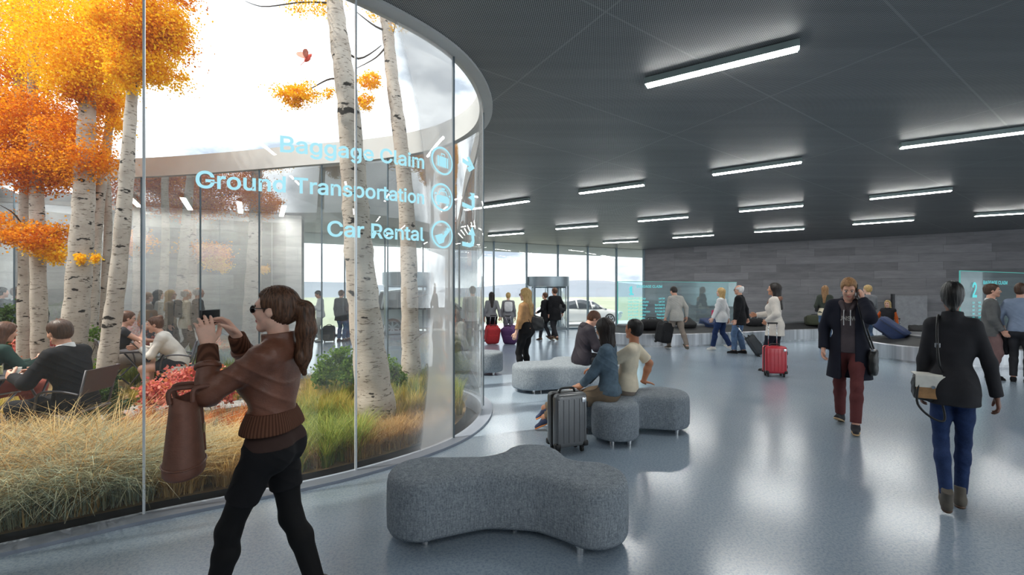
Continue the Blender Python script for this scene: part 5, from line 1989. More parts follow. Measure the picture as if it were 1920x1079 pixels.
class Figure:
    """a posed body in its own frame: +Y faces forward, +X is its right hand side; sizes for a height of 1.75 m"""
    def __init__(s, label, loc, rz, H=1.75, sex='m', pose=None, skin='light', vox=0.008, build=1.0, head=1.0, slim=1.0, face=True, lips=True):
        p = dict(pelvis=(0, 0, 0.93), ptilt=0, pyaw=0, lean=0, side=0, twist=0, head=(0, 0, 0),
                 footR=(0.10, 0.0, 0.085), footL=(-0.10, 0.0, 0.085), toeR=-8, toeL=8, pitchR=0, pitchL=0, kneeR=(0.15, 1, 0), kneeL=(-0.15, 1, 0),
                 handR=(0.25, 0.02, 0.84), handL=(-0.25, 0.02, 0.84), elbR=(0.5, -1, -0.2), elbL=(-0.5, -1, -0.2),
                 hdR=None, hdL=None, palmR=None, palmL=None, curlR=0.35, curlL=0.35, spread=0.0)
        p.update(pose or {})
        s.p, s.sex, s.vox, s.label = p, sex, vox, label
        s.sc = H / 1.75
        s.slim = slim
        s.loc, s.rz = Vector(loc), rz
        f = sex == 'f'
        g = build
        Rp = rotz(p['pyaw']) @ rotx(-p['ptilt'])
        Rc = Rp @ rotz(p['twist']) @ rotx(-p['lean']) @ roty(p['side'])
        s.Rp, s.Rc = Rp, Rc
        pel = V3(*p['pelvis']); s.pel = pel
        wai = pel + Rp @ V3(0, 0, 0.12); s.wai = wai
        C = lambda x, y, z: wai + Rc @ V3(x, y, z)
        s.C = C
        s.P = lambda x, y, z: pel + Rp @ V3(x, y, z)
        nb = C(0, -0.02, 0.395); s.nb = nb
        Rh = Rc @ rotz(p['head'][0]) @ rotx(-p['head'][1]) @ roty(p['head'][2])
        s.Rh = Rh
        s.hs = head
        hc = nb + Rc @ V3(0, 0.005, 0.055) + Rh @ V3(0, 0.03, 0.125 * head); s.hc = hc
        s.Hd = lambda x, y, z: hc + Rh @ (V3(x, y, z) * head)
        fw = Rc @ V3(0, 1, 0); fp = Rp @ V3(0, 1, 0)
        sw = 0.158 if f else 0.18
        s.sw = sw
        # limbs
        s.sh, s.el, s.wr, s.hip, s.kn, s.an = {}, {}, {}, {}, {}, {}
        for k_, sg in (('R', 1), ('L', -1)):
            s.sh[k_] = C(sg * sw, -0.012, 0.345)
            s.el[k_], s.wr[k_] = ik(s.sh[k_], p['hand' + k_], 0.285, 0.25, p['elb' + k_])
            s.hip[k_] = s.P(sg * 0.088, 0, -0.03)
            s.kn[k_], s.an[k_] = ik(s.hip[k_], p['foot' + k_], 0.42, 0.41, p['knee' + k_])
        # torso primitives
        T = s.torso = []
        fl_ = (fp, 0.80); fc = (fw, 0.74)
        hipr = 0.118 if f else 0.112
        T.append(Cap(s.P(-0.065, -0.01, -0.01), s.P(0.065, -0.01, -0.01), hipr * g, None, (fp, 0.86), 0.06))
        for sg in (-1, 1):
            T.append(Ell(s.P(sg * 0.068, -0.05, -0.03), (0.088, 0.085, 0.095), Rp, 0.05))
        wr_ = (0.098 if f else 0.118) * g
        T.append(Cap(s.P(0, 0, 0.02), C(0, 0, 0.02), hipr * 0.98 * g, wr_, fl_, 0.07))
        T.append(Cap(C(-0.03, 0, 0.02), C(0.0, 0, 0.14), wr_ * 0.9, wr_, fl_, 0.07)); T.append(Cap(C(0.03, 0, 0.02), C(0.0, 0, 0.14), wr_ * 0.9, wr_, fl_, 0.07))
        cw = 0.058 if f else 0.075
        T.append(Cap(C(-cw, 0, 0.19), C(cw, 0, 0.19), (0.108 if f else 0.122) * g, None, fc, 0.06))
        T.append(Cap(C(-cw - 0.01, -0.012, 0.285), C(cw + 0.01, -0.012, 0.285), (0.088 if f else 0.102) * g, None, (fw, 0.78), 0.06))
        if f:
            for sg in (-1, 1):
                T.append(Ell(C(sg * 0.062, 0.072, 0.20), (0.058, 0.052, 0.06), Rc, 0.05))
        for k_, sg in (('R', 1), ('L', -1)):
            T.append(Cap(C(sg * 0.03, -0.02, 0.375), s.sh[k_] + Rc @ V3(-sg * 0.015, 0, 0.0), 0.045, 0.052 * g, None, 0.05))
        s.neck = [Cap(C(0, -0.022, 0.36), s.Hd(0, -0.015, -0.06), 0.052 if f else 0.060, 0.050 if f else 0.057, None, 0.03)]
        s.arm, s.leg = {}, {}
        ar = 0.92 if f else 1.05
        for k_ in 'RL':
            a, e, w = s.sh[k_], s.el[k_], s.wr[k_]
            s.arm[k_] = [Cap(a, e, 0.052 * ar * g, 0.040 * ar, None, 0.035), Cap(e, e + (w - e) * 0.35, 0.041 * ar, 0.042 * ar, None, 0.03), Cap(e + (w - e) * 0.35, w, 0.042 * ar, 0.027 * ar, None, 0.03)]
            h, kn, an = s.hip[k_], s.kn[k_], s.an[k_]
            sh = nrm(an - kn)
            back = np.cross(np.cross(sh, fp), sh); back = -nrm(back) if np.linalg.norm(back) > 1e-3 else -fp
            s.leg[k_] = [Cap(h, h + (kn - h) * 0.5, (0.090 if f else 0.088) * g, 0.074 * g, None, 0.04), Cap(h + (kn - h) * 0.5, kn, 0.074 * g, 0.053, None, 0.04),
                         Cap(kn, kn + (an - kn) * 0.3 + back * 0.014, 0.051, 0.054, None, 0.035), Cap(kn + (an - kn) * 0.3 + back * 0.014, an, 0.054, 0.037, None, 0.03)]
        s.foot = {}
        for k_, sg in (('R', 1), ('L', -1)):
            R = rotz(p['toe' + k_]) @ rotx(-p['pitch' + k_])
            s.foot[k_] = (s.an[k_], R)
        s.kids = []
        s.make_body(skin, face, lips)

    # -------- pieces of the body
    def hand_prims(s, k_):
        p, sg = s.p, (1 if k_ == 'R' else -1)
        w, e = s.wr[k_], s.el[k_]
        y = nrm(w - e) if p['hd' + k_] is None else nrm(p['hd' + k_])
        palm = p['palm' + k_] if p['palm' + k_] is not None else (-sg, 0.25, 0)
        Fm = frame(y, -np.asarray(palm, float))     # z = back of the hand
        th = -sg                                    # the thumb side along x
        # with z=back, y=fingers: for the right hand the thumb lies at -x
        c = p['curl' + k_]
        rs = 1.0 if s.vox < 0.0062 else 1.22
        L = lambda x, yy, z: w + Fm @ V3(x * th, yy, z)
        out = [Cap(L(0, -0.02, 0), L(0, 0.02, 0), 0.026, 0.025, (Fm[:, 2], 0.72), 0.012)]
        xs = (0.031, 0.011, -0.010, -0.029); ln = (0.074, 0.083, 0.077, 0.060); ky = (0.086, 0.090, 0.086, 0.078)
        for x, y_ in zip(xs, ky):
            out.append(Cap(L(x * 0.6, 0.012, 0), L(x, y_, 0), 0.016, 0.0125, None, 0.010))
        fing = []
        for i in range(4):
            pos = L(xs[i], ky[i], 0)
            ang = 0.0
            cc = min(1.0, c * (0.85 + 0.1 * i))
            for j, (fr, bend) in enumerate(((0.46, 62), (0.30, 78), (0.24, 50))):
                ang += math.radians(bend) * cc + (0.06 if j else 0.03)
                d = Fm @ V3(th * (xs[i] * 1.6 + p['spread'] * (i - 1.5) * -0.12) * (1 - cc), math.cos(ang), -math.sin(ang))
                q = pos + nrm(d) * ln[i] * fr
                r0 = (0.0098 - 0.0012 * j) * rs; r1 = (0.0090 - 0.0013 * j) * rs
                if i == 3: r0 *= 0.88; r1 *= 0.88
                fing.append(Cap(pos, q, r0, r1, None, 0.003 if s.vox < 0.0062 else 0.004))
                pos = q
        pos = L(0.026, 0.018, -0.006)
        d = nrm(Fm @ V3(th * (0.78 - 0.35 * c), 0.62, -0.25 - 0.45 * c))
        for j, l in enumerate((0.046, 0.033, 0.027)):
            q = pos + d * l
            fing.append(Cap(pos, q, (0.0145 - 0.002 * j) * rs, (0.0125 - 0.002 * j) * rs, None, 0.006 if j == 0 else 0.004))
            d = nrm(d + Fm @ V3(-th * 0.35 * (0.4 + c), 0.25, -0.28 * c))
            pos = q
        return out, fing, Fm

    def head_prims(s):
        h = s.hs; D = s.Hd; R = s.Rh
        f = s.sex == 'f'
        j = 0.92 if f else 1.03
        E = lambda c, r, k=0.02: Ell(D(*c), np.array(r) * h, R, k * h)
        K = lambda a, b, r0, r1, k=0.015: Cap(D(*a), D(*b), r0 * h, r1 * h, None, k * h)
        return [E((0, -0.014, 0.034), (0.0755, 0.096, 0.086), 0.02), E((0, 0.022, -0.018), (0.062, 0.070, 0.088), 0.03),
                K((-0.043 * j, 0.004, -0.058), (-0.010, 0.062, -0.093), 0.024, 0.020), K((0.043 * j, 0.004, -0.058), (0.010, 0.062, -0.093), 0.024, 0.020),
                E((0, 0.068, -0.092), (0.022 * j, 0.020, 0.020), 0.02),
                K((-0.036, 0.074, 0.027), (0.036, 0.074, 0.027), 0.013, 0.013, 0.02),
                E((-0.036, 0.058, -0.022), (0.026, 0.026, 0.026), 0.02), E((0.036, 0.058, -0.022), (0.026, 0.026, 0.026), 0.02),
                K((0, 0.084, 0.016), (0, 0.104, -0.020), 0.0085, 0.0125, 0.012), E((-0.011, 0.094, -0.025), (0.0085, 0.010, 0.008), 0.008), E((0.011, 0.094, -0.025), (0.0085, 0.010, 0.008), 0.008),
                E((-0.077, -0.006, -0.004), (0.010, 0.020, 0.032), 0.006), E((0.077, -0.006, -0.004), (0.010, 0.020, 0.032), 0.006),
                E((0, 0.086, -0.0545), (0.024, 0.010, 0.0058), 0.006), E((0, 0.0855, -0.064), (0.020, 0.0105, 0.0068), 0.006)]

    def make_body(s, skin, face, lips):
        prims = list(s.torso) + s.neck
        for k_ in 'RL': prims += s.arm[k_] + s.leg[k_]
        for k_ in 'RL':
            a, R = s.foot[k_]
            prims += [Cap(a, a + R @ V3(0, -0.035, -0.045), 0.036, 0.034, None, 0.02), Cap(a + R @ V3(0, -0.02, -0.04), a + R @ V3(0, 0.12, -0.062), 0.034, 0.024, (R @ V3(0, 0, 1), 0.8), 0.02)]
        hp = s.head_prims()
        hands = {k_: s.hand_prims(k_) for k_ in 'RL'}
        s.handF = {k_: hands[k_][2] for k_ in 'RL'}
        extra = hp + hands['R'][0] + hands['R'][1] + hands['L'][0] + hands['L'][1]
        vx = s.vox / s.sc
        fld = Field(prims, vx) if False else None
        allp = prims + extra
        fld = Field.__new__(Field)
        lo = np.min([q.box()[0] for q in allp], 0) - 0.03; hi = np.max([q.box()[1] for q in allp], 0) + 0.03
        fld.vox, fld.lo = vx, lo
        n = np.ceil((hi - lo) / vx).astype(int) + 1
        fld.ax = [(lo[i] + vx * np.arange(n[i])).astype(np.float32) for i in range(3)]
        fld.d = np.full(n, 0.15, np.float32)
        for q in prims: fld.add(q)
        for q in hp: fld.add(q)
        h = s.hs
        for sg in (-1, 1):
            fld.cut(Ell(s.Hd(sg * 0.031, 0.094, 0.006), np.array((0.018, 0.014, 0.011)) * h, s.Rh), 0.012 * h)
        if s.vox < 0.0075:
            fld.cut(Cap(s.Hd(-0.018, 0.099, -0.0592), s.Hd(0.018, 0.099, -0.0592), 0.0030 * h), 0.004)
        for k_ in 'RL':
            for q in hands[k_][0]: fld.add(q)
            for q in hands[k_][1]: fld.add(q)
        V, Q = fld.mesh(1 if s.vox > 0.006 else 1)
        # face features by position
        loc = (V - s.hc) @ s.Rh / h
        c = loc[Q].mean(1)
        mi = np.zeros(len(Q), np.int32)
        if lips:
            m = (np.abs(c[:, 0]) < 0.0235) & (c[:, 1] > 0.074) & (c[:, 1] < 0.112) & (c[:, 2] < -0.0495 + 0.02 * np.abs(c[:, 0])) & (c[:, 2] > -0.0695 + 0.25 * np.abs(c[:, 0]))
            mi[m] = 1
        m = (np.abs(np.abs(c[:, 0]) - 0.031) < 0.019) & (c[:, 1] > 0.066) & (c[:, 1] < 0.112) & (np.abs(c[:, 2] - 0.0255 + 0.12 * (np.abs(c[:, 0]) - 0.03)) < (0.0045 if s.vox < 0.0075 else 0.006))
        mi[m] = 2
        s.body = s.emit('person', V, Q, [SKIN[skin], LIP[skin], M_BROW], None)
        s.body.data.polygons.foreach_set('material_index', mi)
        tag(s.body, s.label, 'person')
        if face:
            for sg in (-1, 1):
                bm = bm_new()
                bmesh.ops.create_uvsphere(bm, u_segments=14, v_segments=9, radius=0.0128 * h * s.sc)
                M = Matrix(s.Rh.tolist()).to_4x4()
                bmesh.ops.transform(bm, matrix=Matrix.Rotation(math.pi / 2, 4, 'X').inverted(), verts=bm.verts)
                for q in bm.faces:
                    q.material_index = 1 if q.calc_center_median().y > 0.0108 * h * s.sc else 0
                cpos = s.scale(s.Hd(sg * 0.031, 0.0775, 0.006)[None])[0]
                bmesh.ops.transform(bm, matrix=Matrix.Translation(Vector(cpos)) @ M, verts=bm.verts)
                o = obj_bm('eye', bm, [M_EYE, M_IRIS], s.body, True)

    def scale(s, V):
        V = np.asarray(V, float) * s.sc
        if s.slim != 1.0:
            V = V.copy(); V[:, 0] *= s.slim
        return V

    def emit(s, name, V, Q, mat, parent):
        V = s.scale(V)
        o = mesh_np(name, V, Q, mat, parent)
        if parent is None:
            o.location = s.loc; o.rotation_euler = (0, 0, s.rz)
        return o

    def world(s, p):
        p = s.scale(np.asarray(p, float)[None])[0]
        return Matrix.Translation(s.loc) @ Matrix.Rotation(s.rz, 4, 'Z') @ Vector(p)

    def piece(s, name, prims, mat, cuts=(), planes=(), fold=0.0, freq=1.0, stretch=(1, 1, 1), vox=None, smooth=1, parent=None, label=None):
        fld = Field(prims, (vox or s.vox) / s.sc)
        for c in cuts: fld.cut(c[0], c[1]) if isinstance(c, tuple) else fld.cut(c)
        for o, n in planes: fld.plane(o, n)
        V, Q = fld.mesh(smooth)
        if len(V) == 0: return None
        if fold: V = folds(V, Q, fold, freq, s.loc.x * 3.1 + len(name), stretch)
        o = s.emit(name, V, Q, mat, parent or s.body)
        if label: o['label'] = label
        return o

    # -------- clothing
    def top(s, name, mat, grow=0.012, hem=-0.06, sleeve=0.97, hemr=None, flare=0.0, openw=0.0, vneck=0.0, collar=0.0, fold=0.004, freq=1.0, cuff=0.0, arm_grow=None, label=None, opend=0.02, lower=None, collar_r=0.012, stretch=(1, 1, 1)):
        pr = [q.grown(grow) for q in s.torso]
        ag = grow if arm_grow is None else arm_grow
        fp = s.Rp @ V3(0, 1, 0)
        if hem < -0.02:
            base = (0.118 if s.sex == 'f' else 0.122) + grow
            pr.append(Cap(s.P(-0.05, -0.008, 0.04), s.P(-0.05 - flare * 0.5, -0.008 + (lower or 0), hem), base, base + flare, (fp, 0.88), 0.04, False, True))
            pr.append(Cap(s.P(0.05, -0.008, 0.04), s.P(0.05 + flare * 0.5, -0.008 + (lower or 0), hem), base, base + flare, (fp, 0.88), 0.04, False, True))
        for k_ in 'RL':
            a, e, w = s.sh[k_], s.el[k_], s.wr[k_]
            A = s.arm[k_]
            if sleeve > 0.55:
                t = (sleeve - 0.5) * 2
                pr.append(A[0].grown(ag + 0.004))
                w2 = e + (w - e) * t
                pr.append(Cap(e, w2, A[1].ra + ag + 0.003, max(A[2].rb, 0.030) + ag + cuff, None, 0.03, False, True))
            elif sleeve > 0:
                w2 = a + (e - a) * (sleeve * 2)
                pr.append(Cap(a, w2, A[0].ra + ag + 0.004, A[0].rb + ag + 0.012, None, 0.03, False, True))
        if collar > 0:
            up = nrm(s.Hd(0, -0.015, -0.06) - s.nb)
            c0 = s.neck[0].a
            pr.append(Cap(c0 + up * 0.03, c0 + up * (0.045 + collar), 0.062 + collar_r, 0.060 + collar_r + 0.006, None, 0.02, False, True))
        cuts = []
        if collar > 0:
            cuts.append((Cap(c0 + up * (0.03 + collar * 0.4), c0 + up * (0.12 + collar), 0.058, 0.066), 0.006))
        planes = [(s.P(0, 0, hem), s.Rp @ V3(0, 0, -1))]
        if vneck > 0:
            cuts.append((Cap(s.C(0, 0.12, 0.40), s.C(0, 0.17, 0.36 - vneck), 0.055, 0.05), 0.008))
        if openw > 0:
            # parted front: a vertical slot from the neck to the hem
            m = (s.C(0, 0, 0.40) + s.P(0, 0, hem)) / 2
            ax = nrm(s.C(0, 0, 0.40) - s.P(0, 0, hem)); hl = np.linalg.norm(s.C(0, 0, 0.40) - s.P(0, 0, hem)) / 2 + 0.05
            Fm = frame(s.Rc @ V3(0, 1, 0), ax)
            cuts.append((Rbox(m + Fm[:, 1] * (0.30 + opend), (openw, 0.30, hl), Fm, 0.01), 0.01))
        return s.piece(name, pr, mat, cuts, planes, fold, freq, stretch, label=label)

    def trousers(s, name, mat, grow=0.010, length=0.98, flare=0.0, fold=0.003, rise=0.10, label=None, freq=1.0):
        pr = [q.grown(grow) for q in s.torso[:4]]
        for k_ in 'RL':
            L = s.leg[k_]
            kn, an = s.kn[k_], s.an[k_]
            if length > 0.52:
                pr += [L[0].grown(grow), L[1].grown(grow)]
                e = kn + (an - kn) * ((length - 0.5) * 2)
                pr += [L[2].grown(grow + flare * 0.3), Cap(L[3].a, e, L[3].ra + grow + flare * 0.5, L[3].rb + grow + 0.006 + flare, None, 0.03, False, True)]
            else:
                h = s.hip[k_]
                e = h + (kn - h) * (length * 2)
                pr += [Cap(h, e, L[0].ra + grow, L[0].ra * 0.86 + grow + flare, None, 0.03, False, True)]
        return s.piece(name, pr, mat, (), [(s.P(0, 0, rise), s.Rp @ V3(0, 0, 1))], fold, freq, (1.2, 1.2, 1.0), label=label)

    def skirt(s, name, mat, z0=0.1, z1=-0.35, grow=0.012, label=None):
        pr = [q.grown(grow) for q in s.torso[:4]]
        for k_ in 'RL':
            h, kn = s.hip[k_], s.kn[k_]
            e = h + (kn - h) * min(1.0, -z1 / 0.42)
            pr.append(Cap(h, e, s.leg[k_][0].ra + grow, s.leg[k_][0].ra * 0.95 + grow, None, 0.12, False, True))
        return s.piece(name, pr, mat, (), [(s.P(0, 0, z0), s.Rp @ V3(0, 0, 1))], 0.003, label=label)

    def shoes(s, mat, sole=None, boot=0.0, heel=0.0, low=False, names=('shoe', 'sole'), labels=None):
        for k_ in 'RL':
            a, R = s.foot[k_]
            P = lambda x, y, z: a + R @ V3(x, y, z)
            up = R @ V3(0, 0, 1)
            pr = [Cap(P(0, -0.042, -0.048), P(0, 0.03, -0.040), 0.040, 0.041, None, 0.02), Cap(P(0, 0.02, -0.045), P(0, 0.135, -0.062), 0.043, 0.031, (up, 0.85), 0.03)]
            if not low:
                pr.append(Cap(P(0, -0.025, -0.05), P(0, -0.010, -0.010 + boot), 0.044, 0.043 + boot * 0.05, None, 0.03, False, True))
            o = s.piece(names[0], pr, mat, [], [(P(0, 0, -0.070), -up)], 0.0015, vox=min(s.vox, 0.008))
            pr = [Cap(P(0, -0.045, -0.078), P(0, 0.05, -0.078), 0.043, 0.040, None, 0.02), Cap(P(0, 0.05, -0.078), P(0.0, 0.138, -0.078), 0.043, 0.034, None, 0.02)]
            pl = [(P(0, 0, -0.066), up), (P(0, 0, -0.084), -up)]
            s.piece(names[1], pr, sole or M_RUBBER, [], pl, 0.0, vox=min(s.vox, 0.006), smooth=0, parent=o)

    def hair(s, mat, style='short', extra=(), amp=0.0025, name='hair', vol=0.010, line=0.012, label=None, down=-0.075):
        h = s.hs; D = s.Hd
        sc = lambda v: np.array(v) * h
        pr = [Ell(D(0, -0.016, 0.036), sc((0.0775 + vol, 0.098 + vol, 0.088 + vol)), s.Rh, 0.02)]
        if style in ('short', 'bald_sides'):
            pr.append(Ell(D(0, -0.045, -0.02), sc((0.066 + vol * 0.6, 0.062 + vol * 0.5, 0.062)), s.Rh, 0.03))
        if style == 'bob':
            for sg in (-1, 1):
                pr.append(Cap(D(sg * 0.055, -0.03, 0.02), D(sg * 0.062, -0.03, -0.15), 0.045 * h, 0.040 * h, None, 0.04))
            pr.append(Cap(D(0, -0.07, 0.02), D(0, -0.062, -0.17), 0.055 * h, 0.055 * h, None, 0.05))
        if style == 'long':
            for sg in (-1, 1):
                pr.append(Cap(D(sg * 0.052, -0.03, 0.02), D(sg * 0.066, -0.03, -0.16), 0.045 * h, 0.038 * h, None, 0.04))
            pr.append(Cap(D(0, -0.07, 0.02), D(0, -0.085, -0.20), 0.060 * h, 0.055 * h, None, 0.05))
            pr.append(Cap(D(0, -0.085, -0.20), s.C(0, -0.115, 0.20), 0.058 * h, 0.035 * h, None, 0.04))
        if style in ('bun', 'pony', 'tied'):
            pr.append(Ell(D(0, -0.05, -0.02), sc((0.066, 0.058, 0.055)), s.Rh, 0.03))
        pr += [e(s) if callable(e) else e for e in extra]
        planes = []
        cuts = []
        # hairline: remove the face wedge in front
        cen = D(0, 0, 0)
        cuts.append((Rbox(D(0, 0.125, -0.055), sc((0.062 if style in ('long', 'bob') else 0.10, 0.105, 0.105)), s.Rh @ rotx(-18), 0.02), 0.012))
        if style in ('short', 'bun', 'pony', 'tied', 'bald_sides'):
            if not extra:
                planes.append((D(0, 0, down), s.Rh @ V3(0, 0.2, -1)))
            for sg in (-1, 1):
                cuts.append((Ell(D(sg * 0.088, 0.008, -0.03), sc((0.022, 0.032, 0.042)), s.Rh), 0.008))
        if style == 'bald_sides':
            cuts.append((Ell(D(0, 0.02, 0.10), sc((0.085, 0.12, 0.08)), s.Rh), 0.01))
        fld = Field(pr, s.vox / s.sc)
        for c, k_ in cuts: fld.cut(c, k_)
        for o, n in planes: fld.plane(o, n)
        V, Q = fld.mesh(1)
        if amp:
            N = vnormals(V, Q)
            l = (V - s.hc) @ s.Rh
            a = np.arctan2(l[:, 0], -l[:, 1] + 0.02)
            r = np.sin(a * 31 + 9 * l[:, 2] + 2.5 * np.sin(a * 7 + l[:, 2] * 21)) * 0.6 + np.sin(a * 63 + 30 * l[:, 2] + 2 * np.sin(l[:, 2] * 40)) * 0.4
            V = V + N * (amp * r)[:, None]
        o = s.emit(name, V, Q, mat, s.body)
        if label: o['label'] = label
        return o

    def glasses(s, sun=False):
        h = s.hs
        bm = bm_new()
        for sg in (-1, 1):
            c = s.Hd(sg * 0.031, 0.100, 0.004)
            x, z = s.Rh @ V3(1, 0, 0), s.Rh @ V3(0, 0, 1)
            pts = [s.scale((c + (x * math.cos(a) * 0.024 + z * math.sin(a) * 0.019) * h)[None])[0] for a in np.linspace(0, 2 * math.pi, 19)]
            tube(bm, [Vector(p) for p in pts], 0.0022, 6, False)
            tube(bm, [Vector(s.scale(s.Hd(*q)[None])[0]) for q in ((sg * 0.054, 0.096, 0.010), (sg * 0.074, 0.06, 0.012), (sg * 0.080, -0.002, 0.012))], 0.0022, 6)
        tube(bm, [Vector(s.scale(s.Hd(*q)[None])[0]) for q in ((-0.010, 0.101, 0.008), (0.010, 0.101, 0.008))], 0.0022, 6)
        o = obj_bm('glasses', bm, M_BLACK, s.body, True)
        if sun:
            for sg in (-1, 1):
                s.piece('lens', [Ell(s.Hd(sg * 0.031, 0.099, 0.004), np.array((0.0245, 0.0035, 0.0195)) * h, s.Rh)], M_LENS, vox=0.0028, parent=o)
        return o

    def scarf(s, mat, r=0.034, R0=0.075, z=0.385, name='scarf', drop=0.0):
        pts = []
        for i in range(14):
            a = 2 * math.pi * i / 14
            pts.append(s.C(math.cos(a) * R0, -0.015 + math.sin(a) * R0 * 0.95, z + 0.012 * math.sin(3 * a) - 0.02 * math.sin(a)))
        pr = [Cap(pts[i], pts[(i + 1) % 14], r, None, None, 0.02) for i in range(14)]
        if drop:
            pr.append(Cap(s.C(0.03, 0.09, z - 0.02), s.C(0.035, 0.125, z - 0.02 - drop), r * 0.9, r * 1.1, (s.Rc @ V3(0, 1, 0), 0.5), 0.03))
        return s.piece(name, pr, mat, (), (), 0.006, 1.6)

    def band(s, name, mat, prims_idx, z0, z1, grow):
        """a belt or rib cut out of the grown torso between two heights of the pelvis frame"""
        pr = [q.grown(grow) for q in s.torso]
        base = (0.118 if s.sex == 'f' else 0.122) + grow
        fp = s.Rp @ V3(0, 1, 0)
        pr.append(Cap(s.P(-0.05, -0.008, 0.06), s.P(-0.05, -0.008, -0.12), base, base, (fp, 0.88), 0.04))
        pr.append(Cap(s.P(0.05, -0.008, 0.06), s.P(0.05, -0.008, -0.12), base, base, (fp, 0.88), 0.04))
        return s.piece(name, pr, mat, (), [(s.P(0, 0, z0), s.Rp @ V3(0, 0, -1)), (s.P(0, 0, z1), s.Rp @ V3(0, 0, 1))], 0.0)


def skin_mat(name, rgb):
    k = NT(name)
    v = k.coord('Object')
    c = lin(*rgb)
    f = k.noise(v, 22, 4, 0.6)
    col = k.ramp(f, [(0.3, tuple(x * 0.9 for x in c[:3])), (0.7, (min(c[0] * 1.06, 1), c[1], c[2]))])
    b = k.pbsdf(col, 0.48, 0, k.bump(k.noise(v, 300, 2, 0.5), 0.05, 0.002), 0.4)
    b.inputs['Subsurface Weight'].default_value = 0.08
    b.inputs['Subsurface Radius'].default_value = (0.012, 0.005, 0.003)
    return k.done(b)


SKIN = {'light': skin_mat('skin_light', (222, 172, 148)), 'fair': skin_mat('skin_fair', (232, 190, 168)), 'tan': skin_mat('skin_tan', (190, 132, 100)), 'dark': skin_mat('skin_dark', (112, 74, 56)), 'warm': skin_mat('skin_warm', (206, 150, 118))}
LIP = {k_: plain('lip_' + k_, c, 0.4) for k_, c in dict(light=(186, 104, 98), fair=(196, 112, 108), tan=(150, 84, 74), dark=(92, 52, 46), warm=(164, 92, 82)).items()}
M_EYE = plain('eye_white', (232, 230, 226), 0.2)
M_IRIS = plain('iris', (48, 36, 28), 0.15)
M_BROW = plain('eyebrow', (66, 46, 34), 0.8)
M_LENS = plain('dark_lens', (20, 18, 20), 0.08)


def hair_mat(name, rgb, rgb2=None):
    k = NT(name)
    v = k.coord('Object', (70, 70, 5))
    c = lin(*rgb); c2 = lin(*(rgb2 or tuple(min(255, x * 1.45 + 6) for x in rgb)))
    f = k.noise(v, 2.0, 4, 0.6)
    return k.done(k.pbsdf(k.ramp(f, [(0.35, c), (0.66, c2)]), 0.42, 0, k.bump(f, 0.5, 0.004), 0.4))


HB = hair_mat('hair_brown', (58, 40, 30)); HD = hair_mat('hair_dark', (26, 20, 18)); HK = hair_mat('hair_black', (14, 13, 14), (28, 26, 26))
HL = hair_mat('hair_blonde', (164, 128, 76), (222, 190, 132)); HW = hair_mat('hair_white', (188, 184, 178)); HR = hair_mat('hair_auburn', (74, 48, 34)); HS = hair_mat('hair_sandy', (124, 88, 56), (176, 134, 92))
HC = hair_mat('hair_chestnut', (50, 34, 26), (112, 78, 56))


def cloth(name, rgb, rough=0.85, bump=0.25, scale=220, var=0.1):
    return plain(name, rgb, rough, 0, var, 9, bump, scale, 0.25)


def denim(name, rgb):
    k = NT(name)
    v = k.coord('Object'); c = lin(*rgb)
    f = k.noise(v, 9, 5, 0.65); g = k.noise(k.coord('Object', (1, 1, 0.3)), 320, 2, 0.6)
    col = k.ramp(k.math('ADD', k.math('MULTIPLY', f, 0.7), k.math('MULTIPLY', g, 0.3)), [(0.36, tuple(x * 0.72 for x in c[:3])), (0.64, tuple(min(1, x * 1.45) for x in c[:3]))])
    return k.done(k.pbsdf(col, 0.85, 0, k.bump(g, 0.2, 0.002), 0.2))


def leather(name, rgb, rough=0.42):
    k = NT(name)
    v = k.coord('Object'); c = lin(*rgb)
    f = k.noise(v, 7, 5, 0.65); g = k.noise(v, 90, 4, 0.6, 0.6)
    col = k.ramp(f, [(0.3, tuple(x * 0.72 for x in c[:3])), (0.7, tuple(min(1, x * 1.35) for x in c[:3]))])
    h = k.math('ADD', k.math('MULTIPLY', g, 0.4), k.noise(k.coord('Object', (1, 1, 2.2)), 24, 4, 0.6, 1.2))
    return k.done(k.pbsdf(col, rough, 0, k.bump(h, 0.35, 0.006), 0.45))


def knit(name, rgb, dens=300):
    k = NT(name)
    c = lin(*rgb)
    tc = k.n('ShaderNodeTexCoord'); sep = k.n('ShaderNodeSeparateXYZ'); k.l(tc.outputs['Object'], sep.inputs[0])
    a = k.math('ARCTAN2', sep.outputs[0], sep.outputs[1])
    w = k.math('SINE', k.math('MULTIPLY', a, dens))
    f = k.math('ADD', k.math('MULTIPLY', w, 0.5), 0.5)
    col = k.ramp(f, [(0.1, tuple(x * 0.6 for x in c[:3])), (0.8, tuple(min(1, x * 1.15) for x in c[:3]))])
    return k.done(k.pbsdf(col, 0.85, 0, k.bump(f, 0.4, 0.004), 0.15))


def stand(px, py, phi):
    """world foot point and yaw for a figure standing at a pixel; phi 0 = facing away along the view, 90 = facing image left, 180 = facing the viewer"""
    p = fl(px, py)
    return p, math.radians(phi) - math.atan2(p.x, p.y)


def spot(px, Y, phi, z=0.0):
    x = (px - 960) / F * Y
    return Vector((x, Y, z)), math.radians(phi) - math.atan2(x, Y)
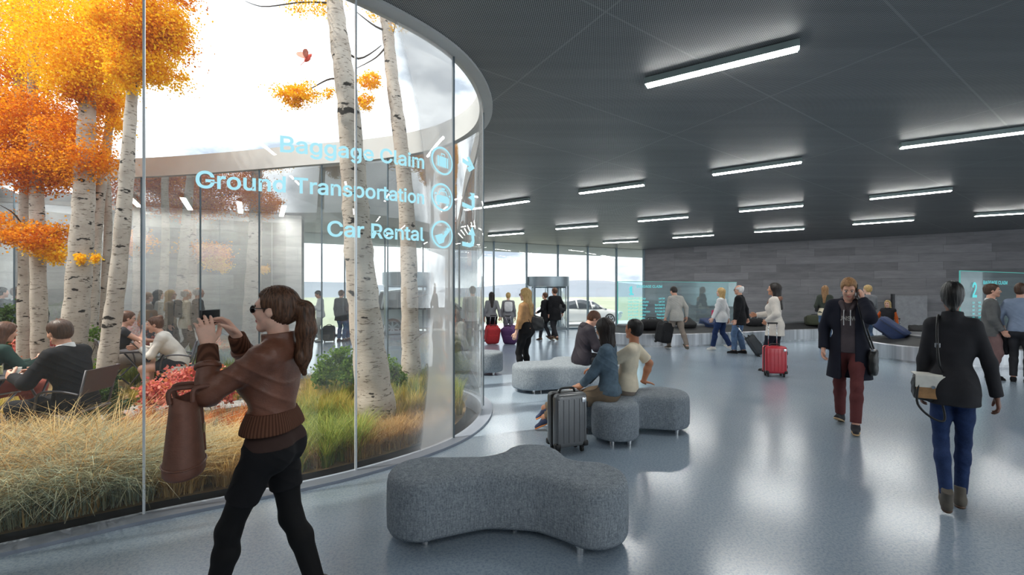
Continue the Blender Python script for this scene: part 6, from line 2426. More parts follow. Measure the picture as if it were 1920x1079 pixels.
# ------------------------------------------------------------------ people
L_BROWN = leather('leather_brown', (112, 72, 56), 0.38); L_BAG = leather('leather_bag', (110, 72, 58), 0.55); L_BLACK = leather('leather_black', (24, 24, 26), 0.38); L_TAN = leather('leather_tan', (164, 124, 82), 0.55)
K_BROWN = knit('rib_brown', (96, 64, 50), 70); K_CREAM = cloth('knit_cream', (220, 212, 202), 0.9, 0.6, 120)
C_BLACK = cloth('cloth_black', (24, 24, 27)); C_TIGHT = cloth('tights_black', (17, 17, 19), 0.75, 0.05); C_CHAR = cloth('cloth_charcoal', (46, 46, 50)); C_NAVYC = cloth('cloth_navy', (28, 30, 42))
C_SHIRT = cloth('undershirt_brown', (62, 46, 42)); C_CREAM = cloth('cloth_cream', (226, 214, 190)); C_WHITE = cloth('cloth_white', (226, 226, 226)); C_GREY = cloth('cloth_grey', (128, 128, 132)); C_LGREY = cloth('cloth_light_grey', (176, 174, 168))
C_KHAKI = cloth('cloth_khaki', (128, 112, 94)); C_MAROON = cloth('cloth_maroon', (98, 52, 52)); C_MAUVE = cloth('cloth_mauve', (124, 98, 96)); C_BLUES = cloth('shirt_blue', (128, 142, 164)); C_BLAZER = cloth('blazer_grey', (98, 98, 98))
C_ORANGE = cloth('cloth_orange', (206, 98, 48)); C_HOOD = cloth('hoodie_brown_grey', (78, 70, 74)); C_FUR = cloth('scarf_brown', (136, 100, 84), 0.95, 0.8, 90, 0.3); C_TAUPE = cloth('cloth_taupe', (140, 128, 118)); C_GREEN = cloth('cloth_dark_green', (44, 66, 60)); C_RED = cloth('cloth_red_brown', (150, 78, 66))
C_PLUM = cloth('jacket_plum_black', (44, 40, 48), 0.7)
D_NAVY = denim('denim_navy', (38, 54, 90)); D_BLUE = denim('denim_blue', (84, 106, 136)); D_JACK = denim('denim_jacket', (88, 106, 120))
M_SOLE_T = plain('sole_tan', (176, 148, 112), 0.7); M_SOLE_W = plain('sole_white', (224, 222, 216), 0.6); M_SHOE_B = leather('shoe_brown', (84, 62, 48), 0.5); M_SHOE_G = plain('shoe_grey', (92, 86, 78), 0.7); M_SHOE_W = plain('shoe_white', (222, 220, 214), 0.6); M_SHOE_O = plain('shoe_orange', (206, 128, 70), 0.6); M_SHOE_BL = plain('shoe_blue', (52, 62, 92), 0.6)

WALK = lambda a=0.24, b=-0.24: dict(footL=(-0.085, a, 0.085), footR=(0.085, b, 0.13), pitchR=-28, pitchL=6)
WALKR = lambda a=0.24, b=-0.24: dict(footR=(0.085, a, 0.085), footL=(-0.085, b, 0.13), pitchL=-28, pitchR=6)


def sit(h=0.47, fx=0.42, spread=0.11, ank=0.085, back=0.0, drop=0.0):
    """seated pose on a seat of height h (at 1.75 m scale)"""
    return dict(pelvis=(0, back, h + 0.085), footR=(spread, fx, ank), footL=(-spread, fx, ank), kneeR=(0.12, 0.6, 1), kneeL=(-0.12, 0.6, 1))


def strap(name, pts, r, mat, parent=None, flat=False, closed=False):
    bm = bm_new()
    tube(bm, catmull(pts, 6, closed), r, 8, not closed)
    return obj_bm(name, bm, mat, parent, True)


def soft_bag(name, label, loc, R, w, d, h, mat, cat='bag', taper=0.0, extra=None, group=None, bulge=0.12):
    """limp bag body, origin at the middle of its base; R 3x3 or yaw"""
    root = empty(name, loc, 0, label, cat, group)
    if isinstance(R, (int, float)): root.rotation_euler = (0, 0, R)
    else: root.rotation_euler = R.to_euler() if hasattr(R, 'to_euler') else Matrix(R).to_euler()
    t = bmesh.new()
    bmesh.ops.create_cube(t, size=1.0, matrix=Matrix.Diagonal((w, d, h, 1)))
    bmesh.ops.subdivide_edges(t, edges=t.edges[:], cuts=7, use_grid_fill=True)
    for v in t.verts:
        x, y, z = v.co.x / w * 2, v.co.y / d * 2, v.co.z / h * 2
        for (i, j) in ((0, 1), (0, 2), (1, 2)):
            q = [x, y, z]
            m = max(abs(q[i]), abs(q[j])); e = (abs(q[i]) ** 5 + abs(q[j]) ** 5) ** 0.2
            if e > 1e-6:
                q[i] *= m / e; q[j] *= m / e
            x, y, z = q
        y *= 1 + bulge * (1 - x * x) * (1 - z * z) - taper * 0.5 * (z + 1) * 0.6
        x *= 1 - taper * 0.5 * (z + 1)
        v.co = Vector((x * w / 2 + 0.004 * math.sin(9 * z + 4 * y), y * d / 2 + 0.005 * math.sin(7 * z + 5 * x), z * h / 2 + h / 2))
    bm = bm_new(); merge(bm, t)
    obj_bm('bag_body', bm, mat, root, True)
    return root


def phone(label, c, R, size=(0.074, 0.009, 0.145), mat=None):
    """slab phone: local X width, Z length, Y normal (screen on -Y)"""
    root = empty('phone', c, 0, label, 'phone')
    root.rotation_euler = Matrix(R).to_euler()
    bm = bm_new(); bx(bm, (0, 0, 0), size, 0, 0.004, 3)
    obj_bm('case', bm, mat or M_BLACK, root, True, 45)
    bm = bm_new(); bx(bm, (0, -size[1] / 2 - 0.0003, 0), (size[0] * 0.9, 0.001, size[2] * 0.86))
    obj_bm('screen', bm, M_LENS, root)
    bm = bm_new(); cyl(bm, (size[0] * 0.25, size[1] / 2 + 0.0006, size[2] * 0.36), 0.006, 0.0018, 16, 'Y')
    obj_bm('camera_lens', bm, M_LENS, root)
    return root


def vec(p): return Vector((float(p[0]), float(p[1]), float(p[2])))


def wdir(fig, d):
    return Matrix.Rotation(fig.rz, 3, 'Z') @ Vector([float(x) for x in d])


# ---- the photographer in front of the glass
loc, rz = spot(509, 2.22, 62)
fig = Figure('woman in brown leather jacket photographing the courtyard with a phone', loc, rz, 1.67, 'f',
             dict(handL=(-0.13, 0.245, 1.46), elbL=(-0.35, 0.5, -1.0), handR=(0.05, 0.215, 1.49), elbR=(0.6, 0.4, -1),
                  hdL=(0.06, 0.22, 1.0), palmL=(0.55, 0.60, 0.0), hdR=(-0.35, 0.45, 0.75), palmR=(-0.7, 0.5, 0.2), curlL=0.30, curlR=0.42, spread=0.6,
                  footL=(-0.09, 0.27, 0.085), footR=(0.09, -0.20, 0.10), pitchR=-16, lean=-4, head=(3, 2, 0)), 'fair', 0.0055, 0.86)
fig.top('jacket', L_BROWN, 0.026, 0.10, 0.86, fold=0.0075, freq=0.8, collar=0.055, collar_r=0.016, arm_grow=0.015)
fig.band('jacket_rib', K_BROWN, None, 0.075, 0.175, 0.026)
for k_ in 'RL':
    e, w = fig.el[k_], fig.wr[k_]
    fig.piece('cuff', [Cap(e + (w - e) * 0.62, e + (w - e) * 0.98, 0.050, 0.042, None, 0.02, True, True)], K_BROWN)
for k_ in 'RL':
    e, w = fig.el[k_], fig.wr[k_]
    fig.piece('cuff_strap', [Cap(e + (w - e) * 0.50, e + (w - e) * 0.60, 0.0585, 0.0565, None, 0.02, True, True)], L_BROWN)
fig.top('undershirt', C_SHIRT, 0.015, 0.0, 0.0, fold=0.002)
fig.trousers('shorts', C_BLACK, 0.012, 0.30, 0.003, 0.005, 0.03)
fig.trousers('tights', C_TIGHT, 0.004, 1.0, 0, 0.0, 0.0)
fig.shoes(L_BLACK, None, 0.06)
pony = [lambda s: Cap(s.Hd(0, -0.105, 0.035), s.Hd(0, -0.155, 0.01), 0.030, 0.036, None, 0.02), lambda s: Cap(s.Hd(0, -0.155, 0.01), s.Hd(0, -0.165, -0.10), 0.040, 0.046, None, 0.03),
        lambda s: Cap(s.Hd(0, -0.165, -0.10), s.Hd(0.0, -0.150, -0.24), 0.048, 0.036, None, 0.03), lambda s: Cap(s.Hd(0.0, -0.150, -0.24), s.Hd(0.0, -0.160, -0.33), 0.036, 0.012, None, 0.03)]
fig.hair(HC, 'pony', pony, 0.004)
fig.glasses(True)
pc = fig.world((fig.wr['L'] + fig.wr['R']) / 2 + V3(0.015, 0.075, 0.115))
ph = phone('black phone held up by the photographer in both hands', pc, [[1, 0, 0], [0, 1, 0], [0, 0, 1]])
ph.rotation_euler = (Matrix.Rotation(fig.rz, 4, 'Z') @ Matrix.Rotation(math.pi / 2, 4, 'Y')).to_euler()
# her bucket bag hangs from the crook of the left elbow
el = fig.world(fig.el['L'])
bb = Vector((el.x - 0.07, el.y - 0.05, 0.835))
bag = empty('bucket_bag', bb, fig.rz + 0.5, 'brown leather bucket bag hanging from the elbow of the photographer', 'bag')
bm = bm_new()
prof = [(0.0, 0.118), (0.012, 0.128), (0.05, 0.128), (0.055, 0.124), (0.18, 0.106), (0.28, 0.090), (0.335, 0.086), (0.34, 0.080), (0.30, 0.07)]
rings = [[bm.verts.new((math.cos(a) * r, math.sin(a) * r * 0.62, z + 0.012 * math.sin(a * 2 + z * 9) * (z > 0.3))) for a in np.linspace(0, 2 * math.pi, 40, endpoint=False)] for z, r in prof]
for r0, r1 in zip(rings, rings[1:]):
    for i in range(40):
        bm.faces.new((r0[i], r0[(i + 1) % 40], r1[(i + 1) % 40], r1[i]))
bm.faces.new(rings[0][::-1]); bm.faces.new(rings[-1])
obj_bm('bag_body', bm, L_BAG, bag, True, 60)
iv = Matrix.Rotation(-bag.rotation_euler.z, 3, 'Z') @ (el - bb)
for y in (-0.04, 0.04):
    strap('handle', [(-0.07, y, 0.325), (-0.06 + iv.x * 0.3, y * 1.1, 0.38), (iv.x - 0.035, iv.y + y * 0.8, iv.z + 0.045), (iv.x + 0.035, iv.y + y * 0.8, iv.z + 0.045), (0.06 + iv.x * 0.3, y * 1.1, 0.38), (0.07, y, 0.325)], 0.010, L_BAG, bag)
strap('side_strap', [(0.07, -0.045, 0.335), (0.085, -0.052, 0.22), (0.097, -0.06, 0.06)], 0.013, L_BROWN, bag)
bm = bm_new(); bx(bm, (0.089, -0.063, 0.17), (0.036, 0.012, 0.044), 0, 0.004)
obj_bm('buckle', bm, plain('brass_dark', (148, 128, 96), 0.35, 0.8), bag)
strap('base_seam', [(math.cos(a) * 0.129, math.sin(a) * 0.081, 0.05) for a in np.linspace(0, 2 * math.pi, 30, endpoint=False)], 0.004, L_BROWN, bag, closed=True)

# ---- woman walking away at the right
loc, rz = spot(1786, 3.36, 2)
fig = Figure('woman in black jacket and blue jeans walking away at the right', loc, rz, 1.72, 'f',
             dict(footR=(0.06, 0.06, 0.085), footL=(-0.05, -0.17, 0.12), pitchL=-24, handR=(0.335, 0.05, 0.80), handL=(-0.235, 0.10, 0.86), elbR=(1.0, -0.8, 0), elbL=(-0.6, -1, 0), curlR=0.4, lean=3, head=(0, -3, 0)), 'dark', 0.0065, 0.92, head=0.97, slim=0.76)
fig.top('jacket', C_CHAR, 0.020, -0.13, 1.0, fold=0.004, freq=0.7, flare=0.012, collar=0.055, collar_r=0.018, arm_grow=0.014, cuff=0.006)
fig.trousers('jeans', D_NAVY, 0.007, 0.98, 0.0, 0.003, 0.02)
fig.shoes(M_SHOE_G, M_SHOE_B, 0.08)
fig.hair(HK, 'tied', [lambda s: Cap(s.Hd(0, -0.06, -0.02), s.Hd(0, -0.09, -0.085), 0.055, 0.030, None, 0.03)], 0.002, vol=0.016)
hipw = fig.world(fig.P(-0.205, -0.05, -0.02))
sb = soft_bag('shoulder_bag', 'shoulder bag with white flap and tan panel hanging behind the woman in black jacket', (hipw.x, hipw.y - 0.04, 0.80), rz + 0.25, 0.21, 0.11, 0.20, L_BLACK)
bm = bm_new(); bx(bm, (0.0, -0.062, 0.155), (0.20, 0.012, 0.095), 0, 0.005); bx(bm, (0.0, -0.0, 0.205), (0.20, 0.12, 0.012), 0, 0.005)
obj_bm('flap', bm, plain('bag_white', (228, 226, 218), 0.5), sb)
bm = bm_new(); bx(bm, (-0.03, -0.062, 0.075), (0.13, 0.010, 0.10), 0, 0.004)
obj_bm('panel', bm, L_TAN, sb)
bm = bm_new(); cyl(bm, (-0.0, -0.071, 0.115), 0.012, 0.01, 18, 'Y'); obj_bm('clasp', bm, M_CHROME, sb, True, 40)
iv = Matrix.Rotation(-sb.rotation_euler.z, 3, 'Z')
L_ = lambda p: iv @ (fig.world(p) - sb.location)
strap('shoulder_strap', [(0.09, 0.0, 0.20), L_(fig.C(-0.10, -0.165, 0.05)), L_(fig.C(-0.115, -0.155, 0.22)), L_(fig.C(-0.115, -0.115, 0.36)), L_(fig.C(-0.105, -0.02, 0.435)), L_(fig.C(-0.11, 0.10, 0.34)), L_(fig.C(-0.14, 0.16, 0.15)), L_(fig.P(-0.225, 0.11, 0.10)), (-0.09, 0.0, 0.20)], 0.009, L_BLACK, sb)
strap('hanging_strap', [(-0.08, -0.06, 0.13), (-0.09, -0.075, -0.02), (0.0, -0.08, -0.12), (0.06, -0.07, -0.13), (0.05, -0.06, 0.02), (0.03, -0.062, 0.12)], 0.008, L_BLACK, sb)
bm = bm_new(); q = L_(fig.C(-0.115, -0.158, 0.20)); bx(bm, q, (0.03, 0.014, 0.035), 0, 0.003); obj_bm('strap_buckle', bm, M_CHROME, sb)

# ---- man on the phone walking toward the viewer
loc, rz = spot(1592, 5.28, 174)
fig = Figure('young man in long dark coat and maroon trousers talking on a phone while walking', loc, rz, 1.83, 'm',
             dict(footL=(-0.09, 0.20, 0.085), footR=(0.12, -0.20, 0.10), pitchR=-18, handL=(-0.155, 0.13, 1.47), elbL=(-0.55, 0.6, -1.2), hdL=(0.15, -0.25, 1), palmL=(0.9, -0.3, 0), curlL=0.5,
                  handR=(0.27, 0.06, 0.90), elbR=(0.6, -1, 0), lean=5, head=(8, 20, 0)), 'light', 0.0065, 0.96, head=0.95, slim=0.87)
fig.top('hoodie', C_HOOD, 0.014, -0.06, 0.0, fold=0.004)
fig.top('coat', C_NAVYC, 0.026, -0.36, 1.0, fold=0.004, freq=0.7, flare=0.035, openw=0.075, arm_grow=0.022, cuff=0.006)
fig.piece('hood', [Cap(fig.C(-0.075, 0.03, 0.385), fig.C(-0.06, -0.075, 0.405), 0.036, 0.046, None, 0.03), Cap(fig.C(0.075, 0.03, 0.385), fig.C(0.06, -0.075, 0.405), 0.036, 0.046, None, 0.03), Cap(fig.C(-0.05, -0.09, 0.41), fig.C(0.05, -0.09, 0.41), 0.05, 0.05, None, 0.03), Cap(fig.C(-0.07, 0.04, 0.375), fig.C(-0.035, 0.105, 0.31), 0.030, 0.022, None, 0.03), Cap(fig.C(0.07, 0.04, 0.375), fig.C(0.035, 0.105, 0.31), 0.030, 0.022, None, 0.03)], C_HOOD, fold=0.003)
for sg in (-1, 1):
    o = strap('drawstring', [vec(fig.scale(fig.C(sg * 0.035, y, z)[None])[0]) for y, z in ((0.125, 0.32), (0.152, 0.25), (0.156, 0.15))], 0.0045, C_WHITE, fig.body)
V, Fc = text_mesh('UNSW', 0.02)
V = V / V[:, 0].max() - V3(0.5, 0, 0)
TT = [fig.C(-x * 0.19, 0.1195 + 0.0 - 0.55 * (x * 0.19) ** 2 * 4, 0.20 + y * 0.20) for x, y, _ in V]
fr_ = mesh_np('chest_print', fig.scale(np.array(TT)), Fc, C_LGREY, fig.body, smooth=False)
fig.trousers('trousers', C_MAROON, 0.012, 0.98, 0.004, 0.004, 0.02)
fig.shoes(C_CHAR, M_SOLE_T, 0.02)
fig.hair(HS, 'short', (), 0.003, vol=0.014)
w = fig.wr['L']
ph = phone('black phone at the ear of the man in the dark coat', fig.world(fig.Hd(-0.092, 0.02, -0.015)), [[1, 0, 0], [0, 1, 0], [0, 0, 1]])
ph.rotation_euler = (Matrix.Rotation(fig.rz, 4, 'Z') @ Matrix.Rotation(math.pi / 2, 4, 'Z') @ Matrix.Rotation(-0.3, 4, 'Y')).to_euler()
hp_ = fig.world(fig.P(-0.245, -0.03, -0.30))
mb = soft_bag('messenger_bag', 'black messenger bag on the hip of the man with the phone', hp_, rz, 0.09, 0.30, 0.30, L_BLACK, taper=0.05)
L2 = lambda p: Matrix.Rotation(-rz, 3, 'Z') @ (fig.world(p) - hp_)
strap('shoulder_strap', [(0, 0.10, 0.29), L2(fig.C(-0.185, 0.10, 0.05)), L2(fig.C(-0.13, 0.125, 0.30)), L2(fig.C(-0.09, 0.03, 0.435)), L2(fig.C(-0.11, -0.13, 0.30)), L2(fig.C(-0.19, -0.13, 0.02)), (0, -0.10, 0.29)], 0.010, L_BLACK, mb)
bm = bm_new(); bx(bm, (-0.0, 0.10, 0.30), (0.03, 0.04, 0.03), 0, 0.004); obj_bm('strap_clip', bm, M_CHROME, mb)

# ---- girl and boy on the bench behind the grey case
loc, rz = spot(1136, 4.93, 78)
fig = Figure('girl with dark bobbed hair in denim jacket and khaki trousers sitting with crossed feet', loc, rz, 1.70, 'f',
             dict(pelvis=(0, -0.02, 0.55), ptilt=-8, lean=12, footR=(0.02, 0.90, 0.20), footL=(-0.06, 0.86, 0.10), toeR=0, toeL=10, pitchR=30, pitchL=28, kneeR=(0.05, 0.3, 1), kneeL=(-0.05, 0.3, 1),
                  handR=(0.09, 0.27, 0.575), handL=(-0.09, 0.28, 0.575), elbR=(0.6, -1, -0.5), elbL=(-0.6, -1, -0.6), hdL=(0.2, 1, -0.1), hdR=(-0.3, 1, -0.1), palmL=(0, 0, -1), palmR=(0, 0, -1), head=(-34, 4, 0)), 'warm', 0.0065, 0.92, head=1.04)
fig.top('denim_jacket', D_JACK, 0.020, -0.02, 0.92, fold=0.007, freq=0.9, collar=0.03, arm_grow=0.016)
fig.trousers('trousers', C_KHAKI, 0.012, 0.96, 0.006, 0.005)
fig.shoes(M_SHOE_BL, M_SHOE_O, 0.0, names=('shoe', 'sole'))
fig.hair(HD, 'bob', (), 0.003, vol=0.014)
loc, rz = spot(1170, 5.20, 80)
fig = Figure('boy with short black hair in cream T-shirt leaning back on one arm', loc, rz, 1.66, 'm',
             dict(pelvis=(0, -0.02, 0.565), ptilt=-8, lean=-2, footR=(0.06, 0.88, 0.11), footL=(-0.10, 0.90, 0.11), pitchR=30, pitchL=26, kneeR=(0.05, 0.3, 1), kneeL=(-0.05, 0.3, 1),
                  handR=(0.26, -0.20, 0.57), elbR=(0.5, -1, 0.1), hdR=(0.5, -0.6, -0.15), palmR=(0, 0, -1), curlR=0.1, handL=(-0.12, 0.36, 0.75), elbL=(-0.5, -1, -0.5), hdL=(0.1, 1, -0.2), palmL=(0, 0, -1), head=(-26, 6, 0)), 'tan', 0.0065, 0.86, head=1.03)
fig.top('t_shirt', C_CREAM, 0.016, -0.04, 0.40, fold=0.005, freq=0.9)
fig.trousers('trousers', C_TAUPE, 0.012, 0.95, 0.004, 0.004)
fig.shoes(M_SHOE_B, M_SOLE_T, 0.0)
fig.hair(HK, 'short', (), 0.002, vol=0.010)

# ---- man in dark jacket on the long bench
loc, rz = spot(1092, 7.34, -74)
fig = Figure('man in dark hooded jacket sitting on the long bench and looking down at a phone', loc, rz, 1.78, 'm',
             dict(sit(0.43, 0.46), handR=(0.10, 0.36, 0.76), handL=(-0.06, 0.38, 0.77), elbR=(0.7, -0.8, -0.4), elbL=(-0.7, -0.8, -0.4), hdR=(-0.5, 1, 0.1), hdL=(0.5, 1, 0.1), palmR=(-0.4, 0, 1), palmL=(0.4, 0, 1), curlR=0.5, curlL=0.5, lean=13, head=(0, 28, 0)), 'light', 0.008)
fig.top('jacket', C_PLUM, 0.032, -0.10, 0.98, fold=0.008, freq=0.8, arm_grow=0.026)
fig.piece('hood', [Cap(fig.C(-0.06, -0.06, 0.40), fig.C(0.06, -0.06, 0.40), 0.062, None, None, 0.03), Cap(fig.C(0.07, -0.02, 0.385), fig.C(0.06, 0.07, 0.36), 0.04, 0.03, None, 0.03), Cap(fig.C(-0.07, -0.02, 0.385), fig.C(-0.06, 0.07, 0.36), 0.04, 0.03, None, 0.03)], C_PLUM, fold=0.004)
fig.trousers('trousers', C_CHAR, 0.010, 0.97, 0.004)
fig.shoes(M_SHOE_B, None)
fig.hair(HR, 'short', (), 0.003, vol=0.014)
phone('small dark phone in the hands of the seated man in the dark jacket', fig.world((fig.wr['L'] + fig.wr['R']) / 2 + V3(0, 0.10, 0.045)), (Matrix.Rotation(fig.rz, 3, 'Z') @ Matrix.Rotation(-1.0, 3, 'X')))

# ---- blonde woman in tan jacket behind the long bench
loc, rz = spot(986, 8.35, 62)
fig = Figure('blonde woman in tan jacket and black trousers standing behind the long bench', loc, rz, 1.69, 'f', dict(handL=(-0.24, 0.10, 0.84), handR=(0.22, 0.06, 0.86), head=(6, 2, 0), footL=(-0.09, 0.08, 0.085)), 'fair', 0.008)
fig.top('jacket', L_TAN, 0.020, 0.03, 0.99, fold=0.006, collar=0.04)
fig.top('undershirt', C_BLACK, 0.016, -0.06, 0.0)
fig.trousers('trousers', C_BLACK, 0.008)
fig.shoes(L_BLACK, None, 0.05)
fig.hair(HL, 'long', (), 0.004, vol=0.016)
fig.glasses(True)
q = fig.world(fig.P(0.19, -0.13, -0.02))
sb = soft_bag('shoulder_bag', 'large black leather shoulder bag on the blonde woman in the tan jacket', q, rz - 0.5, 0.34, 0.15, 0.27, L_BLACK, taper=0.12)
L3 = lambda p: Matrix.Rotation(-(rz - 0.5), 3, 'Z') @ (fig.world(p) - q)
strap('handle', [(-0.12, 0.0, 0.25), L3(fig.C(0.16, -0.06, 0.25)), L3(fig.C(0.15, -0.02, 0.43)), L3(fig.C(0.20, 0.05, 0.22)), (0.12, 0.0, 0.25)], 0.011, L_BLACK, sb)


# ---- shorter recipes for the people farther away
def folk(label, loc, rz, H, sex, pose, skin, tops, legs, shoe, hair, style, vox=0.0095, slim=1.0, build=1.0, glasses=None, **kw):
    f = Figure(label, loc, rz, H, sex, pose, skin, vox, build, slim=slim, **kw)
    for t in tops:
        f.top(t[0], t[1], **t[2])
    if legs: f.trousers(legs[0], legs[1], **legs[2])
    if shoe: f.shoes(shoe[0], shoe[1], shoe[2])
    if hair: f.hair(hair, style, (), 0.003, vol=0.013)
    if glasses is not None: f.glasses(glasses)
    return f


JK = dict(grow=0.022, hem=-0.14, sleeve=0.99, fold=0.005, arm_grow=0.016)
CT = dict(grow=0.026, hem=-0.36, sleeve=0.99, fold=0.005, flare=0.03, arm_grow=0.020)
SHT = dict(grow=0.012, hem=-0.05, sleeve=0.98, fold=0.004)
TR = dict(grow=0.012, length=0.985, flare=0.004)

loc, rz = spot(1268, 12.25, 38)
P4 = folk('man in pale grey blazer striding past the carousel with a black suitcase', loc, rz, 1.78, 'm', dict(WALK(0.22, -0.34), handL=(-0.26, 0.14, 0.85), handR=(0.27, -0.10, 0.90), curlL=0.9, lean=6, head=(6, 18, 0)), 'light', [('blazer', C_LGREY, dict(JK, flare=0.01))], ('trousers', C_TAUPE, TR), (M_SHOE_G, M_SOLE_W, 0.0), HD, 'short', slim=0.95)
g = P4.world(P4.wr['L'])
case_soft('black soft suitcase carried upright by the man in the pale grey blazer', (g.x - 0.10, g.y - 0.03, 0.17), (0.10, 0.12, 0.5), 0.42, 0.24, 0.56, M_BLACKF)
loc, rz = spot(1352, 12.1, 72)
P5 = folk('blonde woman in white shirt and navy jeans walking left', loc, rz, 1.72, 'f', dict(WALK(0.20, -0.22), handL=(-0.22, 0.16, 0.88), handR=(0.24, -0.12, 0.86)), 'fair', [('shirt', C_WHITE, dict(grow=0.022, hem=-0.14, sleeve=0.98, fold=0.006, flare=0.015))], ('jeans', D_NAVY, dict(TR, flare=0.010)), (M_SHOE_W, M_SOLE_W, 0.0), HL, 'bob', slim=0.95)
q = P5.world(P5.P(-0.21, 0.13, 0.02)); soft_bag('shoulder_bag', 'small pink bag at the side of the blonde woman in white shirt', q, rz, 0.05, 0.10, 0.18, plain('bag_pink', (196, 62, 100), 0.6))
loc, rz = spot(1386, 11.5, 78)
P6 = folk('older man in long black coat and sunglasses pulling a trolley case', loc, rz, 1.79, 'm', dict(footL=(-0.085, 0.10, 0.085), footR=(0.085, -0.08, 0.085), handL=(-0.24, 0.04, 0.84), handR=(0.22, -0.16, 0.84), curlR=0.9), 'light', [('coat', C_BLACK, dict(CT, hem=-0.20, flare=0.015, collar=0.04))], ('jeans', D_BLUE, dict(TR, flare=0.010)), (C_BLACK, None, 0.0), HW, 'bald_sides', glasses=True, slim=0.95)
g = P6.world(P6.wr['R'])
fx = fl(1428, 668)
case_soft('dark grey trolley case tilted behind the older man in black coat', (fx.x, fx.y, 0.03), (math.radians(-32), 0, math.radians(72)), 0.36, 0.22, 0.50, M_CDGREY, handle=0.34)
loc, rz = spot(1452, 8.95, 80)
P7 = folk('woman in long cream cardigan and brown scarf holding the red suitcase handle', loc, rz, 1.80, 'f', dict(handL=(-0.14, 0.10, 1.00), elbL=(-0.8, -1, -0.2), curlL=0.9, hdL=(0.2, 0.6, -0.6), handR=(0.10, 0.34, 1.10), elbR=(0.4, -1, -0.6), curlR=0.6, head=(4, -2, 0), footL=(-0.09, 0.10, 0.085), footR=(0.09, -0.12, 0.085)), 'warm', [('cardigan', K_CREAM, dict(grow=0.030, hem=-0.22, sleeve=0.99, fold=0.006, flare=0.035, arm_grow=0.022))], ('trousers', C_NAVYC, TR), (L_BLACK, None, 0.05), HD, 'long', vox=0.0085, slim=0.95)
P7.scarf(C_FUR, 0.042, 0.085, 0.37, drop=0.10)
loc, rz = spot(1547, 13.6, -12)
P8 = folk('long haired woman in dark green jacket and jeans standing by the carousel', loc, rz, 1.80, 'f', dict(footR=(0.09, 0.12, 0.085), handL=(-0.20, 0.10, 0.95), handR=(0.20, 0.14, 0.95)), 'light', [('jacket', cloth('jacket_moss', (66, 72, 64)), dict(JK, hem=0.0)), ('undershirt', C_CREAM, dict(grow=0.018, hem=-0.08, sleeve=0.0))], ('jeans', D_BLUE, TR), (M_SHOE_B, M_SOLE_T, 0.03), HS, 'long', slim=0.9)
q = P8.world(P8.P(-0.22, 0.0, 0.02)); soft_bag('shoulder_bag', 'small black bag on the left arm of the woman in the dark green jacket', q, rz, 0.10, 0.20, 0.20, L_BLACK)
loc, rz = spot(1628, 12.3, 40)
P9 = folk('blonde woman in grey sweater behind the man on the phone, reaching to the child', loc, rz, 1.80, 'f', dict(handR=(0.34, 0.28, 1.02), elbR=(0.3, -1, -0.5), head=(10, 4, 0), footL=(-0.09, 0.14, 0.085)), 'fair', [('sweater', C_GREY, dict(grow=0.026, hem=-0.16, sleeve=0.98, fold=0.006))], ('jeans', D_BLUE, TR), (M_SHOE_B, M_SOLE_T, 0.05), HL, 'tied', slim=0.9)
loc, rz = spot(1665, 12.75, 172)
P10 = folk('blond child in dark padded vest with orange sleeves standing by the carousel', loc, rz, 1.34, 'm', dict(handR=(0.50, 0.10, 1.22), elbR=(0.2, -0.6, -1), handL=(-0.30, 0.02, 0.88), footR=(0.10, 0.02, 0.085), head=(-8, 0, 4)), 'fair', [('sweater', C_ORANGE, dict(grow=0.016, hem=-0.06, sleeve=0.98, fold=0.003)), ('padded_vest', C_CHAR, dict(grow=0.034, hem=-0.02, sleeve=0.10, fold=0.004, collar=0.05, collar_r=0.03))], ('trousers', cloth('cloth_slate', (58, 70, 92)), TR), (C_CHAR, None, 0.0), HL, 'bob', slim=0.9, head=1.12)
fx = spot(1681, 13.0, 0)[0]
case_hard('tiny red trolley case with raised handle beside the blond child', fx, 2.6, 0.30, 0.18, 0.36, M_CRED, handle=0.38)
loc, rz = spot(1859, 8.2, -84)
P11 = folk('man in grey blazer and mauve trousers standing in profile facing right by sign 2', loc, rz, 1.77, 'm', dict(handR=(0.20, 0.12, 0.90), handL=(-0.20, 0.10, 0.90), head=(-4, 0, 0)), 'light', [('shirt', C_WHITE, dict(grow=0.014, hem=-0.04, sleeve=0.0, collar=0.03)), ('blazer', C_BLAZER, dict(JK, vneck=0.14))], ('trousers', C_MAUVE, TR), (C_BLACK, None, 0.0), HB, 'short', vox=0.0085, slim=0.85)
loc, rz = spot(1913, 7.9, -8)
P12 = folk('man in blue shirt and black trousers with back turned at the right photo edge', loc, rz, 1.78, 'm', dict(handL=(-0.26, 0.10, 0.92), elbL=(-1, -0.6, 0), handR=(0.26, 0.05, 0.86)), 'light', [('shirt', C_BLUES, dict(grow=0.018, hem=-0.03, sleeve=0.84, fold=0.006, collar=0.03))], ('trousers', C_CHAR, dict(TR, rise=0.06)), (C_BLACK, None, 0.0), HB, 'short', vox=0.0085, slim=0.82)
jk = P12.world(P12.wr['L'])
soft_bag('folded_jacket', 'dark folded jacket hanging over the arm of the man in blue shirt', (jk.x, jk.y, 0.46), rz, 0.16, 0.12, 0.46, C_CHAR, cat='jacket', taper=0.35)
loc, rz = spot(922, 13.7, 6)
P14 = folk('woman with long dark hair in grey top pulling a red trolley case', loc, rz, 1.60, 'f', dict(WALK(0.14, -0.14), handR=(0.26, -0.16, 0.90), curlR=0.9), 'warm', [('top', C_GREY, dict(grow=0.016, hem=-0.02, sleeve=0.99))], ('trousers', C_BLACK, TR), (L_BLACK, None, 0.04), HD, 'long')
fx = fl(921, 645)
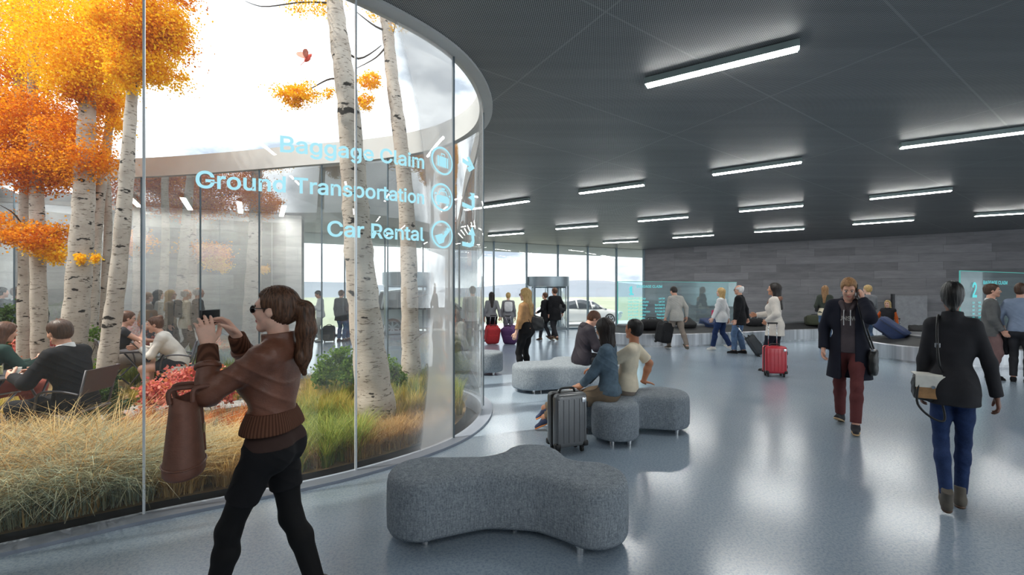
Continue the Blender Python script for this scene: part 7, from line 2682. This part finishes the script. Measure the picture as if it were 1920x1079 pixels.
case_soft('red and black trolley case beside the drum edge, pulled by the dark haired woman', (fx.x, fx.y, 0.02), (math.radians(20), 0, math.radians(20)), 0.42, 0.26, 0.54, M_CREDF, handle=0.30, trim=M_BLACK)
loc, rz = spot(953, 14.2, 2)
P15 = folk('blond person with a white backpack walking away toward the curtain wall', loc, rz, 1.58, 'f', dict(WALK(0.12, -0.10)), 'fair', [('jacket', C_GREY, dict(JK))], ('trousers', C_GREY, TR), (L_BLACK, None, 0.0), HL, 'tied')
q = P15.world(P15.C(0, -0.155, 0.02)); soft_bag('backpack', 'small white backpack worn by the blond person near the curtain wall', q, rz, 0.26, 0.12, 0.32, C_WHITE, cat='backpack')
fx = fl(960, 645)
case_soft('purple soft trolley case next to the blonde woman in the tan jacket', (fx.x, fx.y, 0.02), (math.radians(24), 0, math.radians(-30)), 0.44, 0.28, 0.54, M_CPUR, handle=0.30)
loc, rz = spot(1022, 14.6, 60)
P16 = folk('woman in black coat walking beside the taller man by the revolving door', loc, rz, 1.58, 'f', dict(WALK(0.16, -0.16), handL=(-0.16, 0.22, 1.02)), 'light', [('coat', C_BLACK, dict(CT, hem=-0.24))], ('trousers', C_CHAR, TR), (M_SHOE_B, None, 0.04), HR, 'tied')
loc, rz = spot(1040, 14.6, 40)
P16b = folk('tall man in black coat by the revolving door with a bag over his shoulder', loc, rz, 1.74, 'm', dict(WALKR(0.20, -0.22), handR=(0.30, -0.06, 0.90)), 'light', [('coat', C_BLACK, dict(CT, hem=-0.26))], ('trousers', C_CHAR, TR), (M_SHOE_B, M_SOLE_T, 0.0), HR, 'short')
q = P16b.world(P16b.P(0.22, -0.08, 0.02)); soft_bag('messenger_bag', 'black bag swinging from the shoulder of the tall man in black coat', q, rz - 0.4, 0.34, 0.10, 0.26, L_BLACK)

# ---- seen through the drum
loc, rz = spot(886, 12.0, 4)
P21 = folk('person in white with grey backpack seen from behind through the drum glass', loc, rz, 1.76, 'm', dict(WALK(0.14, -0.12)), 'light', [('shirt', C_WHITE, dict(grow=0.02, hem=-0.12, sleeve=0.98, fold=0.005))], ('trousers', C_GREY, TR), (C_CHAR, None, 0.0), HB, 'short')
q = P21.world(P21.C(0, -0.165, 0.0)); soft_bag('backpack', 'grey backpack on the person in white behind the drum glass', q, rz, 0.30, 0.15, 0.44, C_LGREY, cat='backpack')
loc, rz = spot(862, 8.98, 128)
P22 = folk('woman with wavy brown hair sitting on the farthest bench behind the drum glass', loc, rz, 1.66, 'f', dict(sit(0.45, 0.44), handL=(-0.12, 0.34, 0.80), handR=(0.12, 0.36, 0.78), lean=12, head=(0, 8, 0)), 'light', [('coat', C_LGREY, dict(grow=0.026, hem=-0.06, sleeve=0.98, fold=0.006, arm_grow=0.020))], ('trousers', C_CHAR, TR), (L_BLACK, None, 0.05), HR, 'long', vox=0.0085)
q = P22.world(V3(-0.02, 0.30, 0.66)); soft_bag('handbag', 'red brown handbag on the lap of the seated woman behind the drum glass', q, rz + 0.3, 0.30, 0.12, 0.20, leather('leather_red_brown', (132, 70, 58), 0.5), taper=0.2)
loc, rz = spot(600, 14.2, 96)
P24 = folk('man in white shirt and pale trousers reading a phone by the curtain wall', loc, rz, 1.66, 'm', dict(handL=(-0.10, 0.26, 1.20), handR=(0.14, 0.20, 1.10), elbL=(-0.4, -1, -0.6), elbR=(0.4, -1, -0.6), head=(0, 24, 0)), 'tan', [('shirt', C_WHITE, dict(grow=0.022, hem=-0.10, sleeve=0.98, fold=0.005))], ('trousers', C_LGREY, TR), (M_SHOE_W, None, 0.0), HK, 'short')
fx = fl(617, 641); case_soft('grey upright suitcase standing beside the man in white shirt', (fx.x, fx.y, 0), (0, 0, 0.3), 0.36, 0.24, 0.48, M_CDGREY)
loc, rz = spot(640, 14.2, -40)
P25 = folk('man in dark overcoat and jeans facing right near the curtain wall', loc, rz, 1.66, 'm', dict(handR=(0.16, 0.22, 1.00), elbR=(0.5, -1, -0.4)), 'light', [('coat', C_CHAR, dict(CT, hem=-0.22))], ('jeans', D_BLUE, TR), (C_CHAR, None, 0.0), HR, 'short')
loc, rz = spot(655, 14.6, 60)
P26 = folk('person in blue denim clothes facing the man in dark overcoat', loc, rz, 1.60, 'f', dict(handL=(-0.12, 0.22, 1.05), elbL=(-0.5, -1, -0.4)), 'fair', [('denim_jacket', D_JACK, dict(JK))], ('jeans', D_BLUE, TR), (M_SHOE_G, None, 0.0), HL, 'tied')
# strangers in the passage beyond the courtyard
for px, Y, phi, H, sx, lab, tp, lg, hr, st, sk, gl in (
        (277, 10.5, -70, 1.60, 'f', 'woman with big taupe shoulder bag walking right along the board marked wall', C_TAUPE, C_CHAR, HS, 'tied', 'light', None),
        (297, 10.9, -75, 1.66, 'f', 'dark haired woman in pale sweater right behind the woman with the taupe bag', C_LGREY, C_CHAR, HD, 'long', 'light', None),
        (320, 10.6, -100, 1.66, 'f', 'woman with sunglasses and raised hand walking along the board marked wall', C_KHAKI, C_CHAR, HL, 'long', 'light', True),
        (349, 10.4, -80, 1.68, 'm', 'man in pale sweater with dark backpack walking along the board marked wall', C_CREAM, C_CHAR, HW, 'bald_sides', 'light', None),
        (372, 10.4, -78, 1.72, 'm', 'man in dark sweater carrying a straw hat along the board marked wall', C_CHAR, D_BLUE, HW, 'bald_sides', 'light', None)):
    loc, rz = spot(px, Y, phi)
    po = dict(WALK(0.16, -0.16) if px != 349 else WALKR(0.16, -0.16))
    if px == 320: po.update(handL=(-0.06, 0.16, 1.40), elbL=(-0.4, 0.2, -1))
    f = folk(lab, loc, rz, H, sx, po, sk, [('sweater', tp, dict(JK, grow=0.018))], ('trousers', lg, TR), (C_CHAR, None, 0.0), hr, st, glasses=gl, vox=0.0105)
    if px == 277:
        q = f.world(f.P(0.20, -0.06, -0.06)); soft_bag('shoulder_bag', 'big taupe shoulder bag on the woman nearest the first glass post', q, rz, 0.14, 0.40, 0.40, L_TAN, taper=0.3)
    if px == 349:
        q = f.world(f.C(0, -0.16, 0.0)); soft_bag('backpack', 'dark backpack on the man in pale sweater by the board marked wall', q, rz, 0.28, 0.14, 0.42, C_CHAR, cat='backpack')
    if px == 372:
        w = f.world(f.wr['R'] + V3(0.06, 0.05, -0.14))
        hat = empty('straw_hat', w, rz, 'pale straw hat in the hand of the man in dark sweater', 'hat')
        M = Matrix.Rotation(math.pi / 2, 4, 'Y')
        bm = bm_new()
        secs = [(0.175, 0.0), (0.12, 0.006), (0.095, 0.01), (0.088, 0.07), (0.07, 0.10), (0.03, 0.105)]
        rr = [[bm.verts.new(M @ Vector((math.cos(a) * r, math.sin(a) * r, z))) for a in np.linspace(0, 2 * math.pi, 28, endpoint=False)] for r, z in secs]
        for a_, b_ in zip(rr, rr[1:]):
            for i in range(28): bm.faces.new((a_[i], a_[(i + 1) % 28], b_[(i + 1) % 28], b_[i]))
        bm.faces.new(rr[-1])
        obj_bm('brim_and_crown', bm, plain('straw', (206, 196, 176), 0.9), hat, True)
for px, Y, phi, lab, hr, vn, sk in ((3, 10.2, -70, 'man with dark hair cut off by the left photo edge, facing right in the passage', HD, 0.0, 'light'), (31, 10.25, -60, 'man in dark suit and tie with short red hair in the passage', HR, 0.2, 'light'), (60, 10.2, 160, 'bearded man in open suit jacket and white shirt facing the viewer in the passage', HK, 0.26, 'tan')):
    loc, rz = spot(px, Y, phi)
    folk(lab, loc, rz, 1.72, 'm', {}, sk, [('shirt', C_WHITE, dict(grow=0.014, hem=-0.04, sleeve=0.0, collar=0.03)), ('suit_jacket', C_CHAR, dict(JK, vneck=vn if vn else 0.1))], ('trousers', C_CHAR, TR), (C_BLACK, None, 0.0), hr, 'short', vox=0.0105)

# ---- courtyard guests
M_CAFE = plain('cafe_metal', (92, 90, 94), 0.45, 0.6, 0.05); M_CAFEC = plain('chair_metal', (150, 150, 152), 0.4, 0.6, 0.05); M_CUP = plain('cup_white', (236, 234, 228), 0.35)


def cafe_table(label, loc, rz, w, d, h, rnd=False):
    r = empty('cafe_table', loc, rz, label, 'table', None)
    bm = bm_new()
    if rnd: cyl(bm, (0, 0, h - 0.012), w / 2, 0.024, 40)
    else: bx(bm, (0, 0, h - 0.012), (w, d, 0.024), 0, 0.008, 2)
    obj_bm('tabletop', bm, M_CAFE, r, rnd, 40)
    for sx in (-1, 1):
        for sy in (-1, 1):
            bm = bm_new(); tube(bm, [(sx * w * 0.38, sy * d * 0.34, 0.0), (-sx * w * 0.30, sy * d * 0.34, h - 0.03)], 0.012, 8)
            obj_bm('leg', bm, M_CAFE, r, True)
    for sx in (-1, 1):
        bm = bm_new(); tube(bm, [(sx * w * 0.22, -d * 0.34, 0.14), (sx * w * 0.22, d * 0.34, 0.14)], 0.010, 8); obj_bm('crossbar', bm, M_CAFE, r, True)
    return r


def cafe_chair(label, loc, rz, mat=None):
    """folding chair, +Y is where the sitter looks"""
    mat = mat or M_CAFEC
    r = empty('folding_chair', loc, rz, label, 'chair', None)
    bm = bm_new(); bx(bm, (0, 0, 0.44), (0.40, 0.40, 0.02), 0, 0.008, 2); obj_bm('seat', bm, mat, r)
    bm = bm_new()
    B = [(-0.20, -0.20, 0.62), (0.20, -0.20, 0.62), (0.21, -0.27, 0.86), (-0.21, -0.27, 0.86)]
    q = []
    for off_ in (0.0, 0.014):
        q.append([bm.verts.new((x, y - off_, z)) for x, y, z in B])
    bm.faces.new(q[0]); bm.faces.new(q[1][::-1])
    for i in range(4): bm.faces.new((q[0][i], q[0][(i + 1) % 4], q[1][(i + 1) % 4], q[1][i]))
    obj_bm('backrest', bm, mat, r)
    for s in (-1, 1):
        bm = bm_new(); tube(bm, [(s * 0.20, -0.26, 0.86), (s * 0.20, -0.17, 0.45), (s * 0.20, 0.20, 0.0)], 0.012, 8); obj_bm('leg', bm, mat, r, True)
        bm = bm_new(); tube(bm, [(s * 0.185, 0.17, 0.44), (s * 0.185, -0.22, 0.0)], 0.012, 8); obj_bm('leg', bm, mat, r, True)
        bm = bm_new(); tube(bm, catmull([(s * 0.215, -0.20, 0.62), (s * 0.225, -0.05, 0.66), (s * 0.225, 0.14, 0.64), (s * 0.215, 0.18, 0.46)], 5), 0.011, 8); obj_bm('armrest', bm, mat, r, True)
    return r


def cup(label, loc, r=0.04, h=0.09, mat=None, group=None, glass=False):
    o = empty('glass' if glass else 'cup', loc, 0, label, 'glass' if glass else 'cup', group)
    bm = bm_new()
    pr = [(0.0, 0.0), (r * 0.78, 0.0), (r * 0.80, 0.006), (r, h), (r * 0.93, h), (r * 0.74, 0.012), (0, 0.012)]
    rr = [[bm.verts.new((math.cos(a) * q, math.sin(a) * q, z)) for a in np.linspace(0, 2 * math.pi, 24, endpoint=False)] for q, z in pr if q > 0]
    for a_, b_ in zip(rr, rr[1:]):
        for i in range(24): bm.faces.new((a_[i], a_[(i + 1) % 24], b_[(i + 1) % 24], b_[i]))
    bm.faces.new(rr[0][::-1]); bm.faces.new(rr[-1])
    obj_bm('body', bm, mat or M_CUP, o, True, 50)
    return o


loc, rz = spot(140, 4.5, 52)
P35 = folk('man in black suit sitting with his back turned at the left cafe table', loc, rz, 1.76, 'm', dict(sit(0.45, 0.40, 0.12), handL=(-0.16, 0.42, 0.80), handR=(0.12, 0.40, 0.78), lean=14, head=(-14, -4, 0)), 'light', [('shirt', C_WHITE, dict(grow=0.012, hem=-0.02, sleeve=0.0, collar=0.04)), ('suit_jacket', C_BLACK, dict(grow=0.024, hem=-0.10, sleeve=0.97, fold=0.005, arm_grow=0.018, flare=0.02))], ('trousers', C_BLACK, TR), (C_BLACK, None, 0.0), HB, 'short', vox=0.007)
cafe_chair('grey metal folding chair under the man in black suit', (loc.x, loc.y, 0), rz, M_CAFE)
ct = at(28, 703, 4.95)
cafe_table('square dark metal folding table with drinks at the left photo edge', (ct.x, ct.y, 0), rz + 0.2, 0.72, 0.62, 0.72)
pA = at(20, 690, 4.9); cup('small white cup near the left photo edge on the square table', (pA.x + 0.02, pA.y + 0.05, 0.722), 0.036, 0.06)
cup('white cup on the right half of the square table', (ct.x + 0.24, ct.y + 0.02, 0.722), 0.036, 0.06)
lem = cup('tall tumbler of pale lemonade on the square table', (ct.x + 0.02, ct.y - 0.17, 0.722), 0.036, 0.13, m_glass('tumbler_glass', (0.96, 0.97, 0.93), 0.8), glass=True)
bm = bm_new(); cyl(bm, (0, 0, 0.058), 0.029, 0.09, 24, r2=0.031); obj_bm('lemonade', bm, plain('lemonade', (232, 226, 170), 0.2), lem, True, 40)
pl = empty('plate', (ct.x + 0.2, ct.y - 0.06, 0.722), 0, 'white napkin plate beside the cup on the square table', 'plate')
bm = bm_new(); cyl(bm, (0, 0, 0.006), 0.05, 0.012, 28, r2=0.085); obj_bm('dish', bm, M_CUP, pl, True, 40)
loc, rz = spot(-22, 5.15, -70)
P36 = folk('woman in dark green top and red brown skirt cut off by the left photo edge', loc, rz, 1.66, 'f', dict(sit(0.45, 0.42), handR=(0.16, 0.40, 0.82), handL=(-0.05, 0.44, 0.80), lean=14), 'light', [('top', C_GREEN, dict(grow=0.018, hem=-0.06, sleeve=0.95, fold=0.004))], ('trousers', C_RED, dict(grow=0.02, length=0.8, flare=0.01)), (L_BLACK, None, 0.0), HR, 'long', vox=0.0095)
cafe_chair('grey metal folding chair at the left photo edge under the woman in green', (loc.x, loc.y, 0), rz)
loc, rz = spot(333, 6.9, 82)
P37 = folk('woman with hair bun in white cardigan leaning on the round cafe table', loc, rz, 1.70, 'f', dict(sit(0.45, 0.34), handL=(-0.02, 0.46, 0.80), handR=(0.10, 0.52, 0.80), elbL=(-0.7, -0.4, -0.8), elbR=(0.7, -0.4, -0.8), lean=34, head=(0, -24, 0), kneeL=(-0.1, 0.7, 1), hdL=(0.1, 0.6, 0.5), curlL=0.5, hdR=(-0.4, 1, 0)), 'light', [('top', C_CHAR, dict(grow=0.012, hem=-0.05, sleeve=0.1)), ('cardigan', K_CREAM, dict(grow=0.026, hem=-0.20, sleeve=0.94, fold=0.006, flare=0.04, arm_grow=0.02, openw=0.05))], None, (L_BLACK, None, 0.0), None, None, vox=0.007)
P37.skirt('skirt', C_CHAR, 0.08, -0.26)
P37.hair(HR, 'bun', [lambda s: Ell(s.Hd(0, -0.085, 0.10), np.array((0.042, 0.042, 0.038)), s.Rh, 0.015)], 0.003)
cafe_chair('folding chair under the woman with the hair bun', (loc.x, loc.y, 0), rz, M_CAFE)
ct = at(276, 655, 7.0)
cafe_table('round dark metal cafe table between the two seated women', (ct.x, ct.y, 0), 0.3, 0.70, 0.60, 0.72, True)
phone('phone in the hand of the woman with the hair bun', P37.world(P37.wr['L'] + V3(0.0, 0.07, 0.05)), (Matrix.Rotation(P37.rz, 3, 'Z') @ Matrix.Rotation(-0.7, 3, 'X')))
cup('white takeaway cup on the round cafe table', (ct.x + 0.14, ct.y - 0.06, 0.722), 0.040, 0.10)
loc, rz = spot(222, 7.25, -84)
P38 = folk('woman in glasses raising a white cup beside the slanted aspen trunk', loc, rz, 1.70, 'f', dict(sit(0.45, 0.42), handR=(0.04, 0.33, 1.02), elbR=(0.6, 0.1, -1), hdR=(0, 0.5, 0.8), curlR=0.7, handL=(-0.08, 0.50, 0.80), elbL=(-0.7, 0, -1), lean=10, head=(0, 4, 0), footL=(0.05, 0.55, 0.18), kneeL=(0.1, 0.6, 1)), 'light', [('top', C_CHAR, dict(grow=0.014, hem=-0.05, sleeve=0.15))], None, (L_BLACK, None, 0.0), HR, 'tied', vox=0.0075, glasses=False)
P38.skirt('skirt', C_TAUPE, 0.10, -0.36, 0.018)
cafe_chair('folding chair under the woman raising a cup', (loc.x, loc.y, 0), rz, M_CAFE)
q = P38.world(P38.wr['R'] + V3(-0.02, 0.075, 0.04)); cup('white cup raised by the woman in glasses', q, 0.038, 0.10)

# ---- luggage riding on the carousels
p = at(1222, 610, 13.4); duffel('long black duffel bag on the carousel left of the man in pale grey blazer', (p.x, p.y, 0.46), 0.30, 0.78, 0.20, M_BLACKF)
p = at(1292, 610, 13.6); case_soft('glossy black case lying tilted on the carousel behind the man in pale grey blazer', (p.x, p.y, 0.47), (math.radians(62), 0, math.radians(200)), 0.62, 0.26, 0.46, M_BLACKF, wheels=False)
p = at(1342, 611, 14.0); case_soft('navy case lying on the carousel behind the blonde woman in white shirt', (p.x, p.y, 0.47), (math.radians(72), 0, math.radians(200)), 0.66, 0.30, 0.46, M_CNAVY, wheels=False)
p = at(1414, 607, 14.6); duffel('flat black duffel bag on the carousel right of the older man', (p.x, p.y, 0.46), 0.34, 0.80, 0.17, M_BLACKF)
p = at(1528, 608, 15.0); case_soft('olive green case on the carousel left of the woman in the dark green jacket', (p.x, p.y, 0.45), (math.radians(12), 0, math.radians(160)), 0.54, 0.30, 0.34, M_COLIVE, wheels=False)
p = at(1697, 648, 10.9); case_soft('large blue and black case leaning on the nearer carousel', (p.x, p.y, 0.46), (math.radians(52), 0, math.radians(215)), 0.50, 0.30, 0.66, M_CNAVY, wheels=False)
p = at(1722, 640, 11.4); case_soft('black case on the nearer carousel behind the large blue case', (p.x + 0.1, p.y, 0.48), (math.radians(70), 0, math.radians(150)), 0.44, 0.24, 0.40, M_BLACKF, wheels=False)
p = at(1886, 640, 10.4); case_soft('dark violet case on the nearer carousel between the two standing men', (p.x, p.y, 0.46), (math.radians(60), 0, math.radians(200)), 0.50, 0.28, 0.50, plain('case_violet_black', (44, 38, 56), 0.6, 0, 0.15, 12, 0.2), wheels=False)
